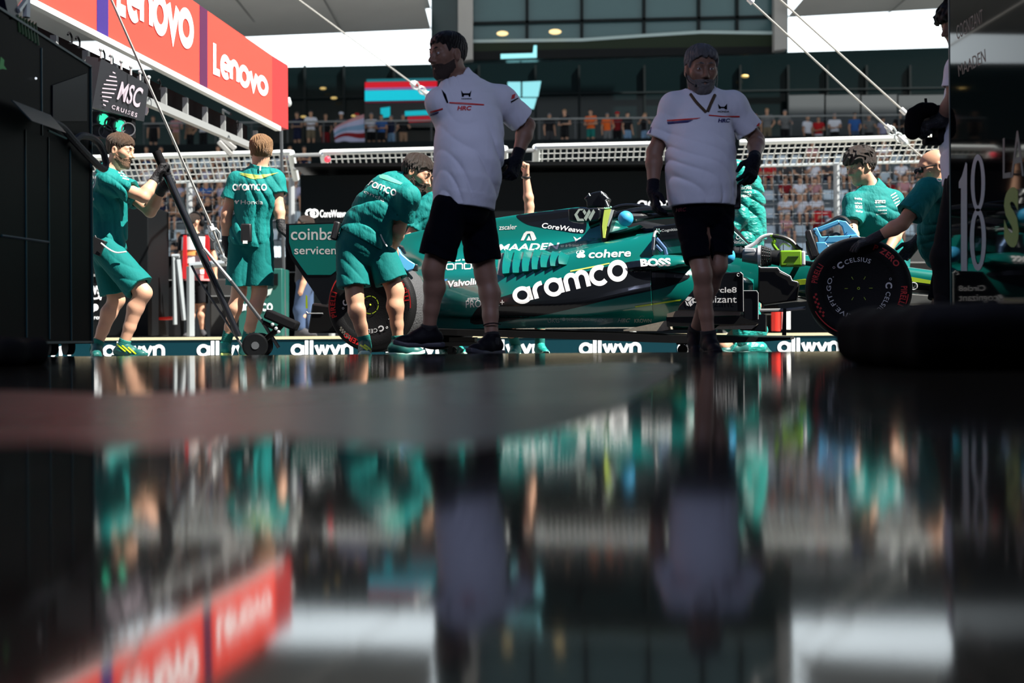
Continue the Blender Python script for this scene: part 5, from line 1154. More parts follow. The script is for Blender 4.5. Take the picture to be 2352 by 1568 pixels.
decal('lettering', FG('HRC',.02,.2), qrect(1552,478,1576,487,-2), bvh_of(p2['shorts']), mat('faint_red',(.10,.01,.02),.6), p2['shorts'], .004, .2)
b = MB(); c=P(1690,452,Y-.02); b.box(c,(.05,.06,.14)); b.build('belt_radio', M_radio, p2['root'], bevel=.01)
# C1: mechanic hauling on the jack handle
Y = 9.3
J = J_(head=P(277,349,Y),face=(1,-.20,-.20),neck=P(252,398,Y),chest=P(246,455,Y),waist=P(250,510,Y+.02),pelvis=P(248,565,Y+.02),chestf=(.97,-.2,.15),pelf=(.95,-.2,.2),
 shR=P(248,417,Y-.17),shL=P(262,412,Y+.17),elR=P(330,452,Y-.20),wrR=P(361,405,Y-.10),elL=P(345,486,Y+.10),wrL=P(374,430,Y+.02),
 hipR=P(243,572,Y-.09),hipL=P(240,572,Y+.09),knR=P(330,672,Y-.14),knL=P(268,688,Y+.12),anR=P(288,785,Y-.12),anL=P(226,785,Y+.10),toeR=(1,-.25,0),toeL=(.3,-.9,0),root=(P(255,800,Y).x,Y,ground(Y)))
J['anR']=foot(283,Y-.12); J['anL']=foot(222,Y+.05)
C1 = dict(shirt=M_teal_shirt,shorts=M_teal_shorts,shoe=M_shoe_d,sole=M_shoe_d,sock=M_sock,sockl=.05,hair=M_hbrown,hairp=dict(top=.024,side=.004,fringe=.070,seed=2),beard=M_stub,beardt=.003,skin='fair',gloveL=M_glove,gloveR=M_glove,
 handR=dict(d=(.35,.1,.95),n=(.8,.5,-.2),side=(.2,-.9,.3),curl=.95),handL=dict(d=(.75,-.1,.65),n=(.2,-.9,.3),side=(-.6,-.2,.8),curl=.95),waistw=.140,waistd=.120,chestd=.13,sleeve=.66,cuff=.084,legs=.88,shortg=.045,seed=21,folda=0.0195,foldax=(.6,.2,.7),arm=1.06,leg=1.08,hem=-.03,h=.005)
c1 = human('mechanic in teal kit leaning back to haul on the long black jack handle',C1,J)
shirt_text(c1,[(stroke_geo('aramco',.26),[(196,398),(222,404),(216,432),(192,440)],M_strap)])
bv=bvh_of(c1['shirt'])
for k in range(5): decal_poly('sleeve_bar',[(262+k*5,381+k*6.5),(277+k*5,385+k*6.5),(276+k*5,388+k*6.5),(261+k*5,384+k*6.5)],bv,mat('pale_bar',(.35,.60,.55),.6),c1['shirt'],.004,.2)
decal('lettering', FG('Honda',.0), [(196,448),(217,452),(216,460),(195,459)], bv, M_strap, c1['shirt'], .004,.2)
b = MB(); b.tube([P(x,y,Y-.25) for x,y in crom([(232,558),(250,572),(268,580),(290,578)],4)],.006,6); b.build('piping', M_strap, c1['root'])
b = MB(); b.box(P(224,566,Y-.2),(.10,.05,.12),rot=Matrix.Rotation(.4,3,'Y')); b.tube([P(226,560,Y-.22),P(218,540,Y-.22)],.006,6); b.build('belt_radio', M_radio, c1['root'], bevel=.01)
for k in range(3): decal_poly('shoe_stripe',[(268+k*14,788+k*4),(290+k*12,806+k*3),(287+k*12,808+k*3),(265+k*14,790+k*4)],bvh_of(c1['shoeR']),M_lime,c1['shoeR'],.004,.2)
# C2: mechanic with his back turned
Y = 10.0
J = J_(head=P(599,350,Y),face=(-.35,.93,-.05),neck=P(596,392,Y),chest=P(590,445,Y-.02),waist=P(582,500,Y),pelvis=P(576,552,Y),chestf=(-.1,1,0),pelf=(-.05,1,0),
 shR=P(632,412,Y),shL=P(545,416,Y),elR=P(640,474,Y-.03),wrR=P(646,522,Y-.07),elL=P(520,492,Y-.02),wrL=P(519,560,Y+.02),
 hipR=P(600,562,Y),hipL=P(555,562,Y),knR=P(596,672,Y),knL=P(549,672,Y+.02),anR=P(570,785,Y-.05),anL=P(522,775,Y+.05),toeR=(.15,-.95,0),toeL=(-.15,.95,0),root=(P(570,800,Y).x,Y,ground(Y)))
J['toeR']=(.55,-.8,0); J['anR']=foot(563,Y-.06); J['anL']=foot(518,Y+.05,.10); J['fupL']=(0,.15,1)
C2 = dict(shirt=M_teal_shirt,shorts=M_teal_shorts,shoe=M_shoe_t,sole=M_sole_l,sock=M_sock,sockl=.17,hair=M_hblond,hairp=dict(top=.024,side=.014,back=-.075,fringe=.070,seed=5,amp=.005),skin='fair',gloveL=M_glove,gloveR=M_glove,
 handR=dict(d=P(684,552,Y-.10)-P(646,522,Y-.07),n=(-.2,.8,-.5),side=(.5,.2,.8),curl=.22,spread=.45),handL=dict(d=(.05,.05,-1),n=(.9,.2,0),side=(.2,.9,0),curl=.5),waistw=.145,waistd=.112,sleeve=.56,cuff=.086,legs=.86,shortg=.045,seed=31,folda=0.0165,foldax=(.8,.1,.45),arm=1.02,leg=1.06,hem=-.05,h=.005)
c2 = human('mechanic in teal kit seen from behind, gloved hand on the rear wing',C2,J)
shirt_text(c2,[(stroke_geo('aramco',.26),qrect(534,422,613,438),M_strap),(FG('Honda',.0),qrect(553,459,604,469,0),M_strap)])
bv=bvh_of(c2['shirt'])
for pix in ([(549,399),(580,404),(590,412),(576,410)],[(549,396),(580,400),(594,402),(604,400),(612,400),(640,396),(612,406),(600,410),(588,410),(572,405)],[(538,462),(541,459),(546,464),(544,469)],[(540,468),(543,464),(548,459),(550,461)]): decal_poly('emblem',pix,bv,M_wing if pix[0][1]<420 else M_strap,c2['shirt'],.004,.12)
b = MB(); b.box(P(566,535,Y-.16),(.085,.05,.15)); b.build('belt_radio', M_radio, c2['root'], bevel=.012); b = MB(); b.box(P(563,556,Y-.19),(.035,.01,.025)); b.build('radio_tag', M_strap, c2['root'])
b = MB(); b.tube([P(598,381,Y-.105),P(597,392,Y-.115)],.007,5); b.build('collar_tab', M_strap, c2['root'])
# C3: mechanic bending over the rear wheel
Y = 8.45
J = J_(head=P(957,402,Y-.02),face=(.86,-.28,-.42),hup=(.36,0,.93),neck=P(925,425,Y),chest=P(893,452,Y),waist=P(855,500,Y-.02),pelvis=P(835,560,Y),chestf=(.45,.55,-.7),pelf=(.3,.9,-.2),
 shR=P(938,452,Y-.17),shL=P(885,425,Y+.22),elR=P(917,528,Y-.05),wrR=P(903,570,Y+.22),elL=P(890,520,Y+.40),wrL=P(900,560,Y+.50),
 hipR=P(868,562,Y),hipL=P(805,566,Y-.02),knR=P(908,668,Y-.02),knL=P(815,682,Y-.06),anR=P(918,785,Y-.03),anL=P(842,780,Y-.08),toeR=(.85,.5,0),toeL=(.1,-.95,0),root=(P(860,800,Y).x,Y,ground(Y)))
J['anR']=foot(915,Y); J['anL']=foot(838,Y-.04)
C3 = dict(shirt=M_teal_shirt,shorts=M_teal_shorts,shoe=M_shoe_d,sole=M_sole_m,sock=M_sock,sockl=.05,hair=M_hdark,hairp=dict(top=.026,side=.012,fringe=.074,seed=8,amp=.004,fr=400,back=-.06),beard=M_beardd,beardt=.004,skin='tan',gloveL=M_glove,
 handR=dict(d=(.1,.3,-.9),n=(-.6,.4,0),side=(.5,.8,0),curl=.5),waistw=.155,waistd=.125,chestw=.175,chestd=.14,pelw=.172,peld=.15,sleeve=.62,cuff=.086,legs=.80,shortg=.05,seed=41,folda=0.0240,foldf=52,foldax=(.75,.3,.3),leg=1.05,hem=.02,h=.005)
c3 = human('mechanic in teal kit bending over the rear wheel, bare calves in the sun',C3,J)
shirt_text(c3,[(stroke_geo('aramco',.26),[(838,408),(912,436),(908,452),(830,420)],M_strap),(FG('Honda',.0),[(820,428),(885,456),(882,464),(818,434)],M_strap)])
decal_poly('emblem',[(868,398),(890,402),(925,420),(920,424),(895,416),(872,408)],bvh_of(c3['shirt']),mat('pale_wing_t',(.12,.45,.32),.6),c3['shirt'],.004,.12)
b = MB(); b.box(P(771,530,Y-.05),(.045,.06,.13),rot=Matrix.Rotation(.25,3,'Y')); b.build('belt_radio', M_radio, c3['root'], bevel=.012)
b = MB(); b.tube([P(x,y,Y-.14) for x,y in crom([(874,538),(880,552),(889,566)],4)],.005,6); b.build('piping', M_strap, c3['root'])
for k in range(2): decal_poly('shoe_stripe',[(828+k*10,790),(846+k*8,802),(843+k*8,805),(825+k*10,793)],bvh_of(c3['shoeL']),M_lime,c3['shoeL'],.004,.2)
# C4: second man beyond the rear wheel, mostly behind the bearded man
Y = 10.85
J = J_(head=P(992,418,Y),face=(-.75,-.2,-.5),neck=P(1010,452,Y),chest=P(990,500,Y),waist=P(1005,550,Y+.05),pelvis=P(1020,590,Y+.08),chestf=(-.7,-.5,-.4),pelf=(-.6,-.7,0),
 shR=P(968,492,Y-.05),shL=P(1040,480,Y+.1),elR=P(940,545,Y-.12),wrR=P(915,585,Y-.2),elL=P(1052,545,Y+.05),wrL=P(1000,600,Y-.05),hipR=P(1000,600,Y),hipL=P(1040,600,Y+.05),knR=P(1005,700,Y-.1),knL=P(1040,700,Y),anR=foot(1020,Y),anL=foot(1050,Y+.1),toeR=(.2,-1,0),toeL=(.5,-1,0),root=(P(1020,800,Y).x,Y,ground(Y)))
C4 = dict(shirt=M_teal_shirt,shorts=M_teal_shorts,shoe=M_shoe_t,sole=M_sole_m,sock=M_sock,hair=M_hdark,hairp=dict(seed=9),skin='fair',gloveR=M_glove,sleeve=.7,h=.007)
c4 = human('stooping mechanic in teal beyond the rear wheel, mostly behind the striding man',C4,J)
# C5: crouching mechanic behind the car with one bare arm raised
Y = 10.95
J = J_(head=P(1180,540,Y),face=(.2,-.9,.3),neck=P(1180,575,Y),chest=P(1185,620,Y),waist=P(1190,665,Y),pelvis=P(1195,710,Y+.1),chestf=(0,-1,0),pelf=(0,-1,0),
 shR=P(1140,585,Y),shL=P(1212,570,Y),elR=P(1130,650,Y),wrR=P(1140,700,Y-.2),elL=P(1216,474,Y),wrL=P(1208,402,Y),hipR=P(1175,715,Y),hipL=P(1215,715,Y),knR=P(1160,720,Y-.35),knL=P(1240,720,Y-.35),anR=foot(1185,Y-.05),anL=foot(1240,Y-.3),toeR=(-.2,-1,0),toeL=(.3,-1,0),root=(P(1200,800,Y).x,Y,ground(Y)))
C5 = dict(shirt=M_teal_shirt,shorts=M_teal_shorts,shoe=M_shoe_t,sole=M_sole_m,sock=M_sock,hair=M_hdark,hairp=dict(seed=9),skin='fair',handL=dict(d=(.1,-.1,1),n=(-.9,-.3,0),side=(-.3,.9,0),curl=1.1),sleeve=.5,h=.006,folda=0.0060)
c5 = human('crouching mechanic behind the car, one bare arm with a dark watch raised above it',C5,J)
a = P(1208,408,Y); b = MB(); b.tube([a+Vector((math.cos(k*.52)*.034,math.sin(k*.52)*.034,.004*math.cos(k))) for k in range(12)],.010,6,closed=True); b.build('wristwatch', M_radio, c5['root'], smooth=True)
# C6: person in race suit leaning over the cockpit
Y = 10.4
J = J_(head=P(1628,470,Y-.05),face=(-.8,-.3,-.6),neck=P(1655,455,Y),chest=P(1690,440,Y),waist=P(1712,485,Y),pelvis=P(1716,540,Y+.05),chestf=(-.7,-.2,-.7),pelf=(-.9,-.2,-.2),
 shR=P(1662,440,Y-.19),shL=P(1665,425,Y+.19),elR=P(1650,510,Y-.15),wrR=P(1640,545,Y-.2),elL=P(1640,500,Y+.15),wrL=P(1620,540,Y+.1),hipR=P(1710,552,Y-.09),hipL=P(1718,552,Y+.12),knR=P(1700,660,Y-.05),knL=P(1725,665,Y+.15),anR=foot(1700,Y-.0),anL=foot(1735,Y+.15),toeR=(-1,-.3,0),toeL=(-1,.2,0),root=(P(1715,800,Y).x,Y,ground(Y)))
J.update(neck=P(1690,392,Y),head=P(1660,372,Y-.02),chest=P(1712,430,Y),shR=P(1708,412,Y-.19),shL=P(1690,405,Y+.2),face=(-.8,-.2,-.55),elR=P(1700,500,Y-.2),waist=P(1722,490,Y),pelvis=P(1722,548,Y+.03),wrR=P(1668,545,Y-.22))
C6 = dict(shirt=M_suit,shorts=M_suit,topname='suit_top',shoe=M_shoe_d,sole=M_shoe_d,hair=M_hdark,hairp={},skin='fair',gloveR=M_glove,gloveL=M_glove,sleeve=2,legs=2,seed=51,folda=0.0300,foldf=46,foldax=(.3,.2,.9),shirtg=.022,h=.006,folds2=.012)
c6 = human('person in shiny green race overalls leaning over the cockpit behind the grey-haired man',C6,J)
bv=bvh_of(c6['shirt'])
for k,(t,y) in enumerate((('aramco',425),('BOSS',434),('cohere',443),('HONDA',452))): decal('lettering', FG(t,.02), [(1702,y-5),(1726,y-7),(1727,y),(1703,y+1)], bv, M_strap, c6['shirt'], .005,.2)
# C7: kneeling crew member beyond the floor of the car
Y = 10.6
J = J_(head=P(1640,690,Y),face=(-.7,-.6,-.3),neck=P(1655,705,Y),chest=P(1670,720,Y),waist=P(1690,735,Y),pelvis=P(1720,750,Y),chestf=(-.6,-.3,-.7),pelf=(-.6,-.3,-.7),
 shR=P(1648,712,Y-.18),shL=P(1660,704,Y+.18),elR=P(1625,760,Y-.15),wrR=P(1590,795,Y-.25),elL=P(1630,750,Y+.2),wrL=P(1600,790,Y+.1),hipR=P(1715,760,Y-.1),hipL=P(1722,758,Y+.1),knR=P(1665,797,Y-.2),knL=P(1670,795,Y+.15),anR=P(1748,800,Y-.1),anL=P(1752,800,Y+.15),toeR=(1,0,-.3),toeL=(1,.1,-.3),root=(P(1700,808,Y).x,Y,ground(Y)))
C7 = dict(shirt=M_suit,shorts=M_suit,topname='suit_top',shoe=M_shoe_d,sole=M_shoe_d,hair=M_hdark,hairp={},skin='fair',gloveR=M_glove,gloveL=M_glove,sleeve=2,legs=2,seed=61,folda=0.0240,h=.007)
c7 = human('crew member in green overalls kneeling on the ground beyond the floor of the car',C7,J)
# C8: young mechanic behind the front wheel
Y = 9.42
J = J_(head=P(1975,385,Y),face=(-.85,-.42,-.28),neck=P(2004,434,Y+.02),chest=P(2008,490,Y),waist=P(2015,540,Y+.06),pelvis=P(2030,590,Y+.12),chestf=(-.35,-.90,-.2),pelf=(-.35,-.9,0),
 shR=P(1960,466,Y-.05),shL=P(2050,460,Y+.03),elR=P(1956,525,Y-.16),wrR=P(1966,575,Y-.30),elL=P(2066,525,Y-.06),wrL=P(2030,592,Y-.22),hipR=P(2008,600,Y+.1),hipL=P(2060,600,Y+.12),knR=P(1990,700,Y-.02),knL=P(2062,705,Y+.05),anR=foot(1995,Y+.15),anL=foot(2065,Y+.2),toeR=(-.5,-.9,0),toeL=(.1,-1,0),root=(P(2030,800,Y).x,Y,ground(Y)))
C8 = dict(shirt=M_teal_shirt,shorts=M_teal_shorts,shoe=M_shoe_t,sole=M_sole_m,sock=M_sock,hair=M_hdark,hairp=dict(top=.036,side=.020,fringe=.045,seed=12,amp=.008,fr=190),skin='fair',gloveR=M_glove,gloveL=M_glove,sleeve=.80,cuff=.086,seed=71,folda=0.0120,h=.005,hk=1.05,shirtg=.02)
c8 = human('young dark-haired mechanic in teal shirt leaning on the car behind the front wheel',C8,J)
bv=bvh_of(c8['shirt'])
for t,q in (('aramco',qrect(2010,459,2034,467)),('ServiceNow',qrect(2011,473,2036,476,-1)),('Valvoline',qrect(2016,481,2037,485,-1)),('CoreWeave',qrect(2013,490,2037,494,-3)),('Breitling',qrect(1963,453,1980,459,1)),('cohere',qrect(1963,463,1980,468,1)),('BOSS',qrect(1965,471,1981,478,1)),('NetApp',qrect(1966,482,1982,488,1))): decal('lettering', FG(t,.012), q, bv, M_strap, c8['shirt'], .004,.2)
for k in range(5): decal_poly('sleeve_bar',[(2046+k*3,444+k*6+4),(2058+k*3,438+k*6+3),(2058+k*3,440.5+k*6+3),(2046+k*3,446.5+k*6+4)],bv,M_strap,c8['shirt'],.004,.2)
# C9: bald mechanic with dark glasses, gloved hand on the front tyre
Y = 8.15
J = J_(head=P(2146,389,Y),face=(-.97,.05,-.20),neck=P(2172,420,Y+.02),chest=P(2178,470,Y+.05),waist=P(2168,545,Y+.15),pelvis=P(2190,600,Y+.22),chestf=(-.75,.45,-.35),pelf=(-.8,.5,0),
 shR=P(2170,428,Y+.28),shL=P(2132,436,Y-.15),elR=P(2140,510,Y+.5),wrR=P(2100,560,Y+.55),elL=P(2072,514,Y-.20),wrL=P(2008,548,Y-.12),hipR=P(2180,610,Y+.32),hipL=P(2200,610,Y+.12),knR=P(2160,700,Y+.3),knL=P(2180,700,Y+.02),anR=foot(2190,Y+.35),anL=foot(2215,Y+.05),toeR=(-.9,.3,0),toeL=(-.9,.1,0),root=(P(2190,800,Y).x,Y,ground(Y)))
J['shL'],J['shR'] = J['shR'],J['shL']; J['elL'],J['elR'] = J['elR'],J['elL']; J['wrL'],J['wrR'] = J['wrR'],J['wrL']
J['shL'],J['shR'] = J['shL'],J['shR']
C9 = dict(shirt=M_teal_shirt,shorts=M_navy,shoe=M_shoe_b,sole=M_shoe_b,sock=M_sockb,hair=None,skin='tan',brow=M_hdark,eyes=False,sleeve=.72,cuff=.086,seed=81,folda=0.0120,h=.005,hk=1.05,gloveR=M_glove,gloveL=M_glove,arm=1.08,
 handR=dict(d=P(1962,564,Y-.08)-P(2008,548,Y-.12),n=(-.2,.4,-.9),side=(-.2,.9,.3),curl=.22,spread=.3),waistw=.16,chestd=.135)
c9 = human('bald mechanic in dark glasses resting a gloved hand on the front tyre',C9,J)
decal('lettering', stroke_geo('aramco',.26), [(2150,405),(2232,392),(2234,408),(2153,418)], bvh_of(c9['shirt']), M_strap, c9['shirt'], .004, .1)
hd=c9['hd']; b = MB()
for sx in (-1,1): b.tube([tuple(hd.at(sx*x,y,z)) for x,y,z in ((.082,-.005,.02),(.074,.06,.022),(.066,.088,.022))],.004,6); b.ball(tuple(hd.at(sx*.036,.094,.012)),(.026,.014,.020),12,8)
b.tube([tuple(hd.at(x,.102,.018)) for x in (-.02,.02)],.004,6); b.build('sunglasses', M_radio, c9['root'], smooth=True)
# ---------------- black equipment rack at the left of the opening ----------------
RX = -2.38
def rp_(px,py): return plane_hit(px,py,(RX,0,0),(1,0,0))
M_rack = mat('rack_black',(.0010,.0012,.0014),.5,spec=.06); M_redge = mat('rack_edge',(.012,.045,.050),.35,spec=.4); M_rscreen = mat('rack_screen',(.002,.0025,.006),.3,spec=.12)
zt = rp_(205,152).z; yF = rp_(209,400).y; yN = 4.3
rack = empty('equipment_rack',(RX-.3,(yF+yN)/2,0),'tall black equipment rack with thin teal seams at the garage threshold','rack')
b = MB(); b.box((RX-.3,(yF+yN)/2,(zt+.06)/2),(.6,yF-yN,zt-.06)); b.build('body', M_rack, rack)
b = MB(); b.box((RX+.004,yF-.006,(zt+.06)/2),(.012,.012,zt-.06)); b.box((RX+.004,(yF+yN)/2,zt),(.012,yF-yN,.012)); b.box((RX+.003,(yF+yN)/2,.07),(.01,yF-yN,.012)); b.build('edge_trim', M_redge, rack)
for x,y0,y1 in ((57,298,775),(110,315,779),(160,338,782)):
    p0,p1 = rp_(x,y0),rp_(x,y1); MB().box((RX+.003,p0.y,(p0.z+p1.z)/2),(.006,.006,p0.z-p1.z)).build('seam', M_redge, rack)
p0,p1 = rp_(2,541),rp_(110,556); MB().tube([p0+Vector((.004,0,0)),p1+Vector((.004,0,0))],.006,4).build('seam', M_redge, rack)
p0,p1 = rp_(94,110),rp_(94,310); MB().box((RX+.003,p0.y,(p0.z+p1.z)/2),(.006,.008,p0.z-p1.z)).build('seam', M_redge, rack)
b = MB(); b.prism([rp_(118,196),rp_(197,168),rp_(197,278),rp_(118,278)],(.008,0,0)); b.build('screen', M_rscreen, rack)
b = MB(); b.prism([rp_(8,228)+Vector((.03,0,0)),rp_(97,262)+Vector((.03,0,0)),rp_(88,304)+Vector((.13,0,0)),rp_(4,276)+Vector((.13,0,0))],(.012,0,-.004)); b.build('sloping_shelf', mat('shelf_teal',(.004,.014,.016),.4,spec=.2), rack)
b = MB(); b.tube([rp_(88,300)+Vector((.05,0,0)),rp_(130,318)+Vector((.05,0,0))],.006,5); b.build('shelf_rail', M_redge, rack)
MB().ball(tuple(rp_(78,180)+Vector((.01,0,0))),.006,8,6).build('status_light', emis('white_led',(.9,.95,1),.9), rack)
b = MB(); b.add([rp_(0,130),rp_(8,138),rp_(7,150),rp_(14,160),rp_(4,158),rp_(-4,160)],[(0,1,2,3,4,5)]); o_ = b.build('green_sticker', mat('sticker_green',(.02,.30,.05),.5), rack)
o_.location.x += .004
for x in (118,140,178):
    p = rp_(x,800); MB().lathe([(0,-.02),(.045,-.02),(.045,.02),(0,.02)],(RX-.05,p.y,.045),(0.7,.7,0),14).box((RX-.05,p.y,.085),(.04,.04,.04)).build('castor', M_black, rack, smooth=True)
b = MB(); b.tube([rp_(60,40)+Vector((.0,0,0)),rp_(61,-20)],.02,6); b.tube([rp_(40,25),rp_(62,-5)],.015,6); b.build('top_bracket', M_steel, rack)
b = MB(); b.prism([rp_(10,-5),rp_(38,-5),rp_(44,38),rp_(22,46)],(-.2,0,0)); b.build('top_device', mat('device_blue',(.008,.010,.022),.3), rack)
b = MB(); 
for k in range(7): b.tube([rp_(35+k*7,52+k*6)+Vector((-.05,0,.0)),rp_(40+k*7,60+k*3)+Vector((.0,0,.05)),rp_(44+k*7,74+k*5)],.010,5)
b.build('green_cable_bundle', mat('cable_green',(.010,.05,.010),.6), rack)
pts = [rp_(x,y)+Vector((d*.25+.02,0,0)) for x,y,d in ((104,278,.02),(128,292,.05),(150,320,.08),(178,352,.10),(205,380,.12),(218,388,.13),(222,372,.13),(212,338,.12),(194,317,.10),(172,312,.07),(160,322,.03))]
b = MB(); b.tube(crom(pts,5),.020,8); o = b.build('air_hose', mat('hose_black',(.005,.006,.010),.5,bump=.6,bscale=200), None, smooth=True); origin_to(o, pts[0]); tag(o,'looped black air hose hanging off the equipment rack','hose')
# soft black bags on the garage floor
def bag(name,c,hx,label,cat,m):
    def f(p):
        q = rbx(p, (c[0],c[1],hx[2]), np.eye(3), hx, min(hx)*.75); return q+.006*np.sin(p[:,0]*31)*np.sin(p[:,1]*27+1)
    o = empty(name,(c[0],c[1],0),label,cat); sdf_part('cover', f, A3(c)-A3(hx)-.05, A3((c[0],c[1],hx[2]*2))+A3(hx)+.05, .012, m, o); return o
M_bag = mat('bag_black',(.0012,.0012,.0016),.8,spec=.03)
ob = bag('gear_bag',(1.50,3.05,0),(.60,.38,.076),'low black soft bag on the glossy floor beside the glossy number panel','bag',M_bag)
b = MB(); b.tube([Vector((x,3.05-.30+.02*math.sin(x*9),.155)) for x in np.linspace(1.10,1.6,14)],.004,5); b.build('stitched_strip', mat('strip_tan',(.10,.07,.02),.7), ob)
bag('kit_bag',(-1.72,3.9,0),(.16,.22,.045),'small black bag on the glossy floor at the foot of the rack','bag',M_bag)
# ---------------- glossy black number panel on the right ----------------
NX = 2.34
npt = ((NX,0,0),(1,0,0))
def np_(px,py): return plane_hit(px,py,*npt)
yF2 = np_(2183,400).y
pan = empty('number_panel',(NX+.03,(yF2+4.0)/2,0),'tall glossy black panel with the number 18 at the right of the opening','panel')
M_gloss = mat('gloss_black',(.002,.0025,.003),.035,spec=.26)
b = MB(); b.box((NX+.03,(yF2+4.0)/2,1.35),(.06,yF2-4.0,2.7)); b.build('board', M_gloss, pan)
MB().box((NX+.03,yF2+.004,1.35),(.066,.012,2.7)).build('edge_trim', M_redge, pan)
M_num = mat('number_grey',(.27,.285,.32),.4); M_numl = mat('number_lime',(.13,.19,.012),.4)
b = MB()
b.add([np_(x,y)+Vector((-.002,0,0)) for x,y in ((2219,372),(2222,376),(2222,622),(2208,622),(2208,432),(2203,432),(2203,418),(2210,404))],[tuple(range(8))]); b.build('number', M_num, pan)
b = MB(); 
def ringp(cx,cy,rx,ry,w,n=28):
    vs=[]; 
    for i in range(n+1):
        a=2*math.pi*i/n; vs += [np_(cx+rx*math.cos(a),cy+ry*math.sin(a))+Vector((-.002,0,0)), np_(cx+(rx-w)*math.cos(a),cy+(ry-w*1.6)*math.sin(a))+Vector((-.002,0,0))]
    b.add(vs,[(2*i,2*i+1,2*i+3,2*i+2) for i in range(n)])
ringp(2247,420,16.5,66,8.5); ringp(2247,550,18.5,72,9.5); b.build('number', M_num, pan)
for t,q,m,bo in (('LA',[(2303,318),(2352,292),(2352,404),(2303,410)],mat('number_dim',(.075,.08,.085),.4),.0),('S',[(2306,436),(2340,425),(2340,575),(2306,560)],M_numl,.05),('MAADEN',[(2200,150),(2262,112),(2264,142),(2202,176)],mat('number_faint',(.02,.022,.024),.4),.0),('COGNIZANT',[(2196,60),(2256,20),(2258,52),(2198,92)],mat('number_faint',(.02,.022,.024),.4),.0)):
    decal('lettering', font_geo(t,bo), q, npt, m, pan, .002)
# ---------------- long handled jack ----------------
jk = empty('car_jack',tuple(P(560,815,9.35)),'long black trolley jack with two small wheels, its handle held up on the left','jack')
JT = P(361,352,9.22); JB = P(548,772,9.38); jd = (JB-JT).normalized()
def jp(t): return JT+(JB-JT)*t
b = MB(); b.tube([jp(0),jp(.62)],.030,14); b.tube([jp(.62),jp(1)],.026,12); b.build('handle', mat('jack_black',(.006,.007,.010),.3,spec=.5), jk, smooth=True)
b = MB(); b.tube([jp(-.01),jp(.12)],.034,14); b.build('grip', M_blackmatt, jk, smooth=True)
b = MB(); b.tube([P(468,570,9.25),P(530,644,9.3)],.013,8); b.build('strut', mat('strut_steel',(.7,.7,.7),.3,.8), jk, smooth=True)
b = MB(); b.tube([P(440,610,9.33),P(455,640,9.33),P(560,800,9.4)],.009,6); b.tube([P(530,644,9.3),P(604,740,9.4),P(640,798,9.45)],.014,8); b.build('lower_links', M_dkgrey, jk, smooth=True)
for yo in (-.10,.10):
    c = P(592,793,9.42)+Vector((0,yo,0)); b = MB(); b.lathe([(0,-.03),(.085,-.03),(.098,-.015),(.098,.015),(.085,.03),(0,.03)],c,(.25,-1,0),28); w_ = b.build('wheel', M_black, jk, smooth=True)
    MB().lathe([(0,-.036),(.03,-.036),(.03,.036),(0,.036)],c,(.25,-1,0),12).build('hub', M_dkgrey, w_, smooth=True)
b = MB(); b.tube([P(592,793,9.42),P(637,757,9.42),P(648,745,9.42)],.022,8); b.tube([P(604,740,9.4),P(640,757,9.42)],.018,8); b.build('lift_arm', M_black, jk, smooth=True)
b = MB(); b.box(P(648,735,9.42),(.26,.16,.075),rot=Matrix.Rotation(.42,3,'Y')); b.build('pad', M_blackmatt, jk, bevel=.015)
b = MB(); 
for x,y in ((634,754),(640,762),(626,745)): b.ball(tuple(P(x,y,9.32)),.014,8,6)
b.build('bolts', M_steel, jk, smooth=True)
# ---------------- blowers ----------------
M_lg = mat('tool_lime',(.17,.37,.012),.4,spec=.4); M_tg = mat('tool_grey',(.12,.125,.13),.45); M_tp = mat('tool_pale',(.60,.60,.62),.4); M_tb = mat('tool_black',(.008,.008,.009),.45)
VB = .42
bl1 = empty('lime_blower',tuple(CP(1770,610,VB)),'lime green and black cordless blower lying along the car nose','blower')
def cyl(b,x0,y0,x1,y1,r,n=18,v=VB): b.tube([CP(x0,y0,v),CP(x1,y1,v)],r,n)
b = MB(); cyl(b,1683,579,1706,581,[.038,.040]); cyl(b,1687,579,1690,579,.043); cyl(b,1700,580,1703,580,.044); b.build('nozzle', M_tb, bl1, smooth=True, angle=40)
b = MB(); cyl(b,1706,585,1742,588,[.050,.062]); b.build('barrel', M_tg, bl1, smooth=True, angle=40)
b = MB(); b.prism([CP(x,y,VB+.055) for x,y in ((1709,569),(1733,570),(1737,579),(1709,579))],CR*-.03); b.build('pale_plate', M_tp, bl1, bevel=.005)
b = MB(); cyl(b,1741,588,1748,588,[.075,.080],24); b.build('collar', M_tp, bl1, smooth=True, angle=40)
b = MB()
for k in range(5): 
    c=CP(1750+k*5,588+k*.5,VB); a_=CF.normalized(); r=.074-.004*k; b.tube([c+(CR*math.cos(t)+Vector((0,0,1))*math.sin(t))*r for t in [j*math.pi/12 for j in range(24)]],.0055,5,closed=True)
for j in range(16):
    t=j*math.pi/8; dd=CR*math.cos(t)+Vector((0,0,1))*math.sin(t); b.tube([CP(1749,588,VB)+dd*.075,CP(1770,590,VB)+dd*.058],.0045,4)
b.build('fan_guard', M_tb, bl1)
b = MB(); cyl(b,1770,590,1792,592,[.05,.06]); b.build('motor_housing', M_tb, bl1, smooth=True, angle=40)
b = MB(); b.box(CP(1817,594,VB),(.155,.13,.115),ax=(CF,CR,Vector((0,0,1)))); bd = b.build('battery', M_lg, bl1, bevel=.012)
b = MB(); b.box(CP(1822,589,VB+.066),(.075,.012,.008),ax=(CF,CR,Vector((0,0,1)))); b.box(CP(1815,607,VB+.066),(.05,.01,.014),ax=(CF,CR,Vector((0,0,1)))); b.build('latch', mat('latch_dark',(.05,.12,.01),.5), bd)
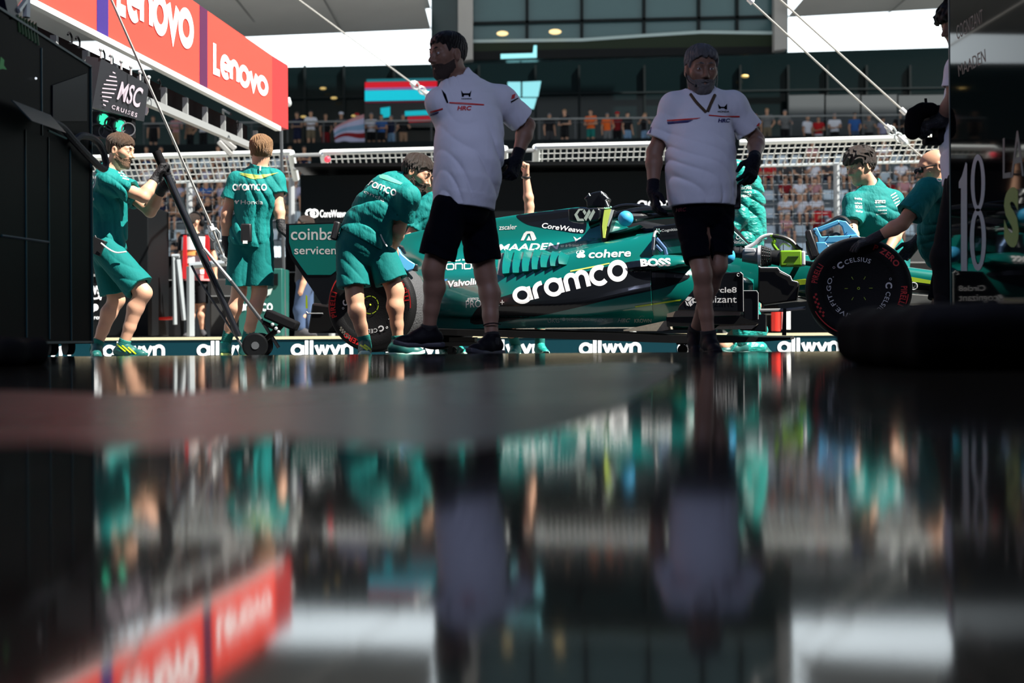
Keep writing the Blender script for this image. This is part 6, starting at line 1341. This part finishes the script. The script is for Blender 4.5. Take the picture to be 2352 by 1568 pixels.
b = MB(); b.box(CP(1845,594,VB),(.03,.125,.105),ax=(CF,CR,Vector((0,0,1)))); b.build('battery_cap', M_tp, bl1, bevel=.01)
b = MB(); b.tube([CP(x,y,VB) for x,y in crom([(1712,570),(1732,560),(1748,546),(1765,540),(1780,541)],5)],.014,10); b.build('front_strut', M_tp, bl1, smooth=True)
b = MB(); b.tube([CP(x,y,VB) for x,y in crom([(1775,541),(1800,546),(1818,555),(1832,570),(1842,576)],5)],.018,10); b.build('handle', M_tb, bl1, smooth=True)
b = MB(); b.tube([CP(x,y,VB) for x,y in crom([(1773,541),(1779,552),(1776,560),(1784,572),(1792,578)],5)],[.012]*5+[.016]*5+[.014]*5+[.012]*6,8); b.box(CP(1779,541,VB),(.06,.03,.014),ax=(CF,CR,Vector((0,0,1)))); b.build('trigger_block', M_lg, bl1, smooth=True)
b = MB(); b.tube([CP(x,y,VB) for x,y in crom([(1790,565),(1800,558),(1815,566)],5)],.008,8); b.tube([CP(1836,571,VB),CP(1842,577,VB),CP(1830,577,VB)],.011,8); b.build('guard', M_tp, bl1, smooth=True)
b = MB(); b.tube([CP(1799,512,.3),CP(1799,585,.3)],.0025,5); o=b.build('antenna', M_tb, car)
VC = .42
bl2 = empty('blue_blower',tuple(CP(1920,600,VC)),'sky blue cordless blower standing on the car behind the front wheel','blower')
M_bt = mat('tool_blue',(.10,.43,.75),.38,spec=.5)
def plate(b,pix,v,th): b.prism([CP(x,y,v) for x,y in pix],CR*-th)
b = MB()
plate(b,[(1866,526),(1876,521),(1888,545),(1884,549),(1874,541)],VC+.04,.08); plate(b,[(1876,541),(1888,543),(1950,540),(1968,538),(1985,550),(1986,556),(1880,558)],VC+.04,.08)
plate(b,[(1874,556),(1896,556),(1914,576),(1908,592),(1892,596),(1878,580)],VC+.045,.09); plate(b,[(1926,505),(1944,508),(1972,541),(1940,542),(1934,520),(1926,514)],VC+.03,.06)
plate(b,[(1874,524),(1926,504),(1929,513),(1884,531)],VC+.035,.07); b.build('body', M_bt, bl2, bevel=.006)
b = MB(); b.tube([CP(x,y,VC) for x,y in crom([(1880,524),(1905,512),(1925,500),(1940,502),(1952,514)],4)],.016,8); b.tube([CP(x,y,VC) for x,y in crom([(1888,544),(1905,542),(1920,536),(1930,540)],4)],.009,6); b.build('grip', M_tb, bl2, smooth=True)
b = MB(); plate(b,[(1849,530),(1862,526),(1882,582),(1876,592),(1866,590),(1850,545)],VC+.05,.10); plate(b,[(1850,552),(1860,556),(1874,594),(1862,598),(1852,575)],VC+.04,.08); b.build('battery', M_tb, bl2, bevel=.01)
b = MB()
for x,y in ((1872,530),(1904,541),(1954,542),(1927,512),(1958,522),(1957,517),(1900,562)): b.ball(tuple(CP(x,y,VC+.042)),.005,8,6)
b.build('screws', M_tb, bl2)
bl3 = empty('blue_blower',tuple(P(920,610,9.15)),'sky blue cordless blower held over the rear tyre by the bending mechanic','blower')
def plp(b,pix,Y,th): b.prism([P(x,y,Y) for x,y in pix],(0,th,0))
b = MB(); plp(b,[(902,558),(912,562),(922,582),(938,596),(954,606),(948,619),(934,624),(918,608),(906,588),(898,572)],8.95,.10); b.build('body', M_bt, bl3, bevel=.008)
b = MB(); plp(b,[(948,604),(960,607),(958,622),(946,621)],8.96,.09); b.build('battery', M_tb, bl3, bevel=.008)
# ---------------- television cameraman, mostly behind the number panel ----------------
Y = 6.85
J = J_(head=P(2205,62,Y),face=(-.95,-.2,-.25),neck=P(2222,135,Y),chest=P(2226,220,Y),waist=P(2226,320,Y),pelvis=P(2222,420,Y),chestf=(-1,-.1,0),pelf=(-1,-.1,0),
 shR=P(2216,158,Y+.20),shL=P(2206,158,Y-.18),elR=P(2190,250,Y+.25),wrR=P(2150,290,Y+.1),elL=P(2188,232,Y-.16),wrL=P(2160,280,Y-.08),hipR=P(2218,430,Y+.1),hipL=P(2212,430,Y-.08),knR=P(2215,600,Y+.1),knL=P(2172,590,Y-.08),anR=foot(2225,Y+.1),anL=foot(2176,Y-.06),toeR=(-1,0,0),toeL=(-1,-.1,0),root=(P(2215,800,Y).x,Y,ground(Y)))
J['shL'],J['shR'],J['elL'],J['elR'],J['wrL'],J['wrR'] = J['shR'],J['shL'],J['elR'],J['elL'],J['wrR'],J['wrL']; J['hipL'],J['hipR'],J['knL'],J['knR'],J['anL'],J['anR']=J['hipR'],J['hipL'],J['knR'],J['knL'],J['anR'],J['anL']
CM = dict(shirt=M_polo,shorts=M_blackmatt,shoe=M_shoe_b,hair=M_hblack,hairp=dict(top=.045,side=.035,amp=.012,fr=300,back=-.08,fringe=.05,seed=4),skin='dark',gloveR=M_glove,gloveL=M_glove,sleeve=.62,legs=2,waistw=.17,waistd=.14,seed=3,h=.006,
 handR=dict(d=(-.9,-.1,-.2),n=(0,.3,-1),side=(-.3,.9,0),curl=.9),handL=dict(d=(-.9,-.1,-.2),n=(0,-.3,-1),side=(-.3,-.9,0),curl=.9))
cmn = human('dark-haired cameraman in white shirt half hidden behind the glossy number panel',CM,J)
tv = empty('television_camera',tuple(P(2150,300,Y)),'black shoulder television camera with a long fuzzy microphone cover','camera')
b = MB(); b.box(P(2160,272,Y),(.16,.14,.13)); b.build('body', M_blackmatt, tv, bevel=.015); b = MB(); b.box(P(2168,312,Y),(.10,.12,.09)); b.box(P(2150,325,Y),(.14,.07,.04)); b.build('base', M_blackmatt, tv, bevel=.01)
fz = [P(x,y,Y-.05) for x,y in ((2097,302),(2098,285),(2102,265),(2118,254),(2138,252))]
def mic(p): return chain(p,[tuple(q) for q in fz],[.046,.050,.050,.046,.040])+.002*np.sin(p[:,0]*300)*np.sin(p[:,2]*280)
sdf_part('windshield', mic, np.min(fz,0)-.08, np.max(fz,0)+.08, .007, mat('fuzzy_black',(.003,.003,.004),.9,spec=.05), tv)
b = MB(); b.tube([P(2127,240,Y),P(2126,226,Y)],.008,6); b.tube([P(2140,256,Y),P(2160,262,Y)],.03,10); b.build('viewfinder_arm', M_blackmatt, tv)
# ---------------- people across the pit lane: marshal and others, then the crowd ----------------
def flat(name,c): return mat('cloth_'+name,c,.8,spec=.2)
CL = dict(white=(.72,.73,.82),black=(.008,.008,.010),navy=(.010,.014,.045),blue=(.03,.11,.35),lblue=(.18,.30,.46),red=(.48,.015,.020),orange=(.75,.13,.02),grey=(.15,.155,.16),khaki=(.15,.12,.08),tan=(.28,.17,.11),lav=(.42,.42,.60),denim=(.05,.08,.15),pink=(.50,.25,.28),teal=(.01,.16,.14),dred=(.2,.01,.015),dgrey=(.05,.05,.055))
CLM = {k:flat(k,v) for k,v in CL.items()}
def recolor(root, top, bot, hair, sk='fair'):
    for ch in root.children:
        n = ch.name.split('.')[0]
        m = {'shirt':CLM.get(top),'shorts':CLM.get(bot),'trousers':CLM.get(bot),'hair':hair,'body':skin(sk),'shoe':CLM['dgrey']}.get(n)
        if m and ch.material_slots: ch.material_slots[0].link = 'OBJECT'; ch.material_slots[0].material = m
def stand_pose(hands, legs=.85):
    a = dict(root=(0,0,0),head=(0,-.02,1.63),face=(0,-1,-.12),neck=(0,.01,1.46),chest=(0,.01,1.27),pelvis=(0,0,.95),chestf=(0,-1,0),pelf=(0,-1,0),shR=(-.18,.01,1.40),shL=(.18,.01,1.40),hipR=(-.09,0,.90),hipL=(.09,0,.90),knR=(-.10,-.02,.49),knL=(.11,-.02,.49),anR=(-.11,.02,.09),anL=(.12,.02,.09),toeR=(-.2,-1,0),toeL=(.25,-1,0))
    a.update(hands); return a
HP = [dict(elR=(-.27,-.02,1.13),wrR=(-.10,-.22,1.08),elL=(.27,-.02,1.13),wrL=(.10,-.24,1.10)), dict(elR=(-.28,-.12,1.17),wrR=(-.25,-.36,1.10),elL=(.28,-.12,1.17),wrL=(.25,-.36,1.10)),
      dict(elR=(-.27,-.16,1.26),wrR=(-.07,-.22,1.50),elL=(.27,-.16,1.26),wrL=(.07,-.22,1.50)), dict(elR=(-.25,.02,1.12),wrR=(-.24,-.05,.86),elL=(.31,.06,1.16),wrL=(.19,.0,.98)), dict(elR=(-.24,.02,1.12),wrR=(-.24,-.06,.86),elL=(.24,.02,1.12),wrL=(.25,-.06,.86))]
LT = dict(lite=True,h=.024,skin='fair',hair=M_hdark,hairp=dict(amp=.002),shoe=CLM['dgrey'],shirt=CLM['white'],shorts=CLM['black'])
PROTO = {}
def spec(kind,k):
    if (kind,k) in PROTO: return copy_tree(PROTO[(kind,k)])
    if kind == 'stand': o = human('spectator', dict(LT, legs=.85 if k%2==0 else 2), stand_pose(HP[k%5]))['root']
    else:
        a = dict(root=(0,0,0),head=(0,-.04,.80),face=(0,-1,-.1),neck=(0,.02,.62),chest=(0,.04,.44),pelvis=(0,.04,.12),chestf=(0,-1,.1),pelf=(0,-1,0),shR=(-.18,.02,.56),shL=(.18,.02,.56),hipR=(-.09,.0,.11),hipL=(.09,.0,.11),knR=(-.13,-.42,.13),knL=(.13,-.42,.13),anR=(-.13,-.42,-.33),anL=(.13,-.42,-.33),toeR=(-.1,-1,0),toeL=(.1,-1,0))
        a.update([dict(elR=(-.26,-.12,.34),wrR=(-.12,-.34,.22),elL=(.26,-.12,.34),wrL=(.12,-.34,.22)), dict(elR=(-.24,-.16,.40),wrR=(-.06,-.20,.62),elL=(.26,-.10,.33),wrL=(.10,-.32,.24)), dict(elR=(-.25,-.1,.33),wrR=(-.02,-.25,.34),elL=(.25,-.1,.33),wrL=(.02,-.26,.36))][k%3])
        o = human('spectator', dict(LT, legs=.9), a)['root']
    o.name = 'spectator'; PROTO[(kind,k)] = o; return o
TERR = [(405,284,'pink','tan','crossing arms','third from the hanging loudspeakers'),(437,284,'tan','black','crossing arms','in the middle under the red sign'),(467,282,'white','black','crossing arms','closest to the hanging loudspeakers'),(352,290,'black','black','','in the shade under the hanging LED board'),
 (683,0,'navy','navy','','right beside the end of the red sign'),(714,0,'white','khaki','','second from the end of the red sign'),(748,0,'black','dred','','behind the flag, at its near edge'),(784,0,'dgrey','black','','in a white cap behind the flag'),(821,0,'lav','black','','in a red cap holding the flag'),(853,0,'white','black','','in front of the striped screens, first of four'),(876,0,'blue','black','','in front of the striped screens, second of four'),(899,0,'navy','lblue','','in front of the striped screens, third of four'),(926,0,'black','tan','','in front of the striped screens, last of four'),
 (1262,0,'black','dgrey','','nearest the bearded man\'s elbow'),(1297,0,'black','black','','second from the bearded man\'s elbow'),(1357,0,'orange','teal','','leaning on the rail, first of the orange pair'),(1395,0,'orange','grey','','leaning on the rail, second of the orange pair'),(1418,0,'dred','black','','in a red cap beside the orange pair'),(1441,0,'black','lblue','','beside the one in the red cap'),(1482,0,'black','lblue','','raising a phone with both hands'),
 (1735,0,'dgrey','black','','just past the grey-haired man\'s sleeve'),(1762,0,'grey','khaki','','wearing a pale badge, by the glass'),(1803,0,'grey','black','','bending low by the glass'),(1855,0,'white','black','','before the pale panels, first of the row'),(1880,0,'red','white','','before the pale panels in white shorts'),(1917,0,'white','black','','before the pale panels, long haired'),(1963,0,'blue','denim','','before the pale panels in jeans'),(1996,0,'grey','black','','before the pale panels behind the cable'),(2028,0,'lav','black','','before the pale panels, arms folded'),(2067,0,'black','black','','before the pale panels beside the camera'),(2142,0,'dgrey','black','','behind the television camera')]
COLN = dict(white='white',black='black',navy='navy',blue='blue',lblue='light blue',red='red',orange='orange',grey='grey',khaki='khaki',tan='tan',lav='lavender',denim='denim',pink='pink',teal='teal',dred='dark red',dgrey='dark grey')
rnd = random.Random(3); HRS = [M_hdark,M_hbrown,M_hblack,M_hblond,M_hgrey]
for i,(px,py,top,bot,_,where) in enumerate(TERR):
    k = 2 if px == 1482 else (0,3,1,4,0)[i%5]
    o = spec('stand',k); Yt = BY+1.0+rnd.random()*.8+(1.2 if px>1840 else 0); x = P(px,300,Yt).x
    o.location = (x,Yt,ZT); o.rotation_euler = (0,0,rnd.uniform(-.5,.5)); s_ = rnd.uniform(.94,1.05); o.scale = (s_,)*3
    tag(o,'%s topped spectator on the terrace, %s'%(COLN[top],where),'person','spectators on the terrace'); recolor(o,top,bot,rnd.choice(HRS),rnd.choice(['fair','tan','tan']))
    if px in (784,821,1418):
        p = o.location+Vector((0,-.03,1.70*s_)); hc_ = MB().ball(tuple(p),(.11,.13,.07),10,6).build('cap', CLM['white'] if px==784 else CLM['red'], None, smooth=True); hc_.data.transform(Matrix.Translation(-p)); hc_.parent = o; hc_.location = (0,-.03,1.70)
fl0 = [P(x,y,BY+.35) for x,y in ((768,292),(800,268),(832,262),(836,275),(838,322),(812,326),(790,318),(772,330))]
b = MB(); n_=10; L=[]
for i in range(n_+1):
    t=i/n_; a=P(766+70*t,296-34*t**.7,BY+.30+.08*math.sin(t*9)); c=P(770+68*t,330-6*math.sin(t*5),BY+.30+.08*math.sin(t*9+1)); L.append((a,c))
fg = empty('draped_flag',tuple(P(800,300,BY+.3)),'pale blue and red striped flag draped over the terrace rail','flag')
for j,(m,s0,s1) in enumerate((('pink',0,.12),('lav',.12,.3),('lblue',.3,.48),('lav',.48,.58),('dred',.58,.75),('lav',.75,1))):
    b = MB(); vs=[]
    for a,c in L: vs += [a.lerp(c,s0),a.lerp(c,s1)]
    b.add(vs,[(2*i,2*i+1,2*i+3,2*i+2) for i in range(n_)]); b.build('stripe', CLM[m], fg, smooth=True)
# grandstand spectators
ORD = ['first','second','third','fourth','fifth','sixth','seventh','eighth','ninth','tenth','eleventh','twelfth','thirteenth','fourteenth']
rowname = ['bottom','second from bottom','third from bottom','third from top','second from top','top']
occ = {}
for (side,r,x,Yr,z) in SEATS:
    left = side < 1000; pxx = PX((x,Yr,z))[0]
    prob = ([.25,.55,.85,.92,.9,.6] if left else [0,.18,.42,.55,.85,.15])[r]
    if rnd.random() > prob: continue
    occ.setdefault((left,r),[]).append((x,Yr,z))
for (left,r),lst in occ.items():
    for k,(x,Yr,z) in enumerate(lst):
        o = spec('sit',rnd.randrange(3)); o.location = (x,Yr,z); o.rotation_euler = (0,0,rnd.uniform(-.35,.35)); s_ = rnd.uniform(.92,1.04); o.scale = (s_,)*3
        top = rnd.choice(['white','lav','navy','blue','white','dgrey','black','lblue','navy','tan','lav'] if left else ['white','white','lav','white','white','dred','dgrey','white','lav','pink','grey'])
        if not left and r==4 and k<2: top='red'
        tag(o,'%s topped spectator in the %s row of the %s stand, %s along'%(COLN[top],rowname[r],'left' if left else 'right',ORD[k%14]),'person','spectators seated in the grandstand'); recolor(o,top,rnd.choice(['black','denim','dgrey','navy']),rnd.choice(HRS),rnd.choice(['fair','tan']))
o = empty('red_banner',tuple(P(1880,505,43.3)),'red banner hung over the front seats of the right hand grandstand','banner'); b = MB(); b.prism([P(x,y,43.3) for x,y in ((1870,484),(1909,484),(1911,500),(1905,500),(1902,495),(1880,495),(1878,508),(1872,508))],(0,.03,0)); b.build('cloth', CLM['red'], o)
# marshal in tabard
Y = 17.9
def at(x,y,d=0): return P(x,y,Y+d)
J = J_(head=at(448,512),face=(.75,.6,-.05),neck=at(448,540),chest=at(450,570),waist=at(450,610),pelvis=at(450,648),chestf=(.5,.8,0),pelf=(.4,.85,0),shR=at(478,550,.0),shL=at(422,550,.05),elR=at(492,592),wrR=at(494,640,-.05),elL=at(416,596),wrL=at(414,640),hipR=at(462,655),hipL=at(440,655),knR=at(464,708),knL=at(442,708),anR=Vector((at(466,760).x,Y,PZ+.10)),anL=Vector((at(440,760).x,Y,PZ+.10)),toeR=(.4,-.9,0),toeL=(-.3,-.9,0),root=(at(450,770).x,Y,PZ))
mr = human('marshal in red and white tabard and black shorts standing behind the steel barrier',dict(LT,h=.012,shirt=CLM['black'],shorts=CLM['black'],legs=.8,sleeve=.6),J)['root']
def tab(y0,y1,m,name='tabard_band',w0=.155,w1=.165):
    zA,zB = at(450,y1).z,at(450,y0).z; c = at(450,(y0+y1)/2); b = MB()
    b.loft([[Vector((c.x+math.cos(t)*w_*1.30,Y+.0+math.sin(t)*w_,z)) for t in [2*math.pi*k/20 for k in range(20)]] for z,w_ in ((zA,w1),(zB,w0))]); b.build(name, m, mr, smooth=True, angle=50)
HV = mat('hi_vis_orange',(.85,.35,.10),.6); WV = mat('tabard_white',(.85,.83,.82),.6)
for y0,y1,m in ((545,575,WV),(575,588,HV),(588,606,WV),(606,618,HV),(618,630,WV),(630,645,mat('tabard_pink',(.62,.22,.22),.6))): tab(y0,y1,m)
for x0,x1 in ((418,430),(468,482)): MB().prism([at(x0+3,540,-.24),at(x1-2,540,-.24),at(x1,640,-.26),at(x0,640,-.26)],(0,.03,0)).build('red_edge', CLM['red'], mr)
for x in (432,464): MB().ball(tuple(at(x,512,-.02)),(.04,.05,.055),10,8).build('ear_defender', M_blackmatt, mr, smooth=True)
b = MB(); b.tube([at(x,y) for x,y in crom([(432,508),(438,493),(448,488),(458,493),(464,508)],4)],.02,6); b.build('headband', M_blackmatt, mr)
Y = 15.2
J = J_(head=P(700,520,Y),face=(-1,0,0),neck=P(702,550,Y),chest=P(702,585,Y),pelvis=P(702,645,Y),chestf=(-1,0,0),pelf=(-1,0,0),shR=P(702,562,Y+.17),shL=P(702,562,Y-.17),elR=P(708,610,Y+.2),wrR=P(696,650,Y+.2),elL=P(708,610,Y-.2),wrL=P(696,650,Y-.2),hipR=P(702,652,Y+.09),hipL=P(700,652,Y-.09),knR=P(706,715,Y+.1),knL=P(688,712,Y-.1),anR=Vector((P(710,760,Y).x,Y+.1,PZ+.1)),anL=Vector((P(694,760,Y).x,Y-.1,PZ+.1)),toeR=(-1,0,0),toeL=(1,-.2,0),root=(P(702,770,Y).x,Y,PZ))
o = human('person in blue jeans and grey shoes standing beyond the rear wing',dict(LT,h=.016,legs=2),J)['root']; recolor(o,'dgrey','denim',M_hdark)
